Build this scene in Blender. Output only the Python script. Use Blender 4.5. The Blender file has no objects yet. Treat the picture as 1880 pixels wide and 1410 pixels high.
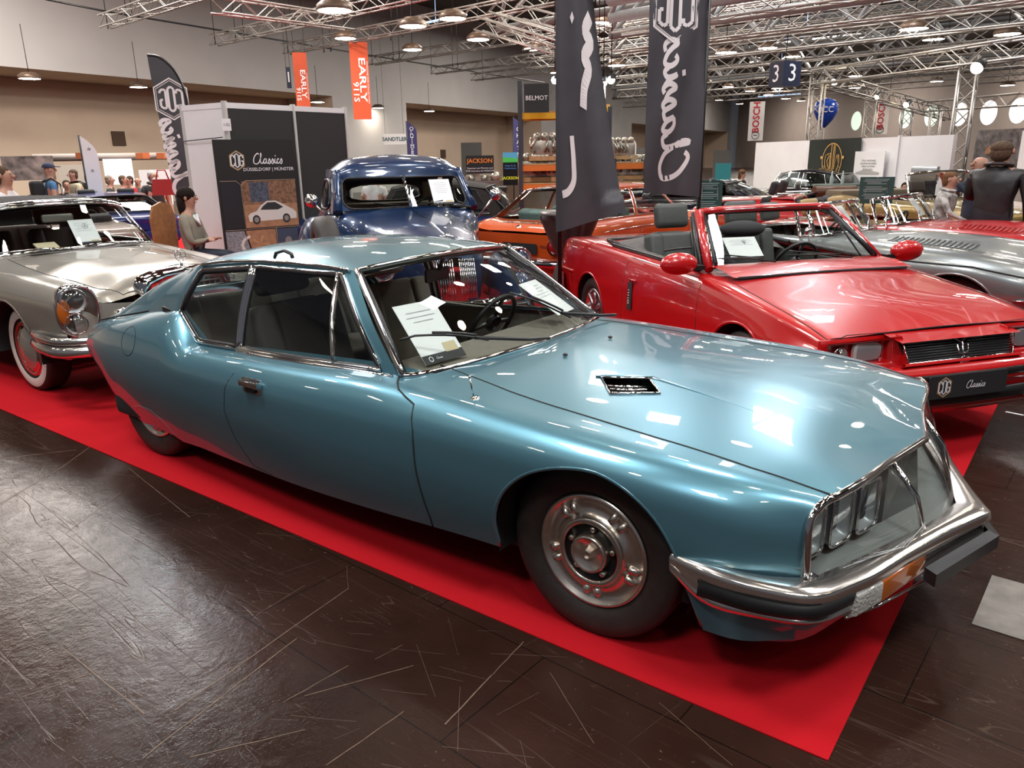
import bpy, bmesh, math, random
import numpy as np
from mathutils import Vector, Matrix
from mathutils.bvhtree import BVHTree
random.seed(7)
R_ = math.radians
SC = bpy.context.scene
# ---------------------------------------------------------------- camera
cd = bpy.data.cameras.new('camera'); cam = bpy.data.objects.new('camera', cd); SC.collection.objects.link(cam)
cd.sensor_width = 36.0; cd.lens = 36.0*1399.97/1880.0; cd.clip_end = 400
_R = [(0.8081106, 0.1534602, -0.5686891), (0.5888033, -0.2372852, 0.7726619), (-0.0163687, -0.9592423, -0.2821105)]
cam.matrix_world = Matrix(((_R[0][0], -_R[0][1], -_R[0][2], 1.18033), (_R[1][0], -_R[1][1], -_R[1][2], -2.83915),
                           (_R[2][0], -_R[2][1], -_R[2][2], 1.62007), (0, 0, 0, 1)))
SC.camera = cam
# ---------------------------------------------------------------- world, exposure
w = bpy.data.worlds.new('hall_air'); SC.world = w; w.use_nodes = True
w.node_tree.nodes['Background'].inputs[0].default_value = (.82, .86, 1, 1)
w.node_tree.nodes['Background'].inputs[1].default_value = .11
SC.view_settings.view_transform = 'Standard'; SC.view_settings.look = 'None'
SC.view_settings.exposure = 0.0; SC.view_settings.gamma = 1
try: SC.view_settings.use_curve_mapping = False
except Exception: pass
SC.cycles.use_denoising = True
SC.cycles.max_bounces = 7; SC.cycles.diffuse_bounces = 2; SC.cycles.glossy_bounces = 4
SC.cycles.transparent_max_bounces = 14; SC.cycles.transmission_bounces = 4
SC.cycles.sample_clamp_indirect = 6; SC.cycles.caustics_reflective = False; SC.cycles.caustics_refractive = False
# hall axes: u runs along the long white wall, n points from the camera to it
CX, CY = 1.18, -2.84
UX, UY = -.125, .992
NX, NY = -.992, -.125
def H(u, n, z=0.0):
    return (CX+UX*u+NX*n, CY+UY*u+NY*n, z)
HALL_ROT = math.atan2(UY, UX)
def at(px, py, d):
    """point seen at pixel (px, py) of the 1880x1410 photograph, d metres away over the ground"""
    v = [_R[i][0]*(px-940)/1399.97+_R[i][1]*(py-705)/1399.97+_R[i][2] for i in range(3)]; k = d/math.hypot(v[0], v[1])
    return Vector((CX+v[0]*k, CY+v[1]*k, 1.62+v[2]*k))
def az(px):
    v = at(px, 300, 1); return math.atan2(v.y-CY, v.x-CX)
def area(name, loc, sx, sy, energy, col, rotz=0, tilt=0):
    l = bpy.data.lights.new(name, 'AREA'); l.shape = 'RECTANGLE'; l.size = sx; l.size_y = sy; l.energy = energy; l.color = col
    o = bpy.data.objects.new(name, l); SC.collection.objects.link(o); o.location = loc; o.rotation_euler = (tilt, 0, rotz)
    return o
# daylight through the roof lights, rows of hall lamps, and fill added for the far end
for x, y, e, sx, sy in [(-2.6, 14.6, 900, 2.4, 1.4), (-14.6, 5.0, 520, 2.2, 1.6), (-5.3, 11.7, 260, 1.3, .8), (3.4, 3.8, 240, 1.5, 1.1), (-3.5, -3.0, 300, 1.5, 1.1), (4.2, -2.6, 380, 1.5, 1.1), (-1.0, 3.4, 230, 1.5, 1.1), (.6, -7.5, 300, 1.5, 1.1), (7, 10, 380, 1.5, 1.1), (-9, -1, 300, 1.5, 1.1)]:
    area('roof_light', (x, y, 8.2), sx, sy, e, (.93, .96, 1), HALL_ROT+.2)
for u, n in [(14, 17), (30, 15), (22, 8), (34, -4), (48, 8), (48, -14), (64, 16), (70, -2), (24, -16), (84, 10), (12, 24), (100, 22), (98, 4), (44, 19)]:
    area('hall_lamp_and_fill', H(u, n, 9.4), 3, 3, 1300, (1, .92, .84), HALL_ROT)  # farthest ones are unseen fill, added to brighten the dark end walls
# ---------------------------------------------------------------- materials
MT = {}
def mat(name, col, rough=.5, metal=0., coat=0., emit=0., alpha=1., noise=0., nscale=20., spec=.5, bump=0., bscale=60., coatr=.03):
    if name in MT: return MT[name]
    m = bpy.data.materials.new(name); m.use_nodes = True; MT[name] = m
    nt = m.node_tree; b = nt.nodes['Principled BSDF']
    c = (col[0], col[1], col[2], 1)
    b.inputs['Base Color'].default_value = c; b.inputs['Roughness'].default_value = rough; b.inputs['Metallic'].default_value = metal
    b.inputs['Coat Weight'].default_value = coat; b.inputs['Coat Roughness'].default_value = coatr
    b.inputs['Specular IOR Level'].default_value = spec; b.inputs['Alpha'].default_value = alpha
    if emit: b.inputs['Emission Color'].default_value = c; b.inputs['Emission Strength'].default_value = emit
    if noise or bump:
        tc = nt.nodes.new('ShaderNodeTexCoord')
    if noise:
        n = nt.nodes.new('ShaderNodeTexNoise'); n.inputs['Scale'].default_value = nscale; n.inputs['Detail'].default_value = 5
        nt.links.new(tc.outputs['Object'], n.inputs['Vector'])
        r = nt.nodes.new('ShaderNodeMapRange'); r.inputs[1].default_value = .3; r.inputs[2].default_value = .7
        r.inputs[3].default_value = 1-noise; r.inputs[4].default_value = 1+noise
        nt.links.new(n.outputs[0], r.inputs[0])
        x = nt.nodes.new('ShaderNodeVectorMath'); x.operation = 'SCALE'; x.inputs[0].default_value = col
        nt.links.new(r.outputs[0], x.inputs['Scale']); nt.links.new(x.outputs[0], b.inputs['Base Color'])
    if bump:
        n = nt.nodes.new('ShaderNodeTexNoise'); n.inputs['Scale'].default_value = bscale; n.inputs['Detail'].default_value = 4
        nt.links.new(tc.outputs['Object'], n.inputs['Vector'])
        bp = nt.nodes.new('ShaderNodeBump'); bp.inputs['Strength'].default_value = bump; bp.inputs['Distance'].default_value = .01
        nt.links.new(n.outputs[0], bp.inputs['Height']); nt.links.new(bp.outputs[0], b.inputs['Normal'])
    return m
def glass(name, tint=(.88, .92, .90), refl=1.0):
    if name in MT: return MT[name]
    m = bpy.data.materials.new(name); m.use_nodes = True; MT[name] = m; nt = m.node_tree; nt.nodes.clear()
    o = nt.nodes.new('ShaderNodeOutputMaterial'); mx = nt.nodes.new('ShaderNodeMixShader'); t = nt.nodes.new('ShaderNodeBsdfTransparent')
    g = nt.nodes.new('ShaderNodeBsdfGlossy'); gm = nt.nodes.new('ShaderNodeNewGeometry')
    def mth(op, a, c=None):
        k = nt.nodes.new('ShaderNodeMath'); k.operation = op
        for i, v in enumerate((a, c)):
            if v is None: continue
            if isinstance(v, (int, float)): k.inputs[i].default_value = v
            else: nt.links.new(v, k.inputs[i])
        return k.outputs[0]
    d = nt.nodes.new('ShaderNodeVectorMath'); d.operation = 'DOT_PRODUCT'; nt.links.new(gm.outputs['Normal'], d.inputs[0]); nt.links.new(gm.outputs['Incoming'], d.inputs[1])
    k = mth('MINIMUM', mth('ADD', mth('MULTIPLY', mth('POWER', mth('SUBTRACT', 1., mth('ABSOLUTE', d.outputs['Value'])), 4.5), .9*refl), .075*refl), 1.)
    t.inputs[0].default_value = (*tint, 1); g.inputs['Roughness'].default_value = .0
    nt.links.new(k, mx.inputs[0]); nt.links.new(t.outputs[0], mx.inputs[1])
    nt.links.new(g.outputs[0], mx.inputs[2]); nt.links.new(mx.outputs[0], o.inputs[0])
    return m
def paint(name, col, metal=.0, rough=.35):
    return mat(name, col, rough, metal, 1.0, noise=.015, nscale=200, coatr=.02)
CHROME = mat('chrome', (.78, .77, .76), .07, 1, noise=.02)
STEEL = mat('brushed_steel', (.6, .6, .6), .3, 1, noise=.03)
BLACK = mat('black_plastic', (.012, .012, .013), .4, noise=.1)
RUBBER = mat('tyre_rubber', (.026, .019, .016), .62, bump=.15, bscale=150, noise=.2)
GAP = mat('panel_gap', (.006, .007, .008), .8, noise=.05)
DARK = mat('dark_interior', (.02, .02, .022), .8, noise=.1)
WHITE = mat('white_panel', (.76, .74, .74), .55, noise=.03, nscale=2)
PAPER = mat('white_paper', (.85, .85, .85), .5, noise=.01)
INK = mat('black_ink', (.02, .02, .022), .6, noise=.05)
GLASS = glass('car_glass'); DGLASS = glass('tinted_glass', (.45, .5, .5))
WHITEPRINT = mat('white_print', (.85, .85, .86), .5, noise=.01)
GOLD = mat('gold_print', (.72, .42, .13), .45, noise=.03)
# ---------------------------------------------------------------- objects
COL = SC.collection
def setp(o, label=None, cat=None, group=None, kind=None):
    if label: o['label'] = label
    if cat: o['category'] = cat
    if group: o['group'] = group
    if kind: o['kind'] = kind
    return o
def empty(name, loc=(0, 0, 0), rz=0., **k):
    o = bpy.data.objects.new(name, None); COL.objects.link(o); o.empty_display_size = .1
    o.location = loc; o.rotation_euler = (0, 0, rz); return setp(o, **k)
def spl(P, k, crease=()):
    P = np.asarray(P, float); n = len(P)
    if n == 2 or k == 1:
        t = np.linspace(0, 1, k+1)[:-1]
        out = [P[i]+(P[i+1]-P[i])*a for i in range(n-1) for a in t]; out.append(P[-1]); return np.array(out)
    d = np.maximum(np.linalg.norm(np.diff(P, axis=0), axis=1), 1e-6)
    s = np.diff(P, axis=0)/d[:, None]
    mL = np.zeros_like(P); mR = np.zeros_like(P)
    for i in range(n):
        if i == 0: mL[i] = mR[i] = s[0]
        elif i == n-1: mL[i] = mR[i] = s[-1]
        elif i in crease: mL[i] = s[i-1]; mR[i] = s[i]
        else:
            m = (s[i-1]*d[i]+s[i]*d[i-1])/(d[i]+d[i-1]); mL[i] = mR[i] = m
    out = []
    for i in range(n-1):
        for j in range(k):
            t = j/k; t2 = t*t; t3 = t2*t
            out.append((2*t3-3*t2+1)*P[i]+(t3-2*t2+t)*d[i]*mR[i]+(-2*t3+3*t2)*P[i+1]+(t3-t2)*d[i]*mL[i+1])
    out.append(P[-1]); return np.array(out)
def dense(rows, kr, kc, cr=(), cc=()):
    A = np.array([spl(r, kc, cc) for r in rows])
    return np.stack([spl(A[:, j], kr, cr) for j in range(A.shape[1])], axis=1)
def mirror(rows):
    out = []
    for r in rows:
        L = [(p[0], -p[1], p[2]) for p in r]
        Rr = [(p[0], p[1], p[2]) for p in reversed(r)]
        if abs(r[-1][1]) < 1e-6: Rr = Rr[1:]
        out.append(L+Rr)
    return out
class B:
    def __init__(s): s.v = []; s.f = []; s.sm = []; s.mi = []; s.m = 0
    def add(s, vs, fs, sm=False):
        o = len(s.v); s.v += [tuple(map(float, p)) for p in vs]
        for f in fs: s.f.append([i+o for i in f]); s.sm.append(sm); s.mi.append(s.m)
        return s
    def box(s, c, d, rz=0., rx=0., ry=0.):
        M = Matrix.Rotation(rz, 3, 'Z') @ Matrix.Rotation(ry, 3, 'Y') @ Matrix.Rotation(rx, 3, 'X'); c = Vector(c)
        vs = [c+M @ Vector((sx*d[0]/2, sy*d[1]/2, sz*d[2]/2)) for sx in (-1, 1) for sy in (-1, 1) for sz in (-1, 1)]
        return s.add(vs, [(0, 1, 3, 2), (4, 6, 7, 5), (0, 4, 5, 1), (2, 3, 7, 6), (0, 2, 6, 4), (1, 5, 7, 3)])
    def grid(s, A, sm=True, flip=False, closed=False):
        A = np.asarray(A); n, m = A.shape[:2]; fs = []
        mm = m if closed else m-1
        for i in range(n-1):
            for j in range(mm):
                k = (j+1) % m
                q = (i*m+j, i*m+k, (i+1)*m+k, (i+1)*m+j); fs.append(q[::-1] if flip else q)
        return s.add(A.reshape(-1, 3), fs, sm)
    def tube(s, P, r, n=8, closed=False, sm=True, caps=True, flat=1., upv=(0, 0, 1)):
        P = [Vector(p) for p in P]; N = len(P); rr = r if hasattr(r, '__len__') else [r]*N; A = []
        for i, p in enumerate(P):
            a = P[(i-1) % N] if (closed or i) else p; b = P[(i+1) % N] if (closed or i < N-1) else p
            t = (b-a); t = t.normalized() if t.length > 1e-9 else Vector((0, 0, 1))
            u = Vector(upv); u = u-t*u.dot(t)
            if u.length < .05: u = Vector((1, 0, 0)); u = u-t*u.dot(t)
            if u.length < .05: u = Vector((0, 1, 0)); u = u-t*u.dot(t)
            u.normalize(); w_ = t.cross(u)
            A.append([p+(u*math.cos(2*math.pi*k/n)*flat+w_*math.sin(2*math.pi*k/n))*rr[i] for k in range(n)])
        if closed: A.append(A[0])
        s.grid([[tuple(q) for q in row] for row in A], sm, closed=True, flip=True)
        if caps and not closed:
            o = len(s.v); s.add([tuple(q) for q in A[0]], [list(range(n))]); s.add([tuple(q) for q in A[-1]], [list(range(n))[::-1]])
        return s
    def lathe(s, prof, c, ax=(0, 0, 1), n=32, sm=True):
        ax = Vector(ax).normalized(); c = Vector(c)
        u = ax.orthogonal().normalized(); w_ = ax.cross(u); A = []
        for r, h in prof:
            A.append([tuple(c+ax*h+(u*math.cos(2*math.pi*k/n)+w_*math.sin(2*math.pi*k/n))*max(r, 1e-4)) for k in range(n)])
        return s.grid(A, sm, closed=True)
    def prism(s, poly, o, ux, uy, t, sm=False):
        o = Vector(o); ux = Vector(ux); uy = Vector(uy); nn = ux.cross(uy).normalized()*t; n = len(poly)
        a = [o+ux*p[0]+uy*p[1] for p in poly]; b = [p+nn for p in a]
        return s.add(a+b, [list(range(n))[::-1], list(range(n, 2*n))]+[(i, (i+1) % n, n+(i+1) % n, n+i) for i in range(n)], sm)
    def ell(s, c, r, n=12, rz=0., cut=None):
        c = Vector(c); M = Matrix.Rotation(rz, 3, 'Z'); A = []
        for i in range(n+1):
            th = math.pi*i/n-math.pi/2
            if cut is not None: th = max(th, cut)
            A.append([tuple(c+M @ Vector((r[0]*math.cos(th)*math.cos(a), r[1]*math.cos(th)*math.sin(a), r[2]*math.sin(th)))) for a in [2*math.pi*k/(2*n) for k in range(2*n)]])
        return s.grid(A, True, closed=True)
    def build(s, name, mats, parent=None, bev=0., seg=2, fixn=True, **k):
        me = bpy.data.meshes.new(name); me.from_pydata(s.v, [], s.f)
        if not isinstance(mats, (list, tuple)): mats = [mats]
        for m in mats: me.materials.append(m)
        me.polygons.foreach_set('use_smooth', s.sm); me.polygons.foreach_set('material_index', s.mi)
        bm = bmesh.new(); bm.from_mesh(me)
        bmesh.ops.remove_doubles(bm, verts=bm.verts, dist=1e-5)
        if fixn: bmesh.ops.recalc_face_normals(bm, faces=bm.faces)
        if bev:
            es = [e for e in bm.edges if len(e.link_faces) == 2 and e.calc_face_angle(0) > .5]
            bmesh.ops.bevel(bm, geom=es, offset=bev, segments=seg, affect='EDGES', profile=.6)
            for f in bm.faces: f.smooth = True
        bm.to_mesh(me); bm.free()
        if bev:
            try: me.set_sharp_from_angle(angle=R_(50))
            except Exception: pass
        me.update()
        o = bpy.data.objects.new(name, me); COL.objects.link(o)
        if parent: o.parent = parent
        return setp(o, **k)
def clone(o, parent=None):
    c = o.copy(); COL.objects.link(c)
    if parent is not None: c.parent = parent
    for ch in list(o.children): clone(ch, c)
    return c
# ---- surfaces that get cut into panels
class Skin:
    """dense car skin; pieces are cut out of it and keep its smooth normals"""
    def __init__(s, A, flip=False):
        A = np.asarray(A); n, m = A.shape[:2]; s.bm = bmesh.new()
        vs = [s.bm.verts.new(p) for p in A.reshape(-1, 3)]
        for i in range(n-1):
            for j in range(m-1):
                q = [vs[i*m+j], vs[i*m+j+1], vs[(i+1)*m+j+1], vs[(i+1)*m+j]]
                try: s.bm.faces.new(q[::-1] if flip else q)
                except ValueError: pass
        bmesh.ops.remove_doubles(s.bm, verts=s.bm.verts, dist=1e-5)
        bmesh.ops.dissolve_degenerate(s.bm, edges=s.bm.edges, dist=1e-6)
        s.bm.normal_update()
        s.bm.verts.index_update(); s.bm.faces.index_update()
        s.vn = [v.normal.copy() for v in s.bm.verts]; s.vc = [v.co.copy() for v in s.bm.verts]
        s.pf = [[v.index for v in f.verts] for f in s.bm.faces]
        s.bvh = BVHTree.FromPolygons(s.vc, s.pf)
    def nrm(s, co):
        loc, nn, i, d = s.bvh.find_nearest(co)
        if i is None: return Vector((0, 0, 1))
        w_ = Vector((0, 0, 0))
        ids = s.pf[i]
        from_ = [1/(max((s.vc[k]-loc).length, 1e-5)**2) for k in ids]
        for k, q in zip(ids, from_): w_ += s.vn[k]*q
        return w_.normalized()
    def cut(s, poly, ax='xz', cond=None):
        a, b = {'xz': (0, 2), 'xy': (0, 1), 'yz': (1, 2)}[ax]
        cond = cond or (lambda c: True); bm = s.bm
        for i in range(len(poly)):
            p, q = poly[i], poly[(i+1) % len(poly)]
            lo = (min(p[0], q[0])-.002, min(p[1], q[1])-.002); hi = (max(p[0], q[0])+.002, max(p[1], q[1])+.002)
            fs = []
            for f in bm.faces:
                xs = [v.co[a] for v in f.verts]; ys = [v.co[b] for v in f.verts]
                if max(xs) < lo[0] or min(xs) > hi[0] or max(ys) < lo[1] or min(ys) > hi[1]: continue
                if cond(f.calc_center_median()): fs.append(f)
            if not fs: continue
            es = {e for f in fs for e in f.edges}; vs = {v for f in fs for v in f.verts}
            co = [0, 0, 0]; no = [0, 0, 0]; co[a], co[b] = p; no[a], no[b] = -(q[1]-p[1]), q[0]-p[0]
            bmesh.ops.bisect_plane(bm, geom=fs+list(es)+list(vs), dist=1e-5, plane_co=co, plane_no=Vector(no).normalized())
        def ins(x, y):
            c = False; n = len(poly); j = n-1
            for i in range(n):
                if (poly[i][1] > y) != (poly[j][1] > y) and x < (poly[j][0]-poly[i][0])*(y-poly[i][1])/(poly[j][1]-poly[i][1])+poly[i][0]: c = not c
                j = i
            return c
        return [f for f in bm.faces if (lambda c: cond(c) and ins(c[a], c[b]))(f.calc_center_median())]
    def take(s, faces, name=None, m=None, parent=None, **k):
        """remove faces from the skin; build them as an object when name is given"""
        if name:
            keep = set(faces); nb = bmesh.new(); mp = {}
            for f in faces:
                for v in f.verts:
                    if v not in mp: mp[v] = nb.verts.new(v.co)
                nf = nb.faces.new([mp[v] for v in f.verts])
            o = s._make(nb, name, m, parent, **k)
        bmesh.ops.delete(s.bm, geom=faces, context='FACES')
        return o if name else None
    def _make(s, nb, name, m, parent, lip=0, **k):
        if lip:
            nb.normal_update()
            be = [e for e in nb.edges if len(e.link_faces) == 1]
            r = bmesh.ops.extrude_edge_only(nb, edges=be); vs = [v for v in r['geom'] if isinstance(v, bmesh.types.BMVert)]
            for v in vs: v.co -= s.nrm(v.co)*lip
            lipv = {v for v in vs}
        me = bpy.data.meshes.new(name)
        nb.verts.index_update()
        nb.to_mesh(me)
        if lip:
            lf = [all(True for _ in [0]) and any(v in lipv for v in f.verts) for f in nb.faces]
        me.polygons.foreach_set('use_smooth', [True]*len(me.polygons))
        for q in (m if isinstance(m, (list, tuple)) else [m]): me.materials.append(q)
        if lip:
            fn = [p.normal.copy() for p in me.polygons]; vn = [s.nrm(v.co) for v in me.vertices]
            ln = [None]*len(me.loops)
            for p in me.polygons:
                for li in p.loop_indices: ln[li] = fn[p.index] if lf[p.index] else vn[me.loops[li].vertex_index]
            me.normals_split_custom_set(ln)
        else:
            me.normals_split_custom_set_from_vertices([s.nrm(v.co) for v in me.vertices])
        nb.free()
        o = bpy.data.objects.new(name, me); COL.objects.link(o)
        if parent: o.parent = parent
        return setp(o, **k)
    def rest(s, name, m, parent=None, **k):
        o = s._make(s.bm.copy(), name, m, parent, **k); return o
    def drape(s, pts, ax='xz', side=-1, off=0., step=.04, closed=False):
        out = []
        P = list(pts)+([pts[0]] if closed else [])
        for i in range(len(P)-1):
            p, q = P[i], P[i+1]; n = max(1, int(math.hypot(q[0]-p[0], q[1]-p[1])/step))
            for j in range(n+(1 if (i == len(P)-2 and not closed) else 0)):
                a = p[0]+(q[0]-p[0])*j/n; b = p[1]+(q[1]-p[1])*j/n
                if ax == 'xz': o, d = Vector((a, side*4, b)), Vector((0, -side, 0))
                elif ax == 'yz': o, d = Vector((side*8, a, b)), Vector((-side, 0, 0))
                else: o, d = Vector((a, b, 4)), Vector((0, 0, -1))
                h = s.bvh.ray_cast(o, d)
                if h[0] is None:
                    h = s.bvh.find_nearest(Vector((a, side*.8, b)) if ax == 'xz' else Vector((a, b, .8)))
                nv = s.nrm(h[0]); nv = -nv if nv.dot(d) > 0 else nv; out.append(tuple(h[0]+nv*off))
        return out
    def seam(s, b, pts, r=.003, off=-.001, **k):
        b.tube(s.drape(pts, off=off, **k), r, 6)
def arc(cx, cz, r, a0, a1, n, rz=None):
    return [(cx+r*math.cos(R_(a0+(a1-a0)*i/n)), cz+(rz or r)*math.sin(R_(a0+(a1-a0)*i/n))) for i in range(n+1)]
def sub(poly, n=1):
    """round a closed polygon by corner cutting"""
    for _ in range(n):
        q = []
        for i in range(len(poly)):
            a, b = poly[i], poly[(i+1) % len(poly)]
            q.append(tuple(a[k]*.8+b[k]*.2 for k in range(len(a)))); q.append(tuple(a[k]*.2+b[k]*.8 for k in range(len(a))))
        poly = q
    return poly
def rrect(w_, h, r, n=4):
    out = []
    for cx, cy, a in ((w_/2-r, h/2-r, 0), (-w_/2+r, h/2-r, 90), (-w_/2+r, -h/2+r, 180), (w_/2-r, -h/2+r, 270)):
        out += [(cx+r*math.cos(R_(a+90*i/n)), cy+r*math.sin(R_(a+90*i/n))) for i in range(n+1)]
    return out
# ---- writing
def text_bm(s, size=1., bold=False, align='CENTER', sx=1.):
    cu = bpy.data.curves.new('t', 'FONT'); cu.body = s; cu.size = size; cu.align_x = align; cu.align_y = 'CENTER'; cu.extrude = 0
    cu.resolution_u = 2
    if bold: cu.offset = size*.018
    o = bpy.data.objects.new('t', cu); COL.objects.link(o)
    me = bpy.data.meshes.new_from_object(o, depsgraph=bpy.context.evaluated_depsgraph_get())
    vs = [(v.co.x*sx, v.co.y) for v in me.vertices]; fs = [list(p.vertices) for p in me.polygons]
    bpy.data.objects.remove(o); bpy.data.curves.remove(cu); bpy.data.meshes.remove(me)
    return vs, fs
def put(b, vs, fs, o, ux, uy, off=.002):
    o = Vector(o); ux = Vector(ux); uy = Vector(uy); n = ux.cross(uy).normalized()*off
    b.add([tuple(o+ux*v[0]+uy*v[1]+n) for v in vs], fs); return b
def text(b, s, o, ux, uy, size, **k):
    off = k.pop('off', .002); vs, fs = text_bm(s, size, **k); return put(b, vs, fs, o, ux, uy, off)
def stroke(P, w_, k=5):
    """flat ribbon along a 2D path (hand lettering)"""
    P = np.array(P, float); D = spl(P, k) if len(P) > 2 else P
    vs = []; fs = []
    for i, p in enumerate(D):
        t = D[min(i+1, len(D)-1)]-D[max(i-1, 0)]; t = t/max(np.linalg.norm(t), 1e-9); nn = np.array((-t[1], t[0]))
        vs += [tuple(p+nn*w_/2), tuple(p-nn*w_/2)]
        if i: fs.append((2*i-2, 2*i-1, 2*i+1, 2*i))
    return vs, fs
SCRIPT = [  # the joined word "Classics", x from 0 to 5.4, x-height 1
    [(1.15, 1.75), (1.0, 1.95), (.45, 1.6), (.05, .8), (.1, .15), (.5, 0), (1.0, .25), (1.35, .9), (1.62, 1.9), (1.6, 2.0), (1.45, 1.2), (1.5, .15), (1.7, .1), (1.95, .5)],
    [(2.6, .9), (2.35, .95), (2.0, .5), (2.1, .08), (2.4, .3), (2.62, .85), (2.55, .2), (2.75, .1), (3.1, .75), (3.2, .95), (3.35, .4), (3.1, .02), (2.95, .12)],
    [(3.2, .1), (3.6, .4), (3.85, .95), (4.0, .4), (3.75, .02), (3.6, .12)],
    [(3.9, .1), (4.15, .4), (4.35, .95), (4.3, .2), (4.45, .08), (4.7, .4)],
    [(4.42, 1.35), (4.47, 1.6)],
    [(5.15, .8), (5.0, .95), (4.72, .5), (4.85, .06), (5.15, .2), (5.45, .6), (5.62, .95), (5.75, .4), (5.5, .02), (5.3, .1)]]
def classics(b, o, ux, uy, h, off=.002, w_=.17):
    for P in SCRIPT:
        vs, fs = stroke([((x-2.9)*h/2, (y-.9)*h/2) for x, y in P], w_*h/2); put(b, vs, fs, o, ux, uy, off)
HEXP = [(0, 1.12), (.87, .6), (.87, -.6), (0, -1.12), (-.87, -.6), (-.87, .6)]
def hexring(b, o, ux, uy, s, wd, off=.002):
    k = 1-wd
    vs = [(x*s, y*s) for x, y in HEXP]+[(x*s*k, y*s*k) for x, y in HEXP]
    put(b, vs, [(i, (i+1) % 6, 6+(i+1) % 6, 6+i) for i in range(6)], o, ux, uy, off)
def coglogo(bg, bw, o, ux, uy, s, off=.002):
    hexring(bg, o, ux, uy, s, .06, off); hexring(bw, o, ux, uy, s*.9, .03, off)
    q = .12
    for P in ([(-.33, .36), (-.33, .54), (-.50, .62), (-.70, .48), (-.70, -.48), (-.50, -.62), (-.33, -.54), (-.33, -.36)],
              [(0, .80), (.19, .64), (.19, -.64), (0, -.80), (-.19, -.64), (-.19, .64), (0, .80)],
              [(.70, .36), (.70, .48), (.50, .62), (.34, .54), (.34, -.54), (.50, -.62), (.70, -.48), (.70, -.06), (.54, -.06)]):
        P = [(x*s, y*s*.95) for x, y in P]
        for a, c in zip(P, P[1:]):
            d = math.hypot(c[0]-a[0], c[1]-a[1]); e = ((c[0]-a[0])/d*q*s*.45, (c[1]-a[1])/d*q*s*.45)
            vs, fs = stroke([(a[0]-e[0], a[1]-e[1]), (c[0]+e[0], c[1]+e[1])], q*s); put(bw, vs, fs, o, ux, uy, off)
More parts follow.
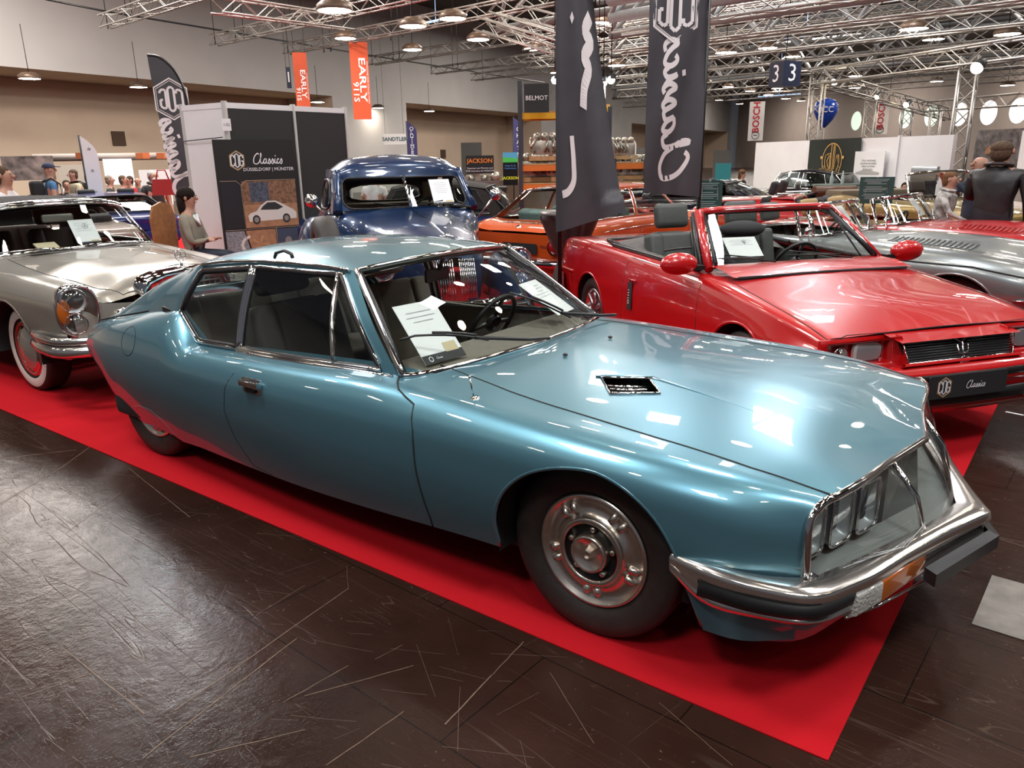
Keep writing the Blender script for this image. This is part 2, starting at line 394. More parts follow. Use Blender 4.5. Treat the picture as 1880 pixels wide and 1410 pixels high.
# ---- wheels
def wheel(parent, c, r, side, wid=.19, style='sm', rimr=None, white=False, steer=0.):
    """c = wheel centre at its outer face plane; side -1 right, +1 left"""
    rim = rimr or r*.625; ax = Vector((math.sin(-steer)*side*-1 if steer else 0, side, 0)).normalized(); c = Vector(c)
    b = B(); sh = r*.04
    b.lathe([(rim*.96, -wid), (r*.93, -wid), (r, -wid+.03), (r, -.03), (r*.985, -.012), (r*.95, .0), (r*.86, .006), (r*.74, .003), (rim*1.09, -.008), (rim*1.0, -.02), (rim*.96, -.05)], c, ax, 56)
    t = b.build('tyre', RUBBER, parent)
    if white:
        b = B(); b.lathe([(r*.90, .0045), (r*.86, .0085), (r*.74, .0065), (r*.70, .003)], c, ax, 56); b.build('whitewall', mat('whitewall', (.72, .69, .62), .6, noise=.05), t)
    b = B()
    if style == 'sm':
        CH = mat('aged_chrome', (.80, .71, .62), .24, .95, noise=.10, nscale=14)
        b.lathe([(rim*1.03, -.012), (rim*1.0, -.004), (rim*.97, -.006), (rim*.93, -.02), (rim*.8, -.026), (rim*.66, -.02), (rim*.62, .0), (rim*.60, .004), (rim*.52, .004), (rim*.515, -.004)], c, ax, 64)
        b.build('rim', CH, t)
        u = ax.orthogonal().normalized(); u = Vector((0, 0, 1)) - ax*ax.z; w_ = ax.cross(u)
        for k in range(5):
            b = B()
            for dd in (-7.5, 7.5):
                a = R_(90+72*k+36+dd); d = u*math.sin(a)+w_*math.cos(a); tt = u*math.cos(a)-w_*math.sin(a)
                P = [c+d*rim*q+ax*h for q, h in ((.68, -.024), (.72, -.004), (.80, -.008), (.87, -.012), (.90, -.026))]
                b.grid([[tuple(p+tt*e+ax*(-.022 if abs(e) > .011 else 0)) for e in (-.013, -.010, .010, .013)] for p in P])
            b.build('rim_ribs', CH, t)
        b = B(); b.lathe([(rim*.52, -.003), (rim*.5, -.022), (rim*.3, -.022)], c, ax, 40); b.build('hub_plate', BLACK, t)
        b = B(); b.lathe([(rim*.345, -.022), (rim*.345, .008), (rim*.33, .018), (rim*.29, .022), (rim*.28, .018), (0, .018)], c, ax, 40)
        b.build('centre_cap', CH, t)
        b = B(); b.lathe([(rim*.10, .018), (rim*.09, .027), (rim*.06, .027), (rim*.06, .02), (0, .02)], c, ax, 6, sm=False); b.build('cap_bolt', CH, t)
        for k in range(5):
            a = R_(90+72*k+4); d = u*math.sin(a)+w_*math.cos(a); b = B()
            b.lathe([(.0105, -.024), (.0105, -.004), (.0085, .0), (0, .0)], c+d*rim*.42, ax, 10); b.build('wheel_nut', CH, t)
    elif style == 'disc':
        b.lathe([(rim*1.05, -.01), (rim, 0), (rim*.93, -.006), (rim*.88, -.014), (rim*.8, .0), (rim*.74, .006)], c, ax, 48); b.build('rim_ring', CHROME, t)
        b = B(); b.lathe([(rim*.74, .006), (rim*.6, .012), (rim*.55, .016), (rim*.3, .028), (0, .032)], c, ax, 48); b.build('hub_cap', white if not isinstance(white, bool) else CHROME, t)
        b = B(); b.lathe([(rim*.97, .001), (rim*.94, .002), (rim*.90, -.008)], c, ax, 48); b.build('painted_ring', mat('wheel_red', (.45, .03, .02), .3, coat=1), t)
    else:
        sp = {'alloy': STEEL, 'wire': CHROME, 'dark': BLACK}[style] if style in ('alloy', 'wire', 'dark') else STEEL
        b.lathe([(rim*1.04, -.01), (rim, -.002), (rim*.95, -.01), (rim*.9, -.06), (rim*.2, -.07), (0, -.07)], c, ax, 40); b.build('rim', sp if style != 'dark' else BLACK, t)
        b = B(); u = Vector((0, 0, 1))-ax*ax.z; w_ = ax.cross(u); ns = 7 if style == 'alloy' else 20
        for k in range(ns):
            a = 2*math.pi*k/ns; d = u*math.sin(a)+w_*math.cos(a)
            b.tube([tuple(c+d*rim*q+ax*h) for q, h in ((.12, -.012), (.5, -.02), (.92, -.012))], [.022, .019, .017] if style == 'alloy' else .004, 6)
        b.build('spokes', sp, t)
        b = B(); b.lathe([(rim*.24, -.03), (rim*.22, -.008), (rim*.1, 0), (0, .002)], c, ax, 20); b.build('hub', sp, t)
    return t
def liner(parent, cx, cz, y, side, r=.40, wid=.35, a0=-30, a1=210):
    b = B(); A = []
    for yy in (y, y-side*wid):
        A.append([(cx+r*math.cos(R_(a0+(a1-a0)*k/24)), yy, cz+r*math.sin(R_(a0+(a1-a0)*k/24))) for k in range(25)])
    b.grid(A); b.add(A[1], [list(range(25))]); return b.build('wheel_well', GAP, parent)
def seat(parent, c, w_, m, back=.62, tilt=.28, name='seat', head=True, hm=None, face=1):
    """c = seat cushion rear bottom centre"""
    x, y, z = c; s = face
    b = B(); b.add([], []); b.box((x+s*.26, y, z+.12), (.52, w_, .2)); b.box((x+s*.47, y, z+.16), (.1, w_, .16)); o = b.build(name, m, parent, bev=.05, seg=3)
    b = B(); ca, sa = math.cos(tilt), math.sin(tilt)
    for yy, ww, dx in ((y, w_*.62, .0), (y-w_*.38, w_*.25, .03), (y+w_*.38, w_*.25, .03)):
        b.box((x-s*sa*back/2+s*dx, yy, z+.18+ca*back/2), (.14, ww, back), ry=-s*tilt)
    b.build('backrest', m, o, bev=.04, seg=3)
    if head:
        b = B(); hz = z+.2+ca*(back+.12); hx = x-s*sa*(back+.12)
        b.box((hx, y, hz), (.1, w_*.58, .2), ry=-s*tilt); b.build('headrest', hm or m, o, bev=.045, seg=3)
    return o
def steering(parent, c, r=.19, tilt=-1.05, m=BLACK):
    ax = Vector((math.sin(tilt), 0, math.cos(tilt))); u = Vector((0, 1, 0)); v = ax.cross(u); c = Vector(c)
    b = B(); b.tube([tuple(c+(u*math.cos(a)+v*math.sin(a))*r) for a in [2*math.pi*k/32 for k in range(32)]], .013, 8, closed=True)
    for a in (.1, 3.04, 1.57+3.14): b.tube([tuple(c), tuple(c+(u*math.cos(a)+v*math.sin(a))*r)], .012, 6)
    b.lathe([(.05, -.02), (.05, .01), (0, .02)], c, ax, 16); return b.build('steering_wheel', m, parent)
def sheet(name, c, ux, uy, w_, h, parent=None, lines=6, logo=None, dark=0, **k):
    """a printed sheet standing in a windscreen; ux, uy unit vectors"""
    c = Vector(c); ux = Vector(ux).normalized(); uy = Vector(uy).normalized()
    e = empty(name, c, **k); z = Vector((0, 0, 0)); b = B(); b.prism([(-w_/2, -h/2), (w_/2, -h/2), (w_/2, h/2), (-w_/2, h/2)], z-ux.cross(uy)*.002, ux, uy, .002)
    b.build('page', PAPER, e)
    b = B(); g = mat('grey_print', (.35, .35, .36), .6, noise=.02)
    for i in range(lines):
        ww = w_*(.6+.12*math.sin(i*2.3)); y = h*(.34-.08*i)
        put(b, [(-ww/2, y), (ww/2, y), (ww/2, y+h*.012), (-ww/2, y+h*.012)], [(0, 1, 2, 3)], z, ux, uy, .001)
    b.build('text_lines', g, e)
    if dark:
        b = B(); put(b, [(-w_/2, -h/2), (w_/2, -h/2), (w_/2, -h/2+h*dark), (-w_/2, -h/2+h*dark)], [(0, 1, 2, 3)], z, ux, uy, .001); b.build('footer', INK, e)
        b = B(); q = -h/2+h*dark*.5; hexring(b, z+ux*(-w_*.32)+uy*q, ux, uy, h*dark*.3, .3, .0015); classics(b, z+ux*(-w_*.12)+uy*q, ux, uy, h*dark*.28, .0015); b.build('footer_print', WHITEPRINT, e)
        b = B(); put(b, [(w_*.1, -h*.5+h*dark*.9), (w_*.42, -h*.5+h*dark*.9), (w_*.42, -h*.5+h*dark*2), (w_*.1, -h*.5+h*dark*2)], [(0, 1, 2, 3)], z, ux, uy, .0012); b.build('tan_sticker', mat('tan_sticker', (.6, .5, .3), .6), e)
    if logo: 
        b = B(); logo(b, z+ux*w_*.1+uy*h*.22, ux, uy, h*.1); b.build('emblem', INK, e)
    return e
# ================================================================ shared car builders
def station(x, zb, zs, zt, hw, k=(.93, .985, 1., .965, .88)):
    h = zs-zb
    return [(x, hw*k[0], zb), (x, hw*k[1], zb+.3*h), (x, hw*k[2], zb+.66*h), (x, hw*k[3], zs-.07*h), (x, hw*k[4], zs), (x, hw*.5, zs*.35+zt*.65), (x, 0, zt)]
def capped(rows, df=.08, dr=.08):
    def end(r, d):
        zc = (min(p[2] for p in r)+max(p[2] for p in r))/2; f = lambda a, s, q: [(p[0]+d*a, p[1]*s, zc+(p[2]-zc)*q) for p in r]
        return f(.55, .985, .95), f(.95, .93, .80), f(1., .5, .4), [(p[0]+d, 0, zc) for p in r]
    a, b, c, d = end(rows[0], -dr); e, f, g, h = end(rows[-1], df)
    return [d, c, b, a]+rows+[e, f, g, h]
def bodywork(e, rows, m, arches=(), deck=None, hood=None, doors=(), cc=None, cr=(), kr=5, kc=4, cap=(.08, .08), gapr=.004, lip=0, archlip=True, hoodname='bonnet', seams=()):
    if cap: rows = capped(rows, *cap)
    n = len(rows[0])
    A = dense(mirror(rows), kr, kc, cr=cr, cc=(tuple(cc)+tuple(2*n-2-c for c in cc)) if cc else ())
    S = Skin(A); sidec = lambda c: abs(c.y) > .25
    for a in arches: S.take(S.cut(a, 'xz', sidec))
    if deck: S.take(S.cut(deck, 'xy', lambda c: c.z > .55))
    if hood: S.take(S.cut(hood, 'xy', lambda c: c.z > .5), hoodname, m, e)
    for d in doors:
        for sg in (-1, 1): S.take(S.cut(d, 'xz', lambda c: c.y*sg > .25), 'door', m, e)
    S.rest('body', m, e)
    b = B()
    if hood: S.seam(b, hood, ax='xy', r=gapr, closed=True)
    if hood: b.build('bonnet_gap', GAP, e)
    for d in doors:
        for sg in (-1, 1): b = B(); S.seam(b, d, side=sg, r=gapr*.8, closed=True); b.build('door_gap', GAP, e)
    if archlip:
        for i, a in enumerate(arches):
            q = [p for p in a if p[1] > .16]
            for sg in (-1, 1): b = B(); b.tube(S.drape(q, side=sg, off=-.006), .011, 6); b.build('arch_lip', m, e)
    return S
def archp(xc, zc, r, n=20): return [(xc-r, -.2)]+arc(xc, zc, r, 180, 0, n)+[(xc+r, -.2)]
def glasshouse(e, base, rail, wsb, wst, rwb, rwt, crown, m, windows, pil=None, trim=None, wg=None, roofc=None, headl=True, vlo=.08, vhi=.92):
    """base, rail: matching side points front to back (y positive); ws*/rw*: corner to centre"""
    wg = wg or GLASS
    def mid(a, c, bx, bz): return [tuple(np.array(p)*.5+np.array(q)*.5+np.array((bx*i/(len(a)-1), 0, bz))) for i, (p, q) in enumerate(zip(a, c))]
    def full(r): return dense(mirror(r), 5, 4)
    W = Skin(full([wst, mid(wst, wsb, .03, .012), wsb])); W.rest('windscreen', wg, e)
    if rwb: Rw = Skin(full([rwt, mid(rwt, rwb, -.03, .012), rwb]), flip=True); Rw.rest('rear_window', wg, e)
    rr = []
    for i, (x, y, z) in enumerate(rail):
        c = roofc[i] if roofc else z+crown
        rr.append([(x, y, z), (x, y*.86, z+(c-z)*.45), (x, y*.5, z+(c-z)*.85), (x, 0, c)])
    rr[0] = [wst[0]]+[tuple(np.array(wst[0])*(1-t)+np.array(wst[-1])*t) if 0 else tuple(spl(wst, 8)[int(round(t*8*(len(wst)-1)))]) for t in (.2, .55, 1)]
    if rwt: rr[-1] = [rwt[0]]+[tuple(spl(rwt, 8)[int(round(t*8*(len(rwt)-1)))]) for t in (.2, .55, 1)]
    RS = Skin(dense(mirror(rr), 5, 5), flip=True); RS.rest('roof', m, e)
    if headl:
        b = B(); b.grid([[(p[0], p[1]*.97, p[2]-.03) for p in r] for r in mirror(rr)]); b.build('headlining', DARK if m is not BLACK else DARK, e)
    bs = lambda u: np.array([np.interp(u, range(len(base)), [p[k] for p in base]) for k in range(3)])
    rs = lambda u: np.array([np.interp(u, range(len(rail)), [p[k] for p in rail]) for k in range(3)])
    for sg in (-1, 1):
        rows3 = [base, [tuple(np.array(a)*.5+np.array(c)*.5+np.array((0, .012, 0))) for a, c in zip(base, rail)], rail]
        D = np.stack([spl([(p[0], p[1]*sg, p[2]) for p in r], 6, range(9)) for r in rows3]); D = np.stack([spl(D[:, j], 4) for j in range(D.shape[1])], axis=1)
        Q = Skin(D, flip=sg < 0)
        for (u0, u1) in windows:
            us = [u0+(u1-u0)*t/4 for t in range(5)]
            poly = [tuple((bs(u)*(1-vlo)+rs(u)*vlo)[[0, 2]]) for u in us]+[tuple((bs(u)*(1-vhi)+rs(u)*vhi)[[0, 2]]) for u in us[::-1]]
            Q.take(Q.cut(poly, 'xz'), 'side_window', wg, e)
            b = B(); b.tube(Q.drape(poly, side=sg, off=.002, closed=True)[:-1], .007, 5, closed=True); b.build('window_trim', trim or BLACK, e)
        Q.rest('pillars', pil or m, e)
    b = B()
    P = [(p[0]+.004, -p[1], p[2]+.004) for p in wsb]+[(p[0]+.004, p[1], p[2]+.004) for p in wsb[:-1][::-1]]; Q_ = [(p[0]+.004, -p[1], p[2]+.003) for p in wst]+[(p[0]+.004, p[1], p[2]+.003) for p in wst[:-1][::-1]]
    b.tube(list(spl(P, 4))+list(spl(Q_, 4))[::-1], .012, 6, closed=True); b.build('windscreen_frame', trim or BLACK, e)
    if rwb:
        b = B(); P = [(p[0], -p[1], p[2]+.004) for p in rwb]+[(p[0], p[1], p[2]+.004) for p in rwb[:-1][::-1]]; Q_ = [(p[0], -p[1], p[2]+.004) for p in rwt]+[(p[0], p[1], p[2]+.004) for p in rwt[:-1][::-1]]
        b.tube(list(spl(P, 3))+list(spl(Q_, 3))[::-1], .010, 6, closed=True); b.build('rear_window_frame', trim or BLACK, e)
    return W
def cabin(e, x0, x1, hw, zf, zb, sm, seats=True, dash=True, lhd=1, backs=.5, rows2=True):
    """floor, linings, seats between x0 (front) and x1 (rear)"""
    b = B(); b.box(((x0+x1)/2, 0, zf-.02), (x0-x1, hw*2-.04, .04)); b.build('cabin_floor', DARK, e)
    for sg in (-1, 1): b = B(); b.box(((x0+x1)/2, sg*(hw-.03), (zf+zb)/2), (x0-x1, .04, zb-zf-.03)); b.build('door_lining', sm, e)
    if dash: b = B(); b.box((x0-.12, 0, zb-.10), (.3, hw*2-.1, .16)); b.build('dashboard', BLACK, e, bev=.04); steering(e, (x0-.42, .33*lhd, zb-.04), .18)
    if seats:
        for sg in (-1, 1): seat(e, (x0-1.05, sg*.33, zf+.05), .50, sm, backs, .25, 'front_seat')
        if rows2: seat(e, (x0-1.80, 0, zf+.12), 1.1, sm, backs*.85, .3, 'rear_seat', False)
def disc(b, c, ax, r, h=0., n=24): b.lathe([(r, 0), (r*.7, h*.6), (0, h)], c, ax, n)
def headlamp(e, c, ax, r, name='headlamp', bulge=.03):
    b = B(); b.lathe([(r*1.12, -.02), (r*1.12, .012), (r*1.02, .02), (r, .01)], c, ax, 28); o = b.build(name, CHROME, e)
    b = B(); b.lathe([(r, .008), (r*.7, -.03), (r*.3, -.05), (0, -.055)], c, ax, 24); b.build('reflector', mat('lamp_reflector', (.85, .85, .83), .35, .35), o)
    b = B(); b.lathe([(r, .01), (r*.75, .01+bulge*.6), (r*.4, .01+bulge*.9), (0, .01+bulge)], c, ax, 24); b.build('lens', glass('lamp_lens', (.85, .88, .9), 1.5), o); return o
def mirror_pod(e, c, m, arm=None, r=(.05, .1, .06)):
    b = B(); b.ell(c, r, 10); o = b.build('door_mirror', m, e)
    if arm: b = B(); b.tube([c, arm], .009, 6); b.build('mirror_arm', m if m is CHROME else BLACK, o)
def plate(e, c, ux, uy, w_=.52, h=.12, cog=True):
    c = Vector(c); ux = Vector(ux).normalized(); uy = Vector(uy).normalized(); b = B(); b.prism(rrect(w_, h, .01), c-ux.cross(uy)*.006, ux, uy, .006); o = b.build('number_plate', INK, e)
    if cog:
        b = B(); bw = B(); coglogo(b, bw, c+ux*(-.16), ux, uy, h*.40, .002); b.build('plate_ring', GOLD, o); classics(bw, c+ux*.05, ux, uy, h*.34, .002); bw.build('plate_writing', WHITEPRINT, o)
# ================================================================ floor and carpet
def floor_mat():
    m = bpy.data.materials.new('sealed_floor'); m.use_nodes = True; nt = m.node_tree; L = nt.links; b = nt.nodes['Principled BSDF']
    N = nt.nodes.new
    tc = N('ShaderNodeTexCoord'); mp = N('ShaderNodeMapping'); mp.inputs['Rotation'].default_value = (0, 0, .06); L.new(tc.outputs['Object'], mp.inputs[0])
    def noise(scale, det=6, rough=.6, vec=None, sc=None):
        n = N('ShaderNodeTexNoise'); n.inputs['Scale'].default_value = scale; n.inputs['Detail'].default_value = det; n.inputs['Roughness'].default_value = rough
        src = mp.outputs[0]
        if sc:
            q = N('ShaderNodeMapping'); q.inputs['Scale'].default_value = sc[:3]; q.inputs['Rotation'].default_value = (0, 0, sc[3]); L.new(src, q.inputs[0]); src = q.outputs[0]
        L.new(src, n.inputs['Vector']); return n.outputs[0]
    def ramp(x, a, c, lo=0., hi=1.):
        r = N('ShaderNodeMapRange'); r.inputs[1].default_value = a; r.inputs[2].default_value = c; r.inputs[3].default_value = lo; r.inputs[4].default_value = hi; r.clamp = True; L.new(x, r.inputs[0]); return r.outputs[0]
    def mul(a, c): 
        q = N('ShaderNodeMath'); q.operation = 'MULTIPLY'; L.new(a, q.inputs[0])
        if isinstance(c, float): q.inputs[1].default_value = c
        else: L.new(c, q.inputs[1])
        return q.outputs[0]
    def mx(a, c):
        q = N('ShaderNodeMath'); q.operation = 'MAXIMUM'; L.new(a, q.inputs[0]); L.new(c, q.inputs[1]); return q.outputs[0]
    # tile joints, planks 2 m long
    br = N('ShaderNodeTexBrick'); br.offset = .5; br.inputs['Scale'].default_value = 1; br.inputs['Mortar Size'].default_value = .003; br.inputs['Brick Width'].default_value = 1.0; br.inputs['Row Height'].default_value = .5
    br.inputs['Color1'].default_value = (.8, .8, .8, 1); br.inputs['Color2'].default_value = (1.1, 1.1, 1.1, 1); br.inputs['Mortar'].default_value = (1, 1, 1, 1); L.new(mp.outputs[0], br.inputs['Vector'])
    joint = br.outputs['Fac']
    # scratches: thin level lines of stretched noise in a few directions
    scr = None
    for k, (ang, st) in enumerate([(.5, 18), (-.75, 26), (1.25, 22), (.15, 30), (-.3, 34)]):
        n = noise(1.0+.15*k, 1, .4, sc=(st*.02, st*.30, 1, ang))
        q = N('ShaderNodeMath'); q.operation = 'SUBTRACT'; L.new(n, q.inputs[0]); q.inputs[1].default_value = .5+.03*k
        a = N('ShaderNodeMath'); a.operation = 'ABSOLUTE'; L.new(q.outputs[0], a.inputs[0])
        ln = ramp(a.outputs[0], .0, .0045, 1, 0); ln = mul(ln, ramp(noise(.9+.3*k, 3, .6), .5, .57))
        scr = ln if scr is None else mx(scr, ln)
    spots = ramp(noise(42, 4, .75), .655, .68)
    wear = mul(mul(spots, ramp(noise(1.1, 4), .44, .56)), 1.0)
    marks = mx(mul(scr, .14), mul(wear, .55))
    big = noise(.7, 5, .6)
    c1 = N('ShaderNodeMix'); c1.data_type = 'RGBA'; L.new(ramp(big, .35, .65), c1.inputs[0]); c1.inputs[6].default_value = (.016, .0062, .0042, 1); c1.inputs[7].default_value = (.034, .0150, .0105, 1)
    c2 = N('ShaderNodeMix'); c2.data_type = 'RGBA'; L.new(marks, c2.inputs[0]); L.new(c1.outputs[2], c2.inputs[6]); c2.inputs[7].default_value = (.26, .20, .15, 1)
    c3 = N('ShaderNodeMix'); c3.data_type = 'RGBA'; L.new(mul(joint, .8), c3.inputs[0]); L.new(c2.outputs[2], c3.inputs[6]); c3.inputs[7].default_value = (.006, .004, .003, 1)
    L.new(c3.outputs[2], b.inputs['Base Color'])
    rg = ramp(noise(7, 6, .7), .3, .7, .13, .30); L.new(rg, b.inputs['Roughness'])
    b.inputs['Specular IOR Level'].default_value = .13
    bp = N('ShaderNodeBump'); bp.inputs['Strength'].default_value = .35; bp.inputs['Distance'].default_value = .006
    h = N('ShaderNodeMath'); h.operation = 'SUBTRACT'; L.new(mx(ramp(noise(9, 6, .7), .3, .7, 0, .7), ramp(noise(70, 3, .6), .3, .7, 0, .35)), h.inputs[0]); L.new(mx(joint, mul(scr, .22)), h.inputs[1])
    L.new(h.outputs[0], bp.inputs['Height']); L.new(bp.outputs[0], b.inputs['Normal'])
    return m
b = B(); b.add([(-60, -14, 0), (40, -14, 0), (40, 110, 0), (-60, 110, 0)], [(0, 1, 2, 3)]); FL = b.build('floor', floor_mat(), kind='structure')
CARPET = mat('red_carpet', (.46, .008, .014), .95, noise=.08, nscale=500, bump=.25, bscale=900, spec=.1)
b = B(); b.prism([(-16, -.722), (.845, -.932), (1.16, 14.0), (-16, 14.0)], (0, 0, .001), (1, 0, 0), (0, 1, 0), .004); b.build('carpet', CARPET, label='bright red exhibition carpet lying under the display cars', cat='carpet')
b = B(); b.prism([(1.09, .03), (1.62, .0), (1.64, .42), (1.115, .45)], (0, 0, .0005), (1, 0, 0), (0, 1, 0), .003)
fp = b.build('floor_hatch', mat('grey_steel_plate', (.20, .18, .16), .5, .4, noise=.25, nscale=12), label='grey steel access plate let into the brown floor at the right edge', cat='floor plate')

def fp_(x, y):
    p = at(x, y, 1)-Vector((CX, CY, 1.62)); t = -1.62/p.z; return Vector((CX+p.x*t, CY+p.y*t, .0009))
SCM = mat('scratch_mark', (.13, .085, .056), .6, noise=.4, nscale=30); SCD = mat('scratch_mark_faint', (.10, .065, .048), .6, noise=.4, nscale=30)
rs = random.Random(11); lines = [((0, 926), (111, 860), 5), ((111, 860), (186, 806), 4), ((322, 1304), (640, 1080), 4), ((262, 1392), (545, 1172), 4), ((818, 1330), (905, 1238), 5), ((905, 1238), (962, 1178), 4), ((600, 1405), (742, 1306), 3), ((520, 1290), (640, 1222), 3), ((560, 1278), (760, 1222), 3),
    ((111, 1186), (266, 1311), 4), ((237, 860), (348, 949), 3), ((0, 842), (140, 826), 4), ((120, 980), (222, 905), 3), ((330, 1060), (360, 1170), 2), ((40, 1280), (180, 1232), 3), ((470, 1130), (560, 1075), 2), ((690, 1210), (740, 1184), 2), ((350, 1390), (560, 1340), 3), ((1010, 1235), (1090, 1365), 2), ((1210, 1290), (1345, 1405), 2)]
for (a, c, w_) in lines:
    p, q = fp_(*a), fp_(*c); n = 7; P = [p+(q-p)*i/n+Vector((rs.uniform(-.0012, .0012), rs.uniform(-.0012, .0012), 0)) for i in range(n+1)]; vs, fs = stroke([(v.x, v.y) for v in P], w_*.0009, 2); b = B(); b.add([(x, y, .0009) for x, y in vs], fs); b.build('floor_scratch', SCM, FL)
b = B()
for i in range(230):
    x, y = rs.uniform(-4.6, 1.6), rs.uniform(-2.6, -.95); k = rs.choice((0, 0, 0, 1, 2)); a = (.42, -.72, 1.3)[k]+rs.gauss(0, .10); L = rs.uniform(.03, .30); w_ = rs.uniform(.0005, .0014)
    vs, fs = stroke([(x, y), (x+math.cos(a)*L*.5, y+math.sin(a)*L*.5+rs.uniform(-.003, .003)), (x+math.cos(a)*L, y+math.sin(a)*L)], w_, 2); b.add([(u_, v_, .0008) for u_, v_ in vs], fs)
b.build('floor_scuffs', SCD, FL, kind='stuff')
b = B(); b.prism([(0, 0), (.10, -.02), (.105, .0), (.005, .02)], fp_(1845, 757)+Vector((0, 0, .001)), (1, 0, 0), (0, 1, 0), .001); b.build('tape_strip', PAPER, label='scrap of white tape stuck to the floor beside the carpet, right edge', cat='tape')
# ================================================================ the hall
def uvw(u, n, z): return H(u, n, z)
WALLM = mat('plaster_wall', (.62, .595, .58), .8, noise=.04, nscale=.6)
NICHE = mat('beige_wall', (.74, .58, .45), .8, noise=.04, nscale=.5)
CEILM = mat('dark_ceiling', (.13, .115, .10), .85, noise=.2, nscale=3)
DW = 29.0
niches = [(-6, 33.0), (39.5, 57.5), (78, 92), (104, 118)]   # recesses under the lintel
def wall_piece(name, quads, m):
    b = B()
    for q in quads: b.add([uvw(*p) for p in q], [(0, 1, 2, 3)])
    return b.build(name, m, kind='structure', fixn=False)
qs = [[(-30, DW, 5), (130, DW, 5), (130, DW, 11), (-30, DW, 11)]]; prev = -30; nq = []
for a, c in niches:
    qs.append([(prev, DW, 0), (a, DW, 0), (a, DW, 5), (prev, DW, 5)]); prev = c
    d = DW+3.2
    nq += [[(a, d, 0), (c, d, 0), (c, d, 5), (a, d, 5)], [(c, DW, 0), (c, d, 0), (c, d, 5), (c, DW, 5)], [(a, DW, 5), (c, DW, 5), (c, d, 5), (a, d, 5)], [(a, DW, 0), (a, d, 0), (a, d, 5), (a, DW, 5)]]
qs.append([(prev, DW, 0), (130, DW, 0), (130, DW, 5), (prev, DW, 5)])
wall_piece('wall_left', qs, WALLM); wall_piece('wall_recess', nq, NICHE)
# end wall with the row of round windows
EA, EB = Vector((-41.5, 112)), Vector((30, 38.5)); ed = (EB-EA).normalized(); EL = (EB-EA).length
CR = .98
cs = []
for x, y in ((1572, 222), (1617, 219), (1662, 216), (1710, 213), (1762, 210), (1815, 207), (1870, 203), (1928, 200), (1990, 196)):
    r = at(x, y, 1)-Vector((CX, CY, 1.62)); r2 = Vector((r.x, r.y)); # meet the wall line
    w0 = EA-Vector((CX, CY)); den = r2.x*ed.y-r2.y*ed.x; t = (w0.x*ed.y-w0.y*ed.x)/den; s_ = (r2.x*w0.y-r2.y*w0.x)/(-den)*-1
    pt = Vector((CX, CY))+r2*t; cs.append(((pt-EA).dot(ed), 1.62+r.z*t))
b = B()
def E3(s, z): p = EA+ed*s; return (p.x, p.y, z)
cs.sort(); edge = [0]+[(cs[i][0]+cs[i+1][0])/2 for i in range(len(cs)-1)]+[EL]
for (s0, z0), a, c in zip(cs, edge, edge[1:]):
    zl, zh = z0-1.6, z0+1.6; n = 24
    ring = [(s0+CR*math.cos(2*math.pi*k/n), z0+CR*math.sin(2*math.pi*k/n)) for k in range(n)]
    def outp(k):
        x, y = math.cos(2*math.pi*k/n), math.sin(2*math.pi*k/n); m_ = max(abs(x), abs(y)); x /= m_; y /= m_
        return (s0+(c-s0)*x if x > 0 else s0+(s0-a)*x, z0+1.6*y)
    o_ = [outp(k) for k in range(n)]
    b.add([E3(*p) for p in ring]+[E3(*p) for p in o_], [(k, (k+1) % n, n+(k+1) % n, n+k) for k in range(n)])
    b.add([E3(a, 0), E3(c, 0), E3(c, zl), E3(a, zl), E3(a, zh), E3(c, zh), E3(c, 11), E3(a, 11)], [(0, 1, 2, 3), (4, 5, 6, 7)])
b.build('wall_end', mat('end_wall', (.42, .35, .31), .8, noise=.05, nscale=.5), kind='structure', fixn=False)
for i, (s0, z0) in enumerate(cs):
    b = B(); b.add([E3(s0+CR*math.cos(2*math.pi*k/28), z0+CR*math.sin(2*math.pi*k/28)) for k in range(28)], [tuple(range(28))])
    b.build('window_%d' % (i+1), mat('daylight_pane' if i > 3 else 'daylight_pane_green', (1, 1, 1) if i > 3 else (.72, .88, .72), .5, emit=1.6 if i > 3 else .8), kind='structure')
b = B(); b.add([(-60, -9, 10.6), (45, -9, 10.6), (45, 125, 10.6), (-60, 125, 10.6)], [(0, 1, 2, 3)]); b.build('ceiling', CEILM, kind='structure')
# roof skylight strips
SKY = mat('skylight', (.85, .92, 1), .5, emit=2.2)
skl = [(1625, 12, 32), (1668, 40, 37), (1345, 62, 36), (1715, 92, 46), (1500, 118, 60), (1610, 82, 46)]
for i, (x, y, d) in enumerate(skl):
    p = at(x, y, d); b = B(); b.box((p.x, p.y, 10.52), (2.4, 1.1, .04), rz=HALL_ROT+1.2); b.build('skylight', SKY, label=['rectangular roof light nearest the top edge at the right', 'rectangular roof light just below the topmost one', 'rectangular roof light right of the grey upright-lettered flag', 'rectangular roof light above the brightest spotlight', 'rectangular roof light right of the cube sign', 'rectangular roof light among the tubes above the gantry'][i], cat='skylight', group='roof lights')
# flat tubes of blueish light along the roof
for x, y, d, lab in ((1480, 66, 30, 'bluish strip lamp under the roof left of the roof lights'), (1545, 55, 35, 'bluish strip lamp under the roof nearer the roof lights'), (800, 38, 30, 'bluish strip lamp beside the left wall near the top edge'), (1430, 175, 62, 'far bluish strip lamp below the cube sign')):
    p = at(x, y, d); b = B(); b.box((0, 0, 0), (3.2, .12, .05)); b.tube([(0, 0, 0), (0, 0, 10.45-p.z)], .01, 4); o = b.build('strip_lamp', mat('strip_light', (.45, .65, 1), .5, emit=1.4), label=lab, cat='lamp', group='strip lamps'); o.location = p; o.rotation_euler = (0, 0, R_(172))
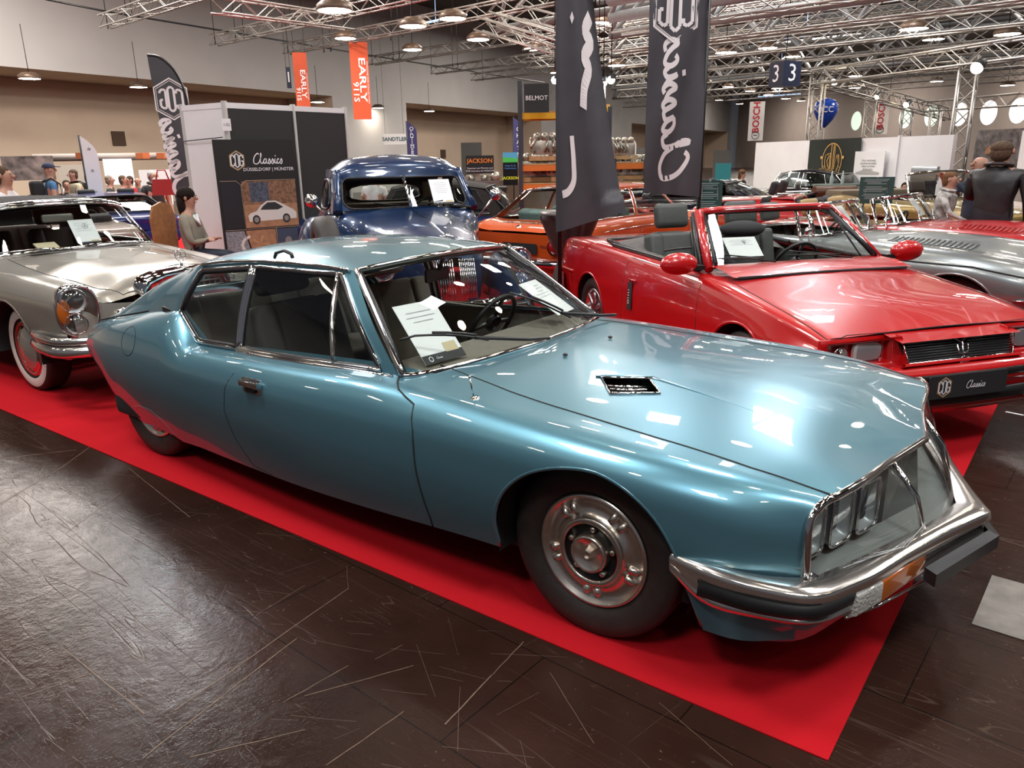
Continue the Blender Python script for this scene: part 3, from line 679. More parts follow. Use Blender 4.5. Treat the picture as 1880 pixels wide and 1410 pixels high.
# ---- trusses
ORD = ['nearest','second','third','fourth','fifth','sixth','seventh','eighth','ninth','tenth']
ALU = mat('aluminium', (.40, .375, .35), .42, .6, noise=.06); TUBEM = mat('painted_tube', (.22, .225, .23), .5, noise=.1)
def truss(a, c, s=.3, n=None, r=.024, m=None, name='lighting_truss', tri=False, **k):
    a = Vector(a); c = Vector(c); t = (c-a); L = t.length; t.normalize(); u = Vector((0, 0, 1)) if abs(t.z) < .9 else Vector((1, 0, 0))
    u = (u-t*u.dot(t)).normalized(); w_ = t.cross(u); n = n or max(2, int(L/(s*1.6)))
    cr = [u*s/2+w_*s/2, u*s/2-w_*s/2, -u*s/2-w_*s/2, -u*s/2+w_*s/2] if not tri else [u*s*.8, -u*s*.4-w_*s*.6, -u*s*.4+w_*s*.6]
    e = empty(name, a, **k); b = B()
    for q in cr: b.tube([q, t*L+q], r, 6)
    b.build('chords', m or ALU, e); b = B(); N = len(cr)
    for j in range(N):
        for i in range(n):
            p = cr[j] if i % 2 == 0 else cr[(j+1) % N]; q = cr[(j+1) % N] if i % 2 == 0 else cr[j]
            b.tube([t*(L*i/n)+p, t*(L*(i+1)/n)+q], r*.55, 4, caps=False)
    b.build('braces', m or ALU, e); return e
TD = Vector((math.cos(R_(174)), math.sin(R_(174)), 0))
ends = [((192, 40), 27, 7), ((392, 74), 30, 12), ((525, 90), 31, 20), ((682, 112), 36, 30), ((795, 130), 42, 30), ((868, 142), 44, 20)]
for i, ((x, y), d, L) in enumerate(ends):
    a = at(x, y, d); truss(a, a-TD*L, .32, group='rigging trusses by the left wall', label=['leftmost', 'second', 'third', 'fourth', 'fifth', 'sixth'][i]+' from the left of the rigging trusses ending near the left wall', cat='truss')
a = at(395, 8, 20); c = at(640, 42, 24); truss(a, c, .34, label='aluminium truss crossing above the left feather flag at the top edge', cat='truss')
for nm_, x, y, x2, y2, d in (('lowest', 880, 44, 1025, 88, 22), ('middle', 905, 34, 1030, 76, 22), ('topmost', 955, 22, 1110, 62, 22)):
    a = at(x, y, d); c = at(x2, y2, d-2); truss(a, c, .3, label=nm_+' of three short bright trusses hanging beside the twisted flag', cat='truss', group='short trusses by the middle flag')
for i, (x, y, d, L) in enumerate([(1105, 62, 26, 16), (1110, 100, 32, 14), (1290, 95, 24, 40), (1290, 120, 30, 45), (1290, 135, 36, 24), (1290, 160, 44, 26), (1290, 60, 20, 30), (1300, 172, 52, 28), (1300, 182, 60, 30), (1290, 20, 17, 24)]):
    a = at(x, y, d)+TD*(d*.12); truss(a, a-TD*(L+d*.12), .38, n=int((L+d*.12)/.6), label=['long lattice truss entering between the two flags, the nearer', 'long lattice truss entering between the two flags, the farther', 'second nearest long lattice truss right of the right flag', 'third nearest long lattice truss right of the right flag', 'long lattice truss passing just left of the cube sign', 'long lattice truss level with the top of the cube sign', 'nearest long lattice truss right of the right flag', 'lowest lattice truss but one under the cube sign', 'lowest and farthest lattice truss under the cube sign', 'long lattice truss at the very top edge right of the right flag'][i], cat='truss', group='lattice trusses under the roof')
def roof_truss(a, L, dirv=None, lab=''):
    t = -(dirv or TD); e = empty('roof_truss', a, label=lab, cat='truss', group='tubular roof trusses'); b = B(); h = 1.5
    b.tube([(0, 0, 0), t*L], .11, 8); s_ = Vector((-t.y, t.x, 0))*.8
    b.tube([s_+Vector((0, 0, h)), s_+t*L+Vector((0, 0, h))], .10, 8); b.tube([-s_+Vector((0, 0, h)), -s_+t*L+Vector((0, 0, h))], .10, 8); b.build('chords', TUBEM, e); b = B(); n = int(L/2.6)
    for i in range(n):
        p = t*(L*i/n); q = t*(L*(i+.5)/n); r = t*(L*(i+1)/n)
        for sg in (1, -1): b.tube([p, q+s_*sg+Vector((0, 0, h))], .055, 6, caps=False); b.tube([q+s_*sg+Vector((0, 0, h)), r], .055, 6, caps=False)
    b.build('web_bars', mat('web_bar', (.30, .30, .30), .45), e); return e
for i, (x, y, d, L) in enumerate(((1290, 40, 19, 34), (1290, 80, 26, 44), (1290, 108, 33, 50), (1290, 128, 41, 30), (1290, 148, 52, 34), (1060, 30, 22, 20), (1290, -30, 14, 26), (1290, 168, 62, 36), (1290, 5, 16.5, 28))):
    a = at(x, y, d)+TD*(d*.13); a.z = min(a.z, 8.6); roof_truss(a, L+d*.13, lab='tubular roof truss, '+['third nearest', 'fifth nearest', 'sixth nearest', 'seventh nearest', 'third farthest', 'fourth nearest', 'nearest', 'farthest', 'second nearest'][i]+' of the grey row crossing the hall')
# stand gantry behind the white partition
G0 = at(1500, 142, 27); G1 = at(1768, 104, 22); G2 = at(1598, 165, 32); G3 = at(1668, 196, 36); G4 = at(1718, 200, 36)
k = dict(cat='truss')
def leg(x, d, ztop, lab):
    p = at(x, 250, d); truss((p.x, p.y, 0), (p.x, p.y, ztop), .36, n=int(ztop/.36), r=.028, label=lab, cat='truss', name='truss_tower')
leg(1493, 27, G0.z, 'aluminium truss tower left of the blue balloon'); leg(1762, 22, G1.z, 'tall aluminium truss tower under the brightest spotlight')
leg(1594, 32, G2.z, 'aluminium truss tower just left of the second hanging white flag'); leg(1661, 36, G3.z, 'thin truss tower beside the third round window'); leg(1713, 36, G4.z, 'thin truss tower before the fourth round window')
truss(G0, G1+(G1-G0)*.6, .4, r=.03, label='upper gantry truss running from the balloon tower to the right edge', cat='truss')
truss(G0, at(1745, 212, 40), .4, r=.03, label='gantry truss slanting down behind the spotlights towards the round windows', cat='truss')
truss(at(1700, 196, 36), at(1880, 182, 30), .36, label='low gantry truss above the round windows at the right', cat='truss')
# ---- lamps
LAMPM = mat('lamp_glow', (1, .88, .72), .5, emit=50); SPOTM = mat('spot_glow', (1, .80, .48), .5, emit=60); WSPOT = mat('white_spot_glow', (.95, .98, 1), .5, emit=45)
SHADE = mat('bronze_shade', (.12, .075, .05), .4, .3)
def make_lamp():
    e = empty('hall_lamp', label='round bronze hall lamp hanging from the roof with a glowing face', cat='lamp', group='round hall lamps')
    b = B(); b.lathe([(.0, .16), (.2, .15), (.33, .05), (.34, -.03), (.33, -.05)], (0, 0, 0)); b.build('lamp_shade', SHADE, e)
    b = B(); b.lathe([(.31, -.045), (0, -.05)], (0, 0, 0), n=20); b.build('lamp_glass', LAMPM, e)
    b = B(); b.tube([(0, 0, .15), (0, 0, 1.6)], .012, 5); b.build('drop_rod', BLACK, e); return e
lamps = [(54, 142, 31), (254, 158, 35), (614, 15, 16), (758, 45, 20), (634, 68, 26), (757, 89, 28), (878, 70, 24), (831, 31, 20), (978, 87, 28), (583, 186, 40), (694, 197, 46), (788, 203, 50),
         (1132, 118, 30), (1022, 132, 40), (1333, 94, 26), (1410, 86, 30), (1678, 50, 22), (1714, 70, 30), (1456, 102, 38), (1296, 151, 45), (1337, 158, 50), (1378, 166, 52), (1411, 173, 55), (1443, 180, 60), (1471, 184, 66), (1427, 161, 50), (1388, 112, 44), (1475, 135, 46), (1569, 138, 40), (1570, 160, 50), (1742, 60, 40), (1720, 148, 50), (1850, 155, 48), (1850, 60, 26), (1358, 190, 80), (1320, 183, 75), (1100, 40, 26), (1120, 108, 40)]
LL = {0: 'round hall lamp under the far-left recess lintel, over the silver beige convertible', 1: 'round hall lamp under the lintel just left of the black feather flag', 2: 'large round hall lamp at the top edge above the left orange-red banner', 3: 'round hall lamp near the top edge, right of the right orange-red banner', 4: 'round hall lamp just above the right orange-red banner', 5: 'round hall lamp hanging right of the right orange-red banner', 6: 'round hall lamp with orange glow left of the short bright trusses', 7: 'larger round hall lamp near the top edge left of the short bright trusses', 8: 'round hall lamp hanging above the black box sign', 9: 'round recess lamp between the two orange-red banners', 10: 'round recess lamp just right of the right orange-red banner', 11: 'rightmost round lamp under the lintel above the white hanging sign', 12: 'round hall lamp between the two tall flags'}
L0 = make_lamp()
for i, (x, y, d) in enumerate(lamps):
    o = L0 if i == 0 else clone(L0); o.location = at(x, y, d)
    o['label'] = LL.get(i, 'round bronze hall lamp hanging among the roof trusses with a glowing face')
rg = random.Random(3)
for i in range(7):
    for j_ in range(7):
        x, y = -16+4.3*i+rg.uniform(-.7, .7), -9+4.5*j_+rg.uniform(-.7, .7)+(2.2 if i % 2 else 0)
        o = clone(L0); o.location = (x, y, 8.9)
        if 'label' in o: o['label'] = 'round hall lamp above the frame, mirrored as a highlight in the front cars'
# spotlights on the gantry
for i, (x, y, d, r, lab) in enumerate([(1532, 150, 27, .10, 'glaring spotlight on the gantry beside the balloon tower'), (1794, 124, 21, .13, 'brightest glaring spotlight, high at the right on the gantry'), (1610, 178, 31, .08, 'glaring spotlight above the second hanging white flag'), (1664, 192, 33, .10, 'glaring spotlight above the third round window')]):
    p = at(x, y, d); e = empty('spotlight', p, label=lab, cat='spotlight'); b = B(); b.lathe([(.0, .25), (r*.8, .22), (r*1.1, .0), (r*1.1, -.02)], (0, 0, 0), (.3, .6, .5), 16); b.build('housing', BLACK, e)
    b = B(); v = (Vector((CX, CY, 1.6))-p).normalized(); b.lathe([(r, 0), (0, .01)], v*.03, v, 16); b.build('lens', SPOTM, e)
for i, (x, y, d) in enumerate([(1019, 147, 20), (1099, 143, 20), (1108, 152, 20), (1122, 147, 20)]):
    p = at(x, y, d); e = empty('spotlight', p, label=['floodlight left of the twisted flag beside the black box sign', 'upper left floodlight right of the twisted flag', 'middle floodlight right of the twisted flag', 'rightmost floodlight over the engine racking'][i], cat='spotlight', group='white floodlights over the engine racking'); b = B(); b.box((0, 0, .08), (.2, .12, .12)); b.build('housing', BLACK, e); b = B(); b.tube([(0, 0, .12), (0, 0, 10.6-p.z)], .012, 5); b.build('hanger_rod', BLACK, e)
    b = B(); v = (Vector((CX, CY, 1.6))-p).normalized(); b.lathe([(.09, 0), (0, .01)], v*.05, v, 14); b.build('lens', WSPOT, e)
# black cable along the wall with hanging loops
b = B(); b.tube([at(75, -3, 27), at(200, 22, 28), at(430, 60, 31), at(700, 105, 36), at(1000, 152, 44)], .03, 5); b.build('wall_cable', BLACK, label='long black cable slung along the top of the left wall', cat='cable')
HK = None
for x, y, d in ((196, 37, 27), (232, 25, 27), (242, 22, 27), (394, 68, 29), (432, 61, 30), (447, 58, 30), (528, 85, 31), (594, 84, 31), (607, 82, 31), (718, 60, 28), (739, 54, 28), (683, 108, 33), (722, 100, 34), (733, 98, 34), (792, 124, 40), (831, 118, 40), (886, 139, 42), (840, 116, 40)):
    p = at(x, y, d)
    if HK is None:
        HK = empty('hanging_hook', label='black triangular rigging hook hanging on a cable', cat='hook', group='rigging hooks'); b = B(); b.tube([(0, 0, 0), (0, .11, -.22), (0, -.11, -.22)], .018, 5, closed=True); b.build('loop', BLACK, HK); b = B(); b.tube([(0, 0, 0), (0, 0, 3.2)], .010, 4); b.build('wire', BLACK, HK); o = HK
    else: o = clone(HK)
    o.location = p; o.rotation_euler = (0, 0, R_(60))
# small openings, signs on the wall
for i, (u, z, n) in enumerate(((15.4, 2.85, DW+3.2), (22.5, 2.8, DW+3.2), (48, 2.1, DW+3.2), (60.5, 2.1, DW-.01))):
    b = B(); b.box((0, 0, 0), (.62, .06, .6)); o = b.build('wall_vent', mat('vent_brown', (.10, .06, .04), .8), label=['square dark wall opening at the far left', 'square dark wall opening left of the black feather flag', 'small dark wall opening beside the white hanging sign', 'dark small wall opening near the purple flag'][i], cat='vent'); o.location = H(u, n-.03, z); o.rotation_euler = (0, 0, HALL_ROT)
for x0, y0, x1, y1, d, lab in ((846, 262, 884, 300, 46, 'grey roller door in the recess behind the red sign'), (1147, 272, 1186, 340, 50, 'grey roller door behind the right flag'), (1310, 276, 1340, 330, 60, 'dark doorway in the pale wall at the right')):
    a = at(x0, y0, d); c = at(x1, y0, d); t = Vector((c.x-a.x, c.y-a.y, 0)); b = B(); b.add([(a.x, a.y, 0), (c.x, c.y, 0), (c.x, c.y, a.z), (a.x, a.y, a.z)], [(0, 1, 2, 3)]); q = t.normalized(); nn = Vector((q.y, -q.x, 0))*.1
    b.add([Vector(p)+nn*-1 for p in ((a.x, a.y, 0), (c.x, c.y, 0), (c.x, c.y, a.z), (a.x, a.y, a.z))], [(3, 2, 1, 0)]); b.build('door_%d' % (1+x0 % 7), mat('roller_door', (.10, .095, .09), .6), kind='structure')
# ================================================================ light blue fastback coupe (the big one in front)
SMB = mat('light_blue_paint', (.10, .245, .31), .33, .6, 1.0, coatr=.02, noise=.01, nscale=300)
def make_sm():
    car = empty('coupe', (0, 0, 0), label='light metallic blue fastback coupe with glass-covered nose, nearest car, on the red carpet', cat='car')
    rows = [
     [(-3.628,.685,.505),(-3.63,.695,.53),(-3.632,.70,.56),(-3.632,.69,.61),(-3.63,.655,.665),(-3.625,.585,.705),(-3.62,.3,.70),(-3.62,0,.70)],
     [(-3.45,.70,.365),(-3.45,.725,.43),(-3.45,.745,.53),(-3.45,.735,.62),(-3.45,.69,.70),(-3.45,.61,.742),(-3.45,.3,.74),(-3.45,0,.74)],
     [(-3.32,.71,.262),(-3.32,.745,.36),(-3.32,.772,.53),(-3.32,.757,.64),(-3.32,.71,.725),(-3.32,.625,.765),(-3.32,.3,.76),(-3.32,0,.76)],
     [(-3.16,.725,.220),(-3.16,.765,.34),(-3.16,.795,.535),(-3.16,.78,.65),(-3.16,.735,.745),(-3.16,.64,.79),(-3.16,.3,.78),(-3.16,0,.78)],
     [(-2.95,.745,.193),(-2.95,.79,.33),(-2.95,.82,.54),(-2.95,.805,.66),(-2.95,.76,.765),(-2.95,.655,.83),(-2.95,.3,.80),(-2.95,0,.80)],
     [(-2.56,.775,.187),(-2.56,.82,.33),(-2.56,.85,.545),(-2.56,.835,.67),(-2.56,.785,.785),(-2.56,.69,.888),(-2.56,.3,.80),(-2.56,0,.80)],
     [(-2.36,.79,.200),(-2.36,.83,.335),(-2.36,.862,.55),(-2.36,.848,.66),(-2.36,.80,.715),(-2.36,.715,.737),(-2.36,.3,.74),(-2.36,0,.74)],
     [(-2.0,.815,.206),(-2.0,.85,.34),(-2.0,.878,.55),(-2.0,.864,.665),(-2.0,.82,.725),(-2.0,.73,.753),(-2.0,.3,.75),(-2.0,0,.75)],
     [(-1.5,.84,.214),(-1.5,.875,.35),(-1.5,.90,.56),(-1.5,.885,.68),(-1.5,.835,.745),(-1.5,.745,.777),(-1.5,.3,.77),(-1.5,0,.77)],
     [(-.96,.855,.238),(-.96,.89,.36),(-.96,.912,.57),(-.96,.895,.69),(-.96,.84,.765),(-.96,.745,.798),(-.96,.3,.79),(-.96,0,.79)],
     [(-.66,.865,.260),(-.66,.895,.37),(-.66,.917,.575),(-.66,.90,.695),(-.66,.83,.768),(-.66,.72,.792),(-.70,.3,.812),(-.70,0,.818)],
     [(-.33,.87,.275),(-.33,.90,.38),(-.33,.92,.575),(-.33,.905,.69),(-.33,.84,.755),(-.33,.71,.775),(-.33,.3,.802),(-.33,0,.812)],
     [(.0,.875,.27),(.0,.905,.38),(.0,.922,.575),(.0,.908,.685),(.0,.85,.742),(.0,.70,.762),(.0,.3,.79),(.0,0,.80)],
     [(.35,.87,.235),(.35,.895,.36),(.35,.908,.56),(.35,.893,.665),(.35,.84,.722),(.35,.71,.742),(.36,.3,.768),(.37,0,.775)],
     [(.55,.845,.222),(.55,.865,.34),(.55,.872,.53),(.55,.857,.64),(.55,.81,.70),(.57,.70,.72),(.62,.3,.732),(.64,0,.735)],
     [(.69,.79,.25),(.69,.80,.36),(.692,.80,.50),(.695,.793,.60),(.70,.765,.672),(.735,.70,.692),(.812,.3,.680),(.866,0,.676)]]
    A = dense(mirror(rows), 6, 5, cr=(5, 6), cc=(7,))
    S = Skin(A, flip=False)
    REF = S
    right = lambda c: c.y < -.3
    sidec = lambda c: abs(c.y) > .3
    # wheel openings
    arch = [(-.36,.0),(-.338,.27),(-.336,.40),(-.285,.52),(-.205,.60),(-.115,.647),(-.02,.672),(.08,.677),(.185,.648),(.285,.578),(.348,.487),(.385,.39),(.435,.235),(.47,.1),(.47,-.1),(-.36,-.1)]
    a_ = [tuple(p) for p in spl(arch[1:13], 4)]; arch = [arch[0]]+a_+arch[13:]
    S.take(S.cut(arch, 'xz', sidec))
    rear = [(-2.995,.0),(-2.995,.195),(-2.93,.208),(-2.8,.212),(-2.63,.206),(-2.56,.19),(-2.5,.0)]
    S.take(S.cut(rear, 'xz', sidec))
    # cockpit opening under the glass
    S.take(S.cut([(-.80,-.66),(-.73,-.3),(-.71,0),(-.73,.3),(-.80,.66),(-2.5,.66),(-3.3,.5),(-3.3,-.5),(-2.5,-.66)], 'xy', lambda c: c.z > .68))
    # vent hole in the bonnet
    vent = [(-.235,-.33),(-.075,-.235),(.03,-.36),(-.115,-.47)]
    S.take(S.cut(vent, 'xy', lambda c: c.z > .65))
    hood = [(-.86,-.56),(-.70,-.60),(-.45,-.645),(-.28,-.665),(.17,-.705),(.5,-.72),(.73,-.705),(1.0,-.69),(1.0,.69),(.73,.705),(.5,.72),(.17,.705),(-.28,.665),(-.45,.645),(-.70,.60),(-.86,.56)]
    S.take(S.cut(hood, 'xy', lambda c: c.z > .64), 'bonnet', SMB, car)
    door = [(-.955,.86),(-.93,.80),(-.85,.775),(-.735,.745),(-.70,.66),(-.69,.5),(-.665,.30),(-.665,.0),(-1.70,.0),(-1.85,.23),(-1.93,.36),(-1.96,.50),(-1.93,.62),(-1.87,.70),(-1.815,.79),(-1.81,.86)]
    for sg, nm in ((-1, 'door'), (1, 'door')):
        S.take(S.cut(door, 'xz', lambda c: c.y*sg > .3), nm, SMB, car)
    skirt = [(-3.17,.10),(-3.16,.235),(-3.08,.285),(-2.93,.33),(-2.80,.333),(-2.70,.30),(-2.60,.20),(-2.56,.10)]
    S.take(S.cut(skirt, 'xz', right), 'wheel_spat', SMB, car)
    S.rest('body', SMB, car)
    for sg in (-1, 1): b = B(); b.tube(REF.drape([p for p in a_ if p[1] > .2], side=sg, off=-.006), .008, 6); b.build('arch_lip', SMB, car)
    # black shut lines
    S.bvh = REF.bvh
    for q_ in (hood[0:7], hood[9:]): b = B(); S.seam(b, q_, ax='xy', r=.0045, off=-.0015); b.build('bonnet_gap', GAP, car)
    for sd in (-1, 1):
        b = B(); S.seam(b, [(-.93,.80),(-.85,.775),(-.735,.745),(-.70,.66),(-.69,.5),(-.665,.30),(-.663,.25)], side=sd, r=.0045); b.build('door_gap', GAP, car)
        b = B(); S.seam(b, [(-1.70,.215),(-1.85,.23),(-1.93,.36),(-1.96,.50),(-1.93,.62),(-1.88,.69),(-1.845,.735)], side=sd, r=.0028); b.build('door_gap', GAP, car)
    b = B(); S.seam(b, skirt[1:7], r=.002); b.build('spat_gap_glint', mat('lit_edge', (.3, .45, .5), .3, .3), car)  # spat seam drawn pale: light caught on its edge put into the colour
    # fuel flap
    b = B(); b.tube(S.drape(arc(-2.93, .70, .085, 0, 360, 28, .075), off=-.001), .0028, 6); b.build('fuel_flap_gap', GAP, car)
    # dark sill and underbody
    b = B(); b.box((-1.35, 0, .27), (3.9, 1.5, .12)); b.box((.52, 0, .42), (.3, 1.2, .3)); b.build('underbody', GAP, car, bev=.03)
    for sg in (-1, 1):
        liner(car, .02, .33, sg*.865, sg, .37, a0=-12, a1=192); liner(car, -2.93, .36, sg*.74, sg, .34, a0=0, a1=180)
    wheel(car, (0, -.80, .325), .325, -1); wheel(car, (0, .80, .325), .325, 1)
    wheel(car, (-2.95, -.715, .325), .325, -1); wheel(car, (-2.95, .715, .325), .325, 1)
    # ---- glasshouse
    def full(r): return dense(mirror(r), 8, 5)
    wsb = [(-.905,.745,.798),(-.87,.72,.800),(-.80,.55,.806),(-.74,.28,.816),(-.718,0,.818)]
    wst = [(-1.345,.548,1.160),(-1.325,.50,1.166),(-1.30,.38,1.176),(-1.275,.2,1.186),(-1.265,0,1.190)]
    mid = [tuple(np.array(a)*.5+np.array(c)*.5+np.array(d)) for a, c, d in zip(wsb, wst, [(0, 0, 0), (.005, .0, .01), (.015, 0, .03), (.02, 0, .035), (.02, 0, .035)])]
    W = Skin(full([wst, mid, wsb])); W.rest('windscreen', GLASS, car)
    roof = [[(-1.345,.548,1.164),(-1.325,.50,1.170),(-1.30,.38,1.180),(-1.275,.2,1.190),(-1.265,0,1.194)],
            [(-1.60,.575,1.170),(-1.60,.50,1.192),(-1.60,.38,1.212),(-1.60,.2,1.226),(-1.60,0,1.230)],
            [(-2.0,.585,1.163),(-2.0,.51,1.19),(-2.0,.39,1.215),(-2.0,.2,1.231),(-2.0,0,1.236)],
            [(-2.38,.582,1.128),(-2.38,.51,1.155),(-2.38,.40,1.178),(-2.38,.2,1.196),(-2.38,0,1.202)],
            [(-2.56,.568,1.095),(-2.56,.50,1.125),(-2.56,.40,1.143),(-2.56,.2,1.158),(-2.56,0,1.164)]]
    Rf = Skin(full(roof), flip=True); Rf.rest('roof', SMB, car)
    hatch = [roof[-1],
             [(-2.74,.60,.965),(-2.74,.52,1.06),(-2.74,.42,1.085),(-2.74,.2,1.10),(-2.74,0,1.105)],
             [(-2.95,.625,.838),(-2.95,.54,.985),(-2.95,.44,1.015),(-2.95,.2,1.03),(-2.95,0,1.035)],
             [(-3.3,.62,.77),(-3.3,.53,.85),(-3.3,.43,.885),(-3.3,.2,.90),(-3.3,0,.905)],
             [(-3.64,.585,.708),(-3.64,.5,.72),(-3.64,.42,.73),(-3.64,.2,.74),(-3.64,0,.742)]]
    Hs = Skin(full(hatch), flip=True)
    Hs.take(Hs.cut([(-2.64,-.40),(-2.64,.40),(-3.42,.40),(-3.42,-.40)], 'xy'), 'rear_window', DGLASS, car)
    Hs.rest('tailgate', SMB, car)
    b = B(); b.tube(Hs.drape([(-2.64,-.40),(-2.64,.40),(-3.42,.40),(-3.42,-.40)], 'xy', closed=True, off=.002)[:-1], .007, 6, closed=True); b.build('rear_window_trim', CHROME, car)
    b = B(); b.tube([(-2.57,-.572,1.09),(-2.75,-.605,.965),(-2.95,-.635,.842),(-3.3,-.63,.775),(-3.62,-.60,.712)], .005, 6); b.tube([(-2.57,.572,1.09),(-2.75,.605,.965),(-2.95,.635,.842),(-3.3,.63,.775),(-3.62,.60,.712)], .005, 6); b.build('tailgate_gap', GAP, car)
    base = [(-.93,.742,.798),(-1.0,.742,.796),(-1.5,.745,.777),(-2.0,.73,.753),(-2.36,.715,.737),(-2.56,.69,.888),(-2.95,.645,.838)]
    rail = [(-1.345,.552,1.162),(-1.40,.556,1.166),(-1.62,.575,1.172),(-2.0,.585,1.165),(-2.38,.582,1.13),(-2.5,.578,1.115),(-2.57,.568,1.095)]
    mm = [tuple(np.array(a)*.5+np.array(c)*.5+np.array((0, .018, 0))) for a, c in zip(base, rail)]
    g1 = [(-1.02,.806),(-1.40,1.150),(-1.985,1.147),(-1.985,.764)]
    g2 = [(-2.02,.764),(-2.355,.751),(-2.38,.757),(-2.542,.885),(-2.545,.897),(-2.462,1.085),(-2.44,1.100),(-2.02,1.145)]
    for sg in (-1, 1):
        f = lambda r: [(p[0], p[1]*sg, p[2]) for p in r]
        D = np.stack([spl(f(base), 6, (4, 5)), spl(f(mm), 6, (4, 5)), spl(f(rail), 6)], axis=0)
        D = np.stack([spl(D[:, j], 5) for j in range(D.shape[1])], axis=1)
        Q = Skin(D, flip=(sg < 0))
        Q.take(Q.cut(g1, 'xz'), 'door_window', GLASS, car); Q.take(Q.cut(g2, 'xz'), 'quarter_window', GLASS, car)
        Q.rest('pillars', SMB, car)
        b = B(); e = .004
        for g in (g1, g2): b.tube(Q.drape(g, side=sg, off=e, closed=True)[:-1], .0085, 6, closed=True)
        b.tube(Q.drape([(-2.003,.760),(-2.003,1.150)], side=sg, off=e), .014, 6)
        b.tube(Q.drape([(-1.31,.795),(-1.43,1.15)], side=sg, off=e), .010, 6)
        b.tube([(p[0], (abs(p[1])+.008)*sg, p[2]-.004) for p in spl([(-.95,.745,.797),(-1.5,.75,.778),(-1.99,.735,.757)], 5)], .010, 6)
        b.tube([(p[0], (abs(p[1])+.006)*sg, p[2]+.004) for p in spl([(-1.37,.556,1.165),(-1.62,.58,1.176),(-2.0,.59,1.169),(-2.38,.587,1.134),(-2.46,.585,1.12)], 4)], .008, 6)
        b.build('window_trim', CHROME, car)
        b = B()
        b.tube(Q.drape([(x*.985-.033, z*.97+.028) for x, z in g1], side=sg, off=-.004, closed=True)[:-1], .012, 6, closed=True)
        b.tube(Q.drape([(-2.29+(x+2.29)*.955, .93+(z-.93)*.95) for x, z in g2], side=sg, off=-.004, closed=True)[:-1], .013, 6, closed=True)
        b.build('window_seal', BLACK, car)
    # windscreen frame in bright metal
    b = B()
    P = [(p[0]+.004, -p[1], p[2]+.004) for p in wsb]+[(p[0]+.004, p[1], p[2]+.004) for p in wsb[:-1][::-1]]
    b.tube(spl(P, 5), .011, 6, upv=(0, 0, 1), flat=1.2)
    P = [(p[0]+.006, -p[1], p[2]+.006) for p in wst]+[(p[0]+.006, p[1], p[2]+.006) for p in wst[:-1][::-1]]
    b.tube(spl(P, 5), .012, 6)
    for sg in (-1, 1): b.tube(spl([(wsb[0][0]+.006, sg*wsb[0][1], .803), (mid[0][0]+.006, sg*(mid[0][1]+.006), mid[0][2]+.005), (wst[0][0]+.006, sg*wst[0][1], 1.166)], 6), .017, 8, upv=(0, sg, 0), flat=.6)
    b.build('windscreen_frame', CHROME, car)
    b = B()
    for sg in (-1, 1): b.tube([(-.915, sg*.722, .805), (-1.115, sg*.634, .99), (-1.33, sg*.535, 1.155)], .012, 6)
    b.tube([(p[0]-.01, p[1], p[2]-.012) for p in spl([(q[0], -q[1], q[2]) for q in wst[1:]]+[(q[0], q[1], q[2]) for q in wst[1:-1][::-1]], 4)], .012, 6)
    b.build('windscreen_seal', BLACK, car)
    # ---- nose: three glass covers in a bright frame
    T = [(.700,.775,.655),(.715,.745,.677),(.74,.69,.685),(.80,.30,.668),(.858,0,.664)]
    Bo = [(.705,.795,.475),(.73,.77,.452),(.80,.62,.435),(.93,.26,.425),(.985,0,.43)]
    M1 = [tuple(np.array(a)*.5+np.array(c)*.5+np.array((.022, .006, .006))) for a, c in zip(T, Bo)]; M1[-1] = (M1[-1][0], 0, M1[-1][2])
    N = Skin(dense(mirror([T, M1, Bo]), 8, 6), flip=True)
    N.take(N.cut([(-.275,.40),(-.275,.72),(.275,.72),(.275,.40)], 'yz'), 'number_plate_glass', glass('nose_glass', (.9, .93, .92), 1.15), car)
    N.take(N.cut([(-.9,.3),(-.9,.8),(0,.8),(0,.3)], 'yz'), 'headlamp_glass', MT['nose_glass'], car)
    N.rest('headlamp_glass', MT['nose_glass'], car)
    b = B(); fr = lambda r, dz=0, dx=0: spl([(q[0]+dx, -q[1], q[2]+dz) for q in r]+[(q[0]+dx, q[1], q[2]+dz) for q in r[:-1][::-1]], 5, crease=(4,))
    b.tube(fr(T, .004, .006), .0125, 6, flat=1.1); b.tube(fr(Bo, 0, .004), .0125, 6)
    for sg in (-1, 1):
        b.tube(spl([(.712, sg*.752, .674), (.700, sg*.785, .64), (.703, sg*.802, .56), (.708, sg*.802, .472)], 5), .0165, 8, upv=(1, 0, 0), flat=.7)
        b.tube([tuple(Vector(p)+Vector((.006, 0, .003))) for p in [N.vc[0]]] if 0 else [(.812, sg*.278, .668), (.895, sg*.278, .565), (.935, sg*.278, .425)], .009, 6)
    b.build('nose_frame', CHROME, car)
    b = B(); 
    for sg in (-1, 1): b.tube([(.806, sg*.262, .664), (.888, sg*.262, .563), (.932, sg*.262, .428)], .006, 6)
    b.build('nose_seal', GAP, car)
    # lamp bowls behind the glass
    hs = mat('lamp_housing', (.015, .015, .016), .35); fl = mat('lamp_shelf', (.20, .21, .20), .45, noise=.05)
    b = B(); b.add([(.60,-.78,.45),(.80,-.25,.42),(.80,-.25,.67),(.60,-.78,.67)], [(0, 1, 2, 3)]); b.add([(.60,.78,.45),(.80,.25,.42),(.80,.25,.67),(.60,.78,.67)], [(3, 2, 1, 0)])
    b.build('lamp_housing', hs, car)
    b = B(); b.add([(.58,-.79,.452),(.72,-.785,.448),(.80,-.615,.43),(.93,-.26,.422),(.985,0,.428),(.93,.26,.422),(.80,.615,.43),(.72,.785,.448),(.58,.79,.452)], [tuple(range(9))]); b.build('lamp_shelf', fl, car)
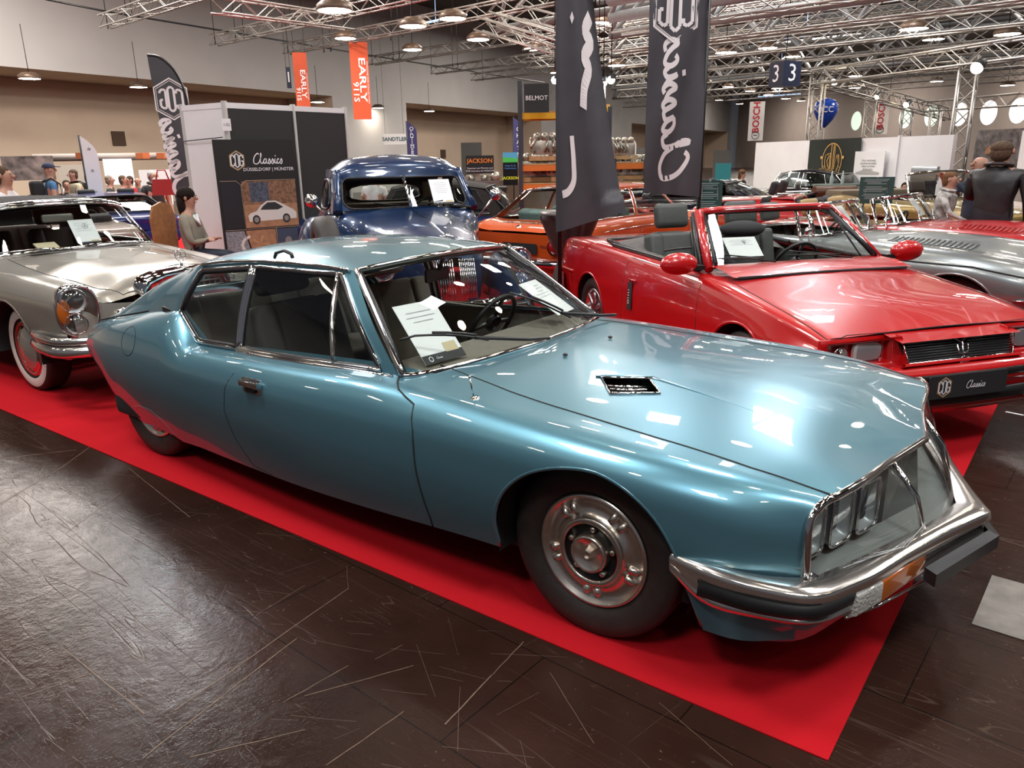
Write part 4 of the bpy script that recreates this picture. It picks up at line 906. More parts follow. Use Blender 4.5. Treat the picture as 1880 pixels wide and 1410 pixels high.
    refl = mat('lamp_reflector', (.85, .85, .83), .35, .35); lg = glass('lamp_lens', (.85, .88, .9), 1.5)
    for sg in (-1, 1):
        for yc, xc, ww, hh in ((.695, .668, .13, .15), (.54, .715, .12, .165), (.40, .76, .12, .165)):
            o = Vector((xc, sg*yc, .555)); a = math.atan2(sg*.28, 1) ; d = Vector((math.cos(a), math.sin(a), 0)); s_ = Vector((-math.sin(a), math.cos(a), 0)); up = Vector((0, 0, 1))
            b = B(); P = rrect(ww, hh, .02); 
            b.grid([[tuple(o+s_*x*q+up*z*q+d*h) for x, z in P] for q, h in ((1, .02), (.97, .0), (.7, -.03), (.2, -.05))], closed=True)
            r = b.build('headlamp', refl, car)
            b = B(); b.add([tuple(o+s_*x+up*z+d*.018) for x, z in P], [tuple(range(len(P)))]); b.build('lens', lg, r)
            b = B(); b.tube([tuple(o+s_*x*1.02+up*z*1.02+d*.02) for x, z in P], .005, 6, closed=True); b.build('lamp_rim', CHROME, r)
    b = B(); b.add([(.80,-.25,.43),(.87,-.0,.43),(.80,.25,.43),(.80,.25,.66),(.84,0,.66),(.80,-.25,.66)], [(0, 1, 4, 5), (1, 2, 3, 4)]); b.build('plate_recess', mat('plate_recess', (.2, .2, .19), .35, .5), car)
    b = B(); 
    for k in range(5): b.tube([(.76+.02*k, -.72+.03*k, .46+.008*k), (.86+.012*k, -.47, .445+.008*k), (.93, -.29, .45+.01*k)], .0012, 4)
    b.build('heater_lines', mat('heater_line', (.55, .55, .55), .4, .3), car)
    # ---- front bumper
    I = [(.345,.895),(.45,.893),(.60,.865),(.70,.80),(.775,.64),(.865,.40),(.94,.19),(.985,0)]
    O = [(.335,.905),(.45,.935),(.62,.925),(.745,.875),(.83,.72),(.93,.42),(1.02,.17),(1.090,0)]
    rws = []
    for (ix, iy), (ox, oy), zt, k in zip(I, O, (.470,.478,.474,.468,.462,.460,.462,.464), (.35, 1, 1, 1, 1, 1, 1, 1)):
        h = .095*k; i3 = Vector((ix, iy, zt-.004)); o3 = Vector((ox, oy, zt-.012)); d = (o3-i3); 
        rws.append([tuple(i3), tuple(i3+d*.45+Vector((0, 0, .010))), tuple(i3+d*.85+Vector((0, 0, .006))), tuple(o3), tuple(o3+Vector((0, 0, -.03*k))+d*.02), tuple(o3-d*.12+Vector((0, 0, -.05*k))), tuple(o3-d*.12+Vector((0, 0, -h+.02))), tuple(o3-d*.02+Vector((0, 0, -h+.008))), tuple(o3-d*.25+Vector((0, 0, -h-.012)))])
    full_ = [[(p[0], -p[1], p[2]) for p in r] for r in rws]+[r for r in rws[:-1][::-1]]
    BS = Skin(dense(full_, 5, 3, cr=(7,), cc=(3, 5, 6, 7))); BS.rest('front_bumper', mat('bumper_chrome', (.80, .76, .72), .16, .95, noise=.05, nscale=9), car)
    for sg in (-1, 1):   # black rubber strip along each flank, ending at the corner lamps
        b = B(); P = spl([(.44,.937),(.62,.928),(.745,.878),(.825,.725)], 6)
        b.grid([[(x, sg*(y+.003), z) for z in (.438-.004*i/9, .432-.004*i/9)]+[(x+.006, sg*(y+.008), .425)]+[(x, sg*(y+.003), .385), (x, sg*(y-.01), .378)] for i, (x, y) in enumerate(P)]); b.build('bumper_strip', BLACK, car)
    for sg in (-1, 1):
        for nm, y0, y1, mm_ in (('clear_lens', .725, .60, mat('clear_lens', (.45, .45, .42), .25, coat=1, bump=.8, bscale=120)), ('amber_lens', .60, .345, mat('amber_lens', (.42, .10, .012), .2, coat=1))):
            b = B(); X = lambda y: 1.006+(.15-y)*.335 if y < .4 else .825+(.725-y)*.34
            b.add([(X(y)+dx, sg*y, z) for y in (y0, y1) for dx, z in ((0, .415), (.012, .41), (.012, .345), (-.01, .335), (-.06, .335), (-.06, .415))], [(0, 1, 7, 6), (1, 2, 8, 7), (2, 3, 9, 8), (3, 4, 10, 9), (0, 5, 4, 3, 2, 1), (6, 7, 8, 9, 10, 11)]); b.build(nm, mm_, car, bev=.004)
    for sg in (-1, 1): b = B(); b.tube([(.81, sg*.73, .335), (.87, sg*.60, .328), (.965, sg*.34, .322)], .005, 5); b.build('lamp_trim', CHROME, car)
    b = B()
    for sg in (-1, 1): b.add([(.955, sg*.36, .37), (1.09, 0, .385), (1.125, 0, .375), (.99, sg*.37, .36), (.955, sg*.36, .325), (1.09, 0, .34), (1.125, 0, .33), (.99, sg*.37, .315)], [(0, 1, 2, 3), (4, 7, 6, 5), (3, 2, 6, 7), (0, 3, 7, 4)])
    b.build('plate_holder', BLACK, car)
    # lower valance wrapping the front
    V = [[(.55,.845,.40),(.55,.85,.30),(.55,.835,.222)], [(.69,.80,.39),(.69,.80,.31),(.68,.77,.228)], [(.79,.64,.37),(.78,.62,.31),(.76,.58,.225)], [(.87,.35,.36),(.86,.34,.31),(.83,.32,.235)], [(.89,0,.36),(.88,0,.31),(.85,0,.26)]]
    F = [[(p[0], -p[1], p[2]) for p in r] for r in V]+V[:-1][::-1]
    VS = Skin(dense(F, 5, 4)); VS.rest('front_valance', SMB, car)
    # rear bumper tips
    b = B()
    for sg in (-1, 1): b.ell((-3.40, sg*.66, .40), (.07, .05, .035), 10); b.tube([(-3.40, sg*.66, .40), (-3.55, sg*.6, .40), (-3.58, 0, .40)], .032, 8)
    b.build('rear_bumper', CHROME, car)
    b = B(); b.add([(-3.625,-.67,.51),(-3.625,.67,.51),(-3.60,.60,.69),(-3.60,-.60,.69)], [(0, 1, 2, 3)]); b.build('tail_panel', BLACK, car)
    b = B()
    for sg in (-1, 1): b.box((-3.635, sg*.45, .60), (.02, .34, .11))
    b.build('tail_lamp', mat('red_lens', (.35, .01, .01), .2, coat=1), car)
    # door handle
    for sg in (-1, 1):
        h = Vector(S.drape([(-1.70, .665)], side=sg, step=9)[0]) if 0 else Vector((-1.70, sg*.893, .672))
        b = B(); b.box(h+Vector((0, -sg*.004, -.004)), (.13, .012, .07)); b.box(h+Vector((.002, sg*.012, .008)), (.135, .02, .026)); b.box(h+Vector((.055, sg*.012, .008)), (.03, .026, .03))
        hd = b.build('door_handle', CHROME, car, bev=.004)
        b = B(); b.box(h+Vector((.0, sg*.006, -.022)), (.07, .01, .02)); b.build('handle_recess', BLACK, hd)
    # aerial, washer nozzles, bonnet vent
    b = B(); b.lathe([(.022, 0), (.02, .006), (.008, .01), (.004, .014)], (-.52, -.765, .775), (-.05, -.35, 1), 16); b.tube([(-.52, -.768, .785), (-.53, -.775, .86)], .0035, 6); b.ell((-.53, -.775, .862), (.006, .006, .006), 6); b.build('aerial', CHROME, car)
    b = B()
    for y in (-.17, .22): b.ell((-.50, y, .822), (.012, .009, .007), 6)
    b.build('washer_nozzle', BLACK, car)
    vz = lambda x, y: S.bvh.ray_cast(Vector((x, y, 3)), Vector((0, 0, -1)))[0].z if S.bvh.ray_cast(Vector((x, y, 3)), Vector((0, 0, -1)))[0] else .79
    b = B(); b.tube([(x, y, vz(x, y)+.003) for x, y in vent], .005, 6, closed=True); vt = b.build('bonnet_vent', CHROME, car)
    b = B()
    for t in (.25, .5, .75):
        a = Vector((vent[0][0]*(1-t)+vent[3][0]*t, vent[0][1]*(1-t)+vent[3][1]*t, .778)); c = Vector((vent[1][0]*(1-t)+vent[2][0]*t, vent[1][1]*(1-t)+vent[2][1]*t, .772)); b.tube([a, c], .006, 6)
    b.build('vent_slat', CHROME, vt); b = B(); b.add([(x*1.0, y, .755) for x, y in vent], [(0, 1, 2, 3)]); b.build('vent_floor', BLACK, vt)
    b = B(); r1 = S.drape([(-.26,-.33),(-.07,-.215)], 'xy', off=.004)+S.drape([(-.07,-.215),(.38,-.32)], 'xy', off=.0); b.tube(r1, [.006+.008*math.sin(math.pi*min(1, i/4)) if i < 6 else max(.002, .012-.001*(i-6)) for i in range(len(r1))], 8, flat=.5); b.build('vent_ridge', SMB, car)
    # tow-eye like aerial foot on the roof edge
    b = B(); b.tube([(-1.88,-.565,1.19),(-1.87,-.56,1.215),(-1.82,-.55,1.228),(-1.78,-.545,1.215),(-1.77,-.545,1.195)], .012, 8, flat=.6); b.build('roof_pennant_clip', BLACK, car)
    # badge at pillar foot
    b = B(); b.box((-2.66,-.672,.868), (.20,.012,.03), rz=-.09, ry=.1); b.build('pillar_badge', BLACK, car, bev=.003)
    # wipers
    b = B()
    for x0, y0, x1, y1 in ((-.735, -.20, -.99, -.66), (-.74, .44, -.93, .02)):
        def wz(x, y):
            h = W.bvh.ray_cast(Vector((x, y, 3)), Vector((0, 0, -1)))[0]; return (h.z if h else .84)+.014
        P = [(x0+(x1-x0)*t, y0+(y1-y0)*t) for t in [k/8 for k in range(9)]]
        P = [(x, y, wz(x, y)) for x, y in P]; b.tube(P[2:], .005, 5); b.tube([(x+.012, y+.0, z+.012) for x, y, z in P[3:7]], .006, 5)
        b.tube([(x0+.03, y0+.22, .83), (x0+.0, y0+.1, .845), P[3]], .008, 6)
    b.build('wiper', BLACK, car)
    # ---- interior
    tan = mat('grey_brown_velour', (.17, .15, .12), .9, noise=.08); tanl = mat('beige_velour', (.40, .36, .30), .9, noise=.08); dk = mat('dark_velour', (.05, .045, .04), .85, noise=.1)
    b = B(); b.box((-1.75, 0, .30), (2.1, 1.4, .04)); b.build('cabin_floor', dk, car)
    b = B()
    for sg in (-1, 1):
        b.box((-1.45, sg*.72, .57), (1.15, .05, .42)); b.box((-2.3, sg*.67, .52), (.7, .05, .42))
    b.build('door_lining', tan, car, bev=.02)
    seat(car, (-1.95, -.36, .28), .54, dk, .50, .30, 'front_seat', True, dk); seat(car, (-1.95, .36, .28), .54, tan, .50, .30, 'front_seat', True, tanl)
    seat(car, (-2.62, -.33, .33), .60, tan, .42, .38, 'rear_seat', False); seat(car, (-2.62, .33, .33), .60, tan, .42, .38, 'rear_seat', False)
    b = B(); b.box((-2.95, 0, .74), (.55, 1.15, .03)); b.build('parcel_shelf', tan, car)
    b = B(); b.add([(-.72,-.70,.775),(-.72,.70,.775),(-1.08,.70,.80),(-1.08,-.70,.80),(-1.14,-.70,.74),(-1.14,.70,.74),(-1.10,.70,.5),(-1.10,-.70,.5)], [(0, 1, 2, 3), (3, 2, 5, 4), (4, 5, 6, 7)]); b.build('dashboard', tan, car)
    steering(car, (-1.30, .36, .78), .17)
    b = B(); b.box((-1.36, .0, 1.08), (.02, .20, .065), rz=.12); b.tube([(-1.35,0,1.10),(-1.31,0,1.175)], .008, 6); b.build('rear_view_mirror', BLACK, car, bev=.012)
    b = B(); b.grid([[(x, y, z-.012-.12*abs(y)**3) for y in np.linspace(-.53, .53, 9)] for x, z in ((-1.32, 1.17), (-1.6, 1.205), (-2.0, 1.21), (-2.5, 1.14))]); b.build('headlining', mat('headlining', (.32, .31, .28), .9), car)
    # printed sheets in the windscreen
    sheet('information_sheet', (-1.015, -.45, .915), (.10, 1, .0), (-.62, .06, .70), .235, .30, None, 3, dark=.14, label='white sheet with dark footer, behind the near side of the light blue coupe windscreen', cat='sheet')
    sheet('information_sheet', (-1.01, .455, .93), (-.15, 1, 0), (-.80, -.10, .50), .20, .27, None, 5, label='white printed sheet leaning at the far side of the light blue coupe windscreen', cat='sheet')
    return car
make_sm()
# ================================================================ red open four-seater (right)
RED = paint('signal_red_paint', (.46, .004, .006), 0, .3)
def make_red():
    e = empty('convertible', (.103, 2.318, 0), -.6515, label='bright red boxy four-seat convertible with wide black slatted grille, roof folded down', cat='car')
    def st(x, zb, zs, zt, hw, zm=.60): return [(x, hw*.955, zb), (x, hw*.985, zb+.12), (x, hw, zm), (x, hw*.965, zs-.06), (x, hw*.935, zs-.005), (x, hw*.90, zs+.008), (x, hw*.5, zs*.3+zt*.7), (x, 0, zt)]
    rows = [st(-3.20, .36, .86, .87, .80), st(-3.05, .32, .885, .895, .83), st(-2.8, .28, .895, .91, .84), st(-2.38, .25, .895, .92, .845), st(-1.8, .22, .880, .90, .85), st(-1.2, .22, .865, .89, .855), st(-.70, .22, .85, .885, .855), st(-.4, .24, .835, .885, .853), st(.0, .26, .79, .825, .85), st(.4, .28, .735, .765, .84), st(.70, .28, .675, .70, .815)]
    arches = [archp(0, .30, .345), archp(-2.40, .30, .335)]
    deck = [(-.66, -.68), (-.56, -.5), (-.52, 0), (-.56, .5), (-.66, .68), (-2.1, .70), (-2.32, .55), (-2.38, 0), (-2.32, -.55), (-2.1, -.70)]
    hood = [(-.36, -.70), (.2, -.735), (.69, -.745), (.76, 0), (.69, .745), (.2, .735), (-.36, .70), (-.30, 0)]
    door = [(-1.62, .86), (-1.72, .24), (-.52, .24), (-.48, .50), (-.50, .84)]
    S = bodywork(e, rows, RED, arches, deck, hood, [door], cc=(2, 5), cap=None, kr=5)
    for sg in (-1, 1):
        liner(e, 0, .30, sg*.83, sg, .35, a0=-10, a1=190); liner(e, -2.4, .30, sg*.82, sg, .34, a0=-10, a1=190)
        wheel(e, (0, sg*.80, .295), .295, sg, .195, 'alloy'); wheel(e, (-2.4, sg*.80, .295), .295, sg, .195, 'alloy')
    # front: recessed lamp panels, grille, spoiler
    b = B(); b.box((.70, 0, .62), (.02, 1.60, .12)); b.build('front_panel', RED, e)
    for sg in (-1, 1):
        b = B(); P = [(.735, .40), (.735, .79), (.70, .83)]
        F = [(.79, .355, .69), (.755, .80, .675), (.74, .83, .60), (.775, .81, .53), (.80, .355, .53)]
        I_ = [(.775, .40, .672), (.745, .775, .660), (.745, .79, .60), (.765, .775, .55), (.785, .40, .55)]
        Rr = [(.72, .41, .665), (.70, .77, .652), (.70, .775, .60), (.71, .765, .56), (.725, .41, .56)]
        v = [(x, y*sg, z) for x, y, z in F+I_+Rr]; n = 5
        b.add(v, [(i, (i+1) % n, n+(i+1) % n, n+i) for i in range(n)]+[(n+i, n+(i+1) % n, 2*n+(i+1) % n, 2*n+i) for i in range(n)]+[(10, 11, 12, 13, 14)]); b.build('lamp_panel', RED, e, bev=.006)
        headlamp(e, (.735, sg*.70, .605), (1, sg*.08, 0), .038, 'fog_lamp')
        b = B(); P = [(-.09, .045), (.075, .05), (.085, .02), (.085, -.05), (-.09, -.05)]
        o = Vector((.745, sg*.53, .612)); b.prism(sub(P, 2), o, (0, 1*sg, 0), (0, 0, 1), .03*sg if 0 else .02); hl = b.build('headlamp', mat('lamp_reflector', (.85, .85, .83), .35, .35), e)
        b = B(); b.prism(sub([(x*.95, z*.95) for x, z in P], 2), o+Vector((.022, 0, 0)), (0, 1*sg, 0), (0, 0, 1), .004); b.build('lens', glass('lamp_lens', (.85, .88, .9), 1.5), hl)
    for sg in (-1, 1): b = B(); b.add([(.79, sg*.355, .69), (.86, sg*.355, .555), (.74, sg*.355, .69), (.8, sg*.355, .53)], [(0, 2, 3, 1)]); b.build('grille_cheek', RED, e)
    gp = [(-.375, -.055), (.30, -.055), (.355, .0), (.375, .055), (.045, .055), (0, .03), (-.045, .055), (-.375, .055)]
    o = Vector((.832, 0, .608)); ux = Vector((0, 1, 0)); uy = Vector((-.30, 0, .95)).normalized()
    gp = [(-.345, -.055), (.345, -.055), (.375, .055), (.045, .055), (0, .03), (-.045, .055), (-.375, .055)]
    b = B(); b.prism(gp, o-Vector((.03, 0, 0)), ux, uy, .01); g = b.build('grille', GAP, e)
    for k in range(8): b = B(); y = -.048+.0135*k; b.tube([o+ux*-.36+uy*y, o+ux*.36+uy*y], .003, 4) if y < .03 else (b.tube([o+ux*-.365+uy*y, o+ux*-.05+uy*y], .003, 4), b.tube([o+ux*.05+uy*y, o+ux*.365+uy*y], .003, 4)); b.build('grille_slat', mat('dark_slat', (.05, .05, .05), .4, .5), g)
    b = B(); b.tube([o+ux*x*1.01+uy*y*1.06+Vector((.004, 0, 0)) for x, y in gp], .005, 6, closed=True); b.build('grille_frame', CHROME, g)
    b = B(); c = o+Vector((.02, 0, -.01))
    b.tube([c+uy*-.06, c+uy*.045], .005, 5)
    for sg in (-1, 1): b.tube([c+uy*-.015, c+ux*sg*.03+uy*-.01, c+ux*sg*.035+uy*.035], .0045, 5); b.tube([c+ux*sg*.02+uy*-.045, c+uy*-.03], .004, 5)
    b.tube([c+uy*-.06-ux*.03, c+uy*-.06+ux*.03], .006, 5); b.build('trident_badge', CHROME, g)
    # red surround around grille and bumper
    b = B(); b.add([(.70, -.40, .688), (.70, .40, .688), (.842, .40, .666), (.842, -.40, .666), (.80, -.40, .52), (.80, .40, .52), (.88, .40, .545), (.88, -.40, .545), (.868, -.385, .558), (.868, .385, .558)], [(0, 3, 2, 1), (7, 6, 9, 8), (4, 5, 6, 7)]); b.build('grille_surround', RED, e, bev=.006)
    BR = []
    for (x, y) in [(.40, .86), (.62, .87), (.78, .83), (.86, .66), (.89, .35), (.90, 0)]:
        BR.append([(x-.08, y-.03 if y else 0, .535), (x-.01, y, .528), (x+.015, y+(.01 if y else 0), .50), (x+.015, y+(.01 if y else 0), .44), (x, y, .41), (x-.01, y-(.01 if y else 0), .36), (x-.0, y, .30), (x-.03, y-(.03 if y else 0), .265), (x-.15, max(y-.08, 0), .262)])
    F = [[(p[0], -p[1], p[2]) for p in r] for r in BR]+BR[:-1][::-1]
    S2 = Skin(dense(F, 5, 4, cc=(2, 3, 6))); S2.rest('front_bumper', RED, e)
    for z0, z1, y1, nm in ((.455, .495, .80, 'bumper_strip'), (.325, .385, .50, 'lower_intake')):
        b = B(); pts = [(y, np.interp(abs(y), [0, .35, .66, .83, .87], [.915, .905, .875, .795, .64])) for y in np.linspace(-y1, y1, 17)]
        b.grid([[(x-.01, y, z1+.004), (x+.006, y, z1), (x+.006, y, z0), (x-.01, y, z0-.004)] for y, x in pts]); b.build(nm, BLACK, e)
    for sg in (-1, 1):
        b = B(); b.prism(sub([(-.08, .03), (.10, .035), (.07, -.035), (-.10, -.03)], 1), (.893, sg*.52, .335), (-.12*sg*sg*sg, sg*1., 0) if 0 else (0, 1, 0), (0, 0, 1), .02); b.build('fog_lamp', mat('clear_lens', (.45, .45, .42), .25), e)
        b = B(); b.box((.86, sg*.70, .475), (.03, .09, .035), rz=sg*-.5); b.build('indicator', mat('amber_lens', (.42, .10, .012), .2, coat=1), e)
    plate(e, (.945, -.03, .435), (0, 1, 0), (0, 0, 1), .52, .125)
    b = B(); b.box((.925, -.03, .435), (.03, .44, .10)); b.build('plate_bracket', BLACK, e)
    # cowl panel, windscreen
    b = B(); b.grid([[(-.30, y*1.0, .868+.012*(1-abs(y)/.7)) for y in np.linspace(-.70, .70, 13)], [(-.44, y, .900+.015*(1-abs(y)/.7)) for y in np.linspace(-.70, .70, 13)], [(-.66+.12*(1-abs(y)/.7)**.5, y, .91+.012*(1-abs(y)/.7)) for y in np.linspace(-.70, .70, 13)]]); b.build('scuttle_panel', RED, e)
    b = B(); b.tube([(-.305, -.66, .862), (-.27, 0, .875), (-.305, .66, .862)], .010, 6); b.build('scuttle_gap', GAP, e)
    wsb = [(-.62, .675, .905), (-.55, .5, .912), (-.50, .25, .916), (-.49, 0, .918)]; wst = [(-1.02, .55, 1.235), (-.985, .48, 1.245), (-.96, .25, 1.252), (-.95, 0, 1.255)]
    W = Skin(dense(mirror([wst, wsb]), 6, 5)); W.rest('windscreen', GLASS, e)
    mm = lambda r, d=0: [(p[0], -p[1]-d*(p[1] > .1), p[2]) for p in r]+[(p[0], p[1]+d*(p[1] > .1), p[2]) for p in r[:-1][::-1]]
    b = B(); b.tube(spl(mm(wst), 4), .026, 8); 
    for sg in (-1, 1): b.tube([(-.60, sg*.70, .88), (-.81, sg*.635, 1.065), (-1.02, sg*.565, 1.235)], .03, 8)
    fr = b.build('windscreen_frame', RED, e)
    b = B(); b.tube([(x, y*.965, z-.018) for x, y, z in spl(mm(wst), 4)], .014, 6)
    for sg in (-1, 1): b.tube([(-.60, sg*.655, .915), (-.81, sg*.59, 1.075), (-1.01, sg*.525, 1.225)], .02, 6)
    b.build('windscreen_seal', BLACK, fr)
    b = B(); 
    for sg in (-1, 1): b.tube([(-.585, sg*.675, .905), (-.79, sg*.612, 1.075), (-.99, sg*.545, 1.24)], .006, 6)
    b.tube([(x+.022, y*.97, z) for x, y, z in spl(mm(wst), 4)], .006, 6); b.build('windscreen_trim', CHROME, fr)
    for sg in (-1, 1):
        b = B(); b.tube([(-.66, sg*.725, .88), (-.86, sg*.655, 1.06), (-1.05, sg*.585, 1.225)], .018, 6); b.build('door_seal', BLACK, e)
        b = B(); b.tube([(-.78, sg*.70, .87), (-1.06, sg*.60, 1.20)], .007, 6); b.build('quarter_post', BLACK, e)
        b = B(); b.tube([(p[0], p[1], p[2]+.018) for p in S.drape([(-.68, sg*.73), (-2.1, sg*.745)], 'xy')], .02, 6); b.build('sill_moulding', BLACK, e)
        b = B(); c = (-.60, sg*.93, .935); b.ell(c, (.075, .135, .075), 12); o_ = b.build('door_mirror', RED, e); b = B(); b.box((-.62, sg*.80, .90), (.07, .12, .03)); b.build('mirror_foot', BLACK, o_)
        b = B(); b.tube(S.drape([(-3.15, .60), (-2.78, .60)], side=sg, off=.003), .012, 6); b.build('side_moulding', RED, e)
        b = B(); h = S.drape([(-1.52, .70), (-1.40, .70)], side=sg, off=.012, step=.1); b.tube(h, .013, 6, flat=.6); b.build('door_handle', RED, e)
    # key tag hanging on the right door handle
    b = B(); P = S.drape([(-1.50, .655), (-1.51, .48)], side=-1, off=.012, step=1); a, c = Vector(P[0]), Vector(P[-1]); uy = (a-c).normalized(); t = empty('key_tag', (0, 0, 0), label='black fabric tag hanging from the red boxy convertible door handle', cat='tag'); t.matrix_world = Matrix.Translation((.103, 2.318, 0)) @ Matrix.Rotation(-.6515, 4, 'Z')
    b.prism(rrect(.075, .22, .008), (a+c)/2, (1, 0, 0), uy, -.004); b.tube([a+uy*.03, a+uy*.055+Vector((.02, 0, 0)), a+uy*.05+Vector((.03, 0, 0))], .005, 5); b.build('strap', INK, t)
    b = B(); m_ = (a*.25+c*.75); hexring(b, m_, (1, 0, 0), uy, .017, .3, .007)
    for k in range(4): put(b, [(-.012, 0), (.012, .006), (.012, .012), (-.012, .006)], [(0, 1, 2, 3)], a*(.75-.12*k)+c*(.25+.12*k), (1, 0, 0), uy, .007)
    b.build('tag_print', WHITEPRINT, t)
    # soft tonneau and folded hood
    ton = mat('tonneau_cloth', (.10, .09, .085), .7, noise=.1)
    b = B(); TN = []
    for x, h in ((-1.72, .90), (-1.9, .955), (-2.15, .965), (-2.38, .93), (-2.50, .905)):
        TN.append([(x, y, h-(.055*abs(y/.7)**3)*1.0) for y in np.linspace(-.70 if x > -2.3 else -.62, .70 if x > -2.3 else .62, 15)])
    T = Skin(dense(TN, 4, 3), flip=True); T.rest('hood_cover', ton, e)
    b = B(); b.tube([(-1.70, -.73, .90), (-2.1, -.725, .915), (-2.42, -.65, .91), (-2.52, 0, .915), (-2.42, .65, .91), (-2.1, .725, .915), (-1.70, .73, .90)], .022, 6); b.build('hood_cover_edge', BLACK, e)
    gy = mat('grey_leather', (.06, .065, .06), .5, noise=.1)
    cabin(e, -.66, -2.3, .70, .30, .86, gy, rows2=False)
    b = B(); b.box((-1.95, 0, .74), (.16, 1.2, .34), ry=.3); b.box((-1.75, 0, .55), (.45, 1.2, .16)); b.build('rear_seat', gy, e, bev=.05)
    for y in (-.33, .33): b = B(); b.box((-1.90, y, .955), (.10, .30, .13)); b.build('headrest', gy, e, bev=.045, seg=3)
    b = B(); b.tube([(-1.30, -.05, .78), (-1.75, -.1, .98), (-1.78, .15, 1.0)], .035, 8); b.ell((-1.62, .2, 1.04), (.14, .2, .07), 8); b.build('folded_jacket', mat('dark_grey_cloth', (.03, .03, .032), .9), e)
    b = B()
    for x0, y0, x1, y1 in ((-.50, -.25, -.66, -.62), (-.48, .35, -.62, -.08)): b.tube([(x0, y0, .925), (x0-.04, (y0+y1)/2, .955), (x1, y1, .945)], .006, 5); b.tube([(x0-.02, y0-.08, .95), (x1-.01, y1+.05, .97)], .005, 5)
    b.build('wiper', BLACK, e)
    M = Matrix.Translation((.103, 2.318, 0)) @ Matrix.Rotation(-.6515, 4, 'Z')
    s_ = sheet('information_sheet', M @ Vector((-.80, -.32, 1.00)), M.to_3x3() @ Vector((.1, 1, 0)), M.to_3x3() @ Vector((-.75, 0, .7)), .25, .18, None, 4, label='white information sheet lying in the red boxy convertible windscreen', cat='sheet',
        logo=lambda b, o, ux, uy, s: (b.tube([o-uy*s, o+uy*s*1.2], .002, 4), b.tube([o-ux*s*.7+uy*s, o-ux*s*.6, o-uy*s*.3, o+ux*s*.6, o+ux*s*.7+uy*s], .002, 4)))
    b = B(); b.add([(-3.26, -.74, .42), (-3.26, .74, .42), (-3.22, .74, .82), (-3.22, -.74, .82)], [(3, 2, 1, 0)]); b.build('tail_panel', RED, e)
    RB = [[(-3.27, -.80, z), (-3.32, -.6, z), (-3.34, 0, z), (-3.32, .6, z), (-3.27, .80, z), (-3.0, .855, z)] for z in (.56, .40, .32)]
    b = B(); b.grid([[(-3.0, -.855, r[0][2])]+r for r in RB]); b.build('rear_bumper', RED, e)
make_red()
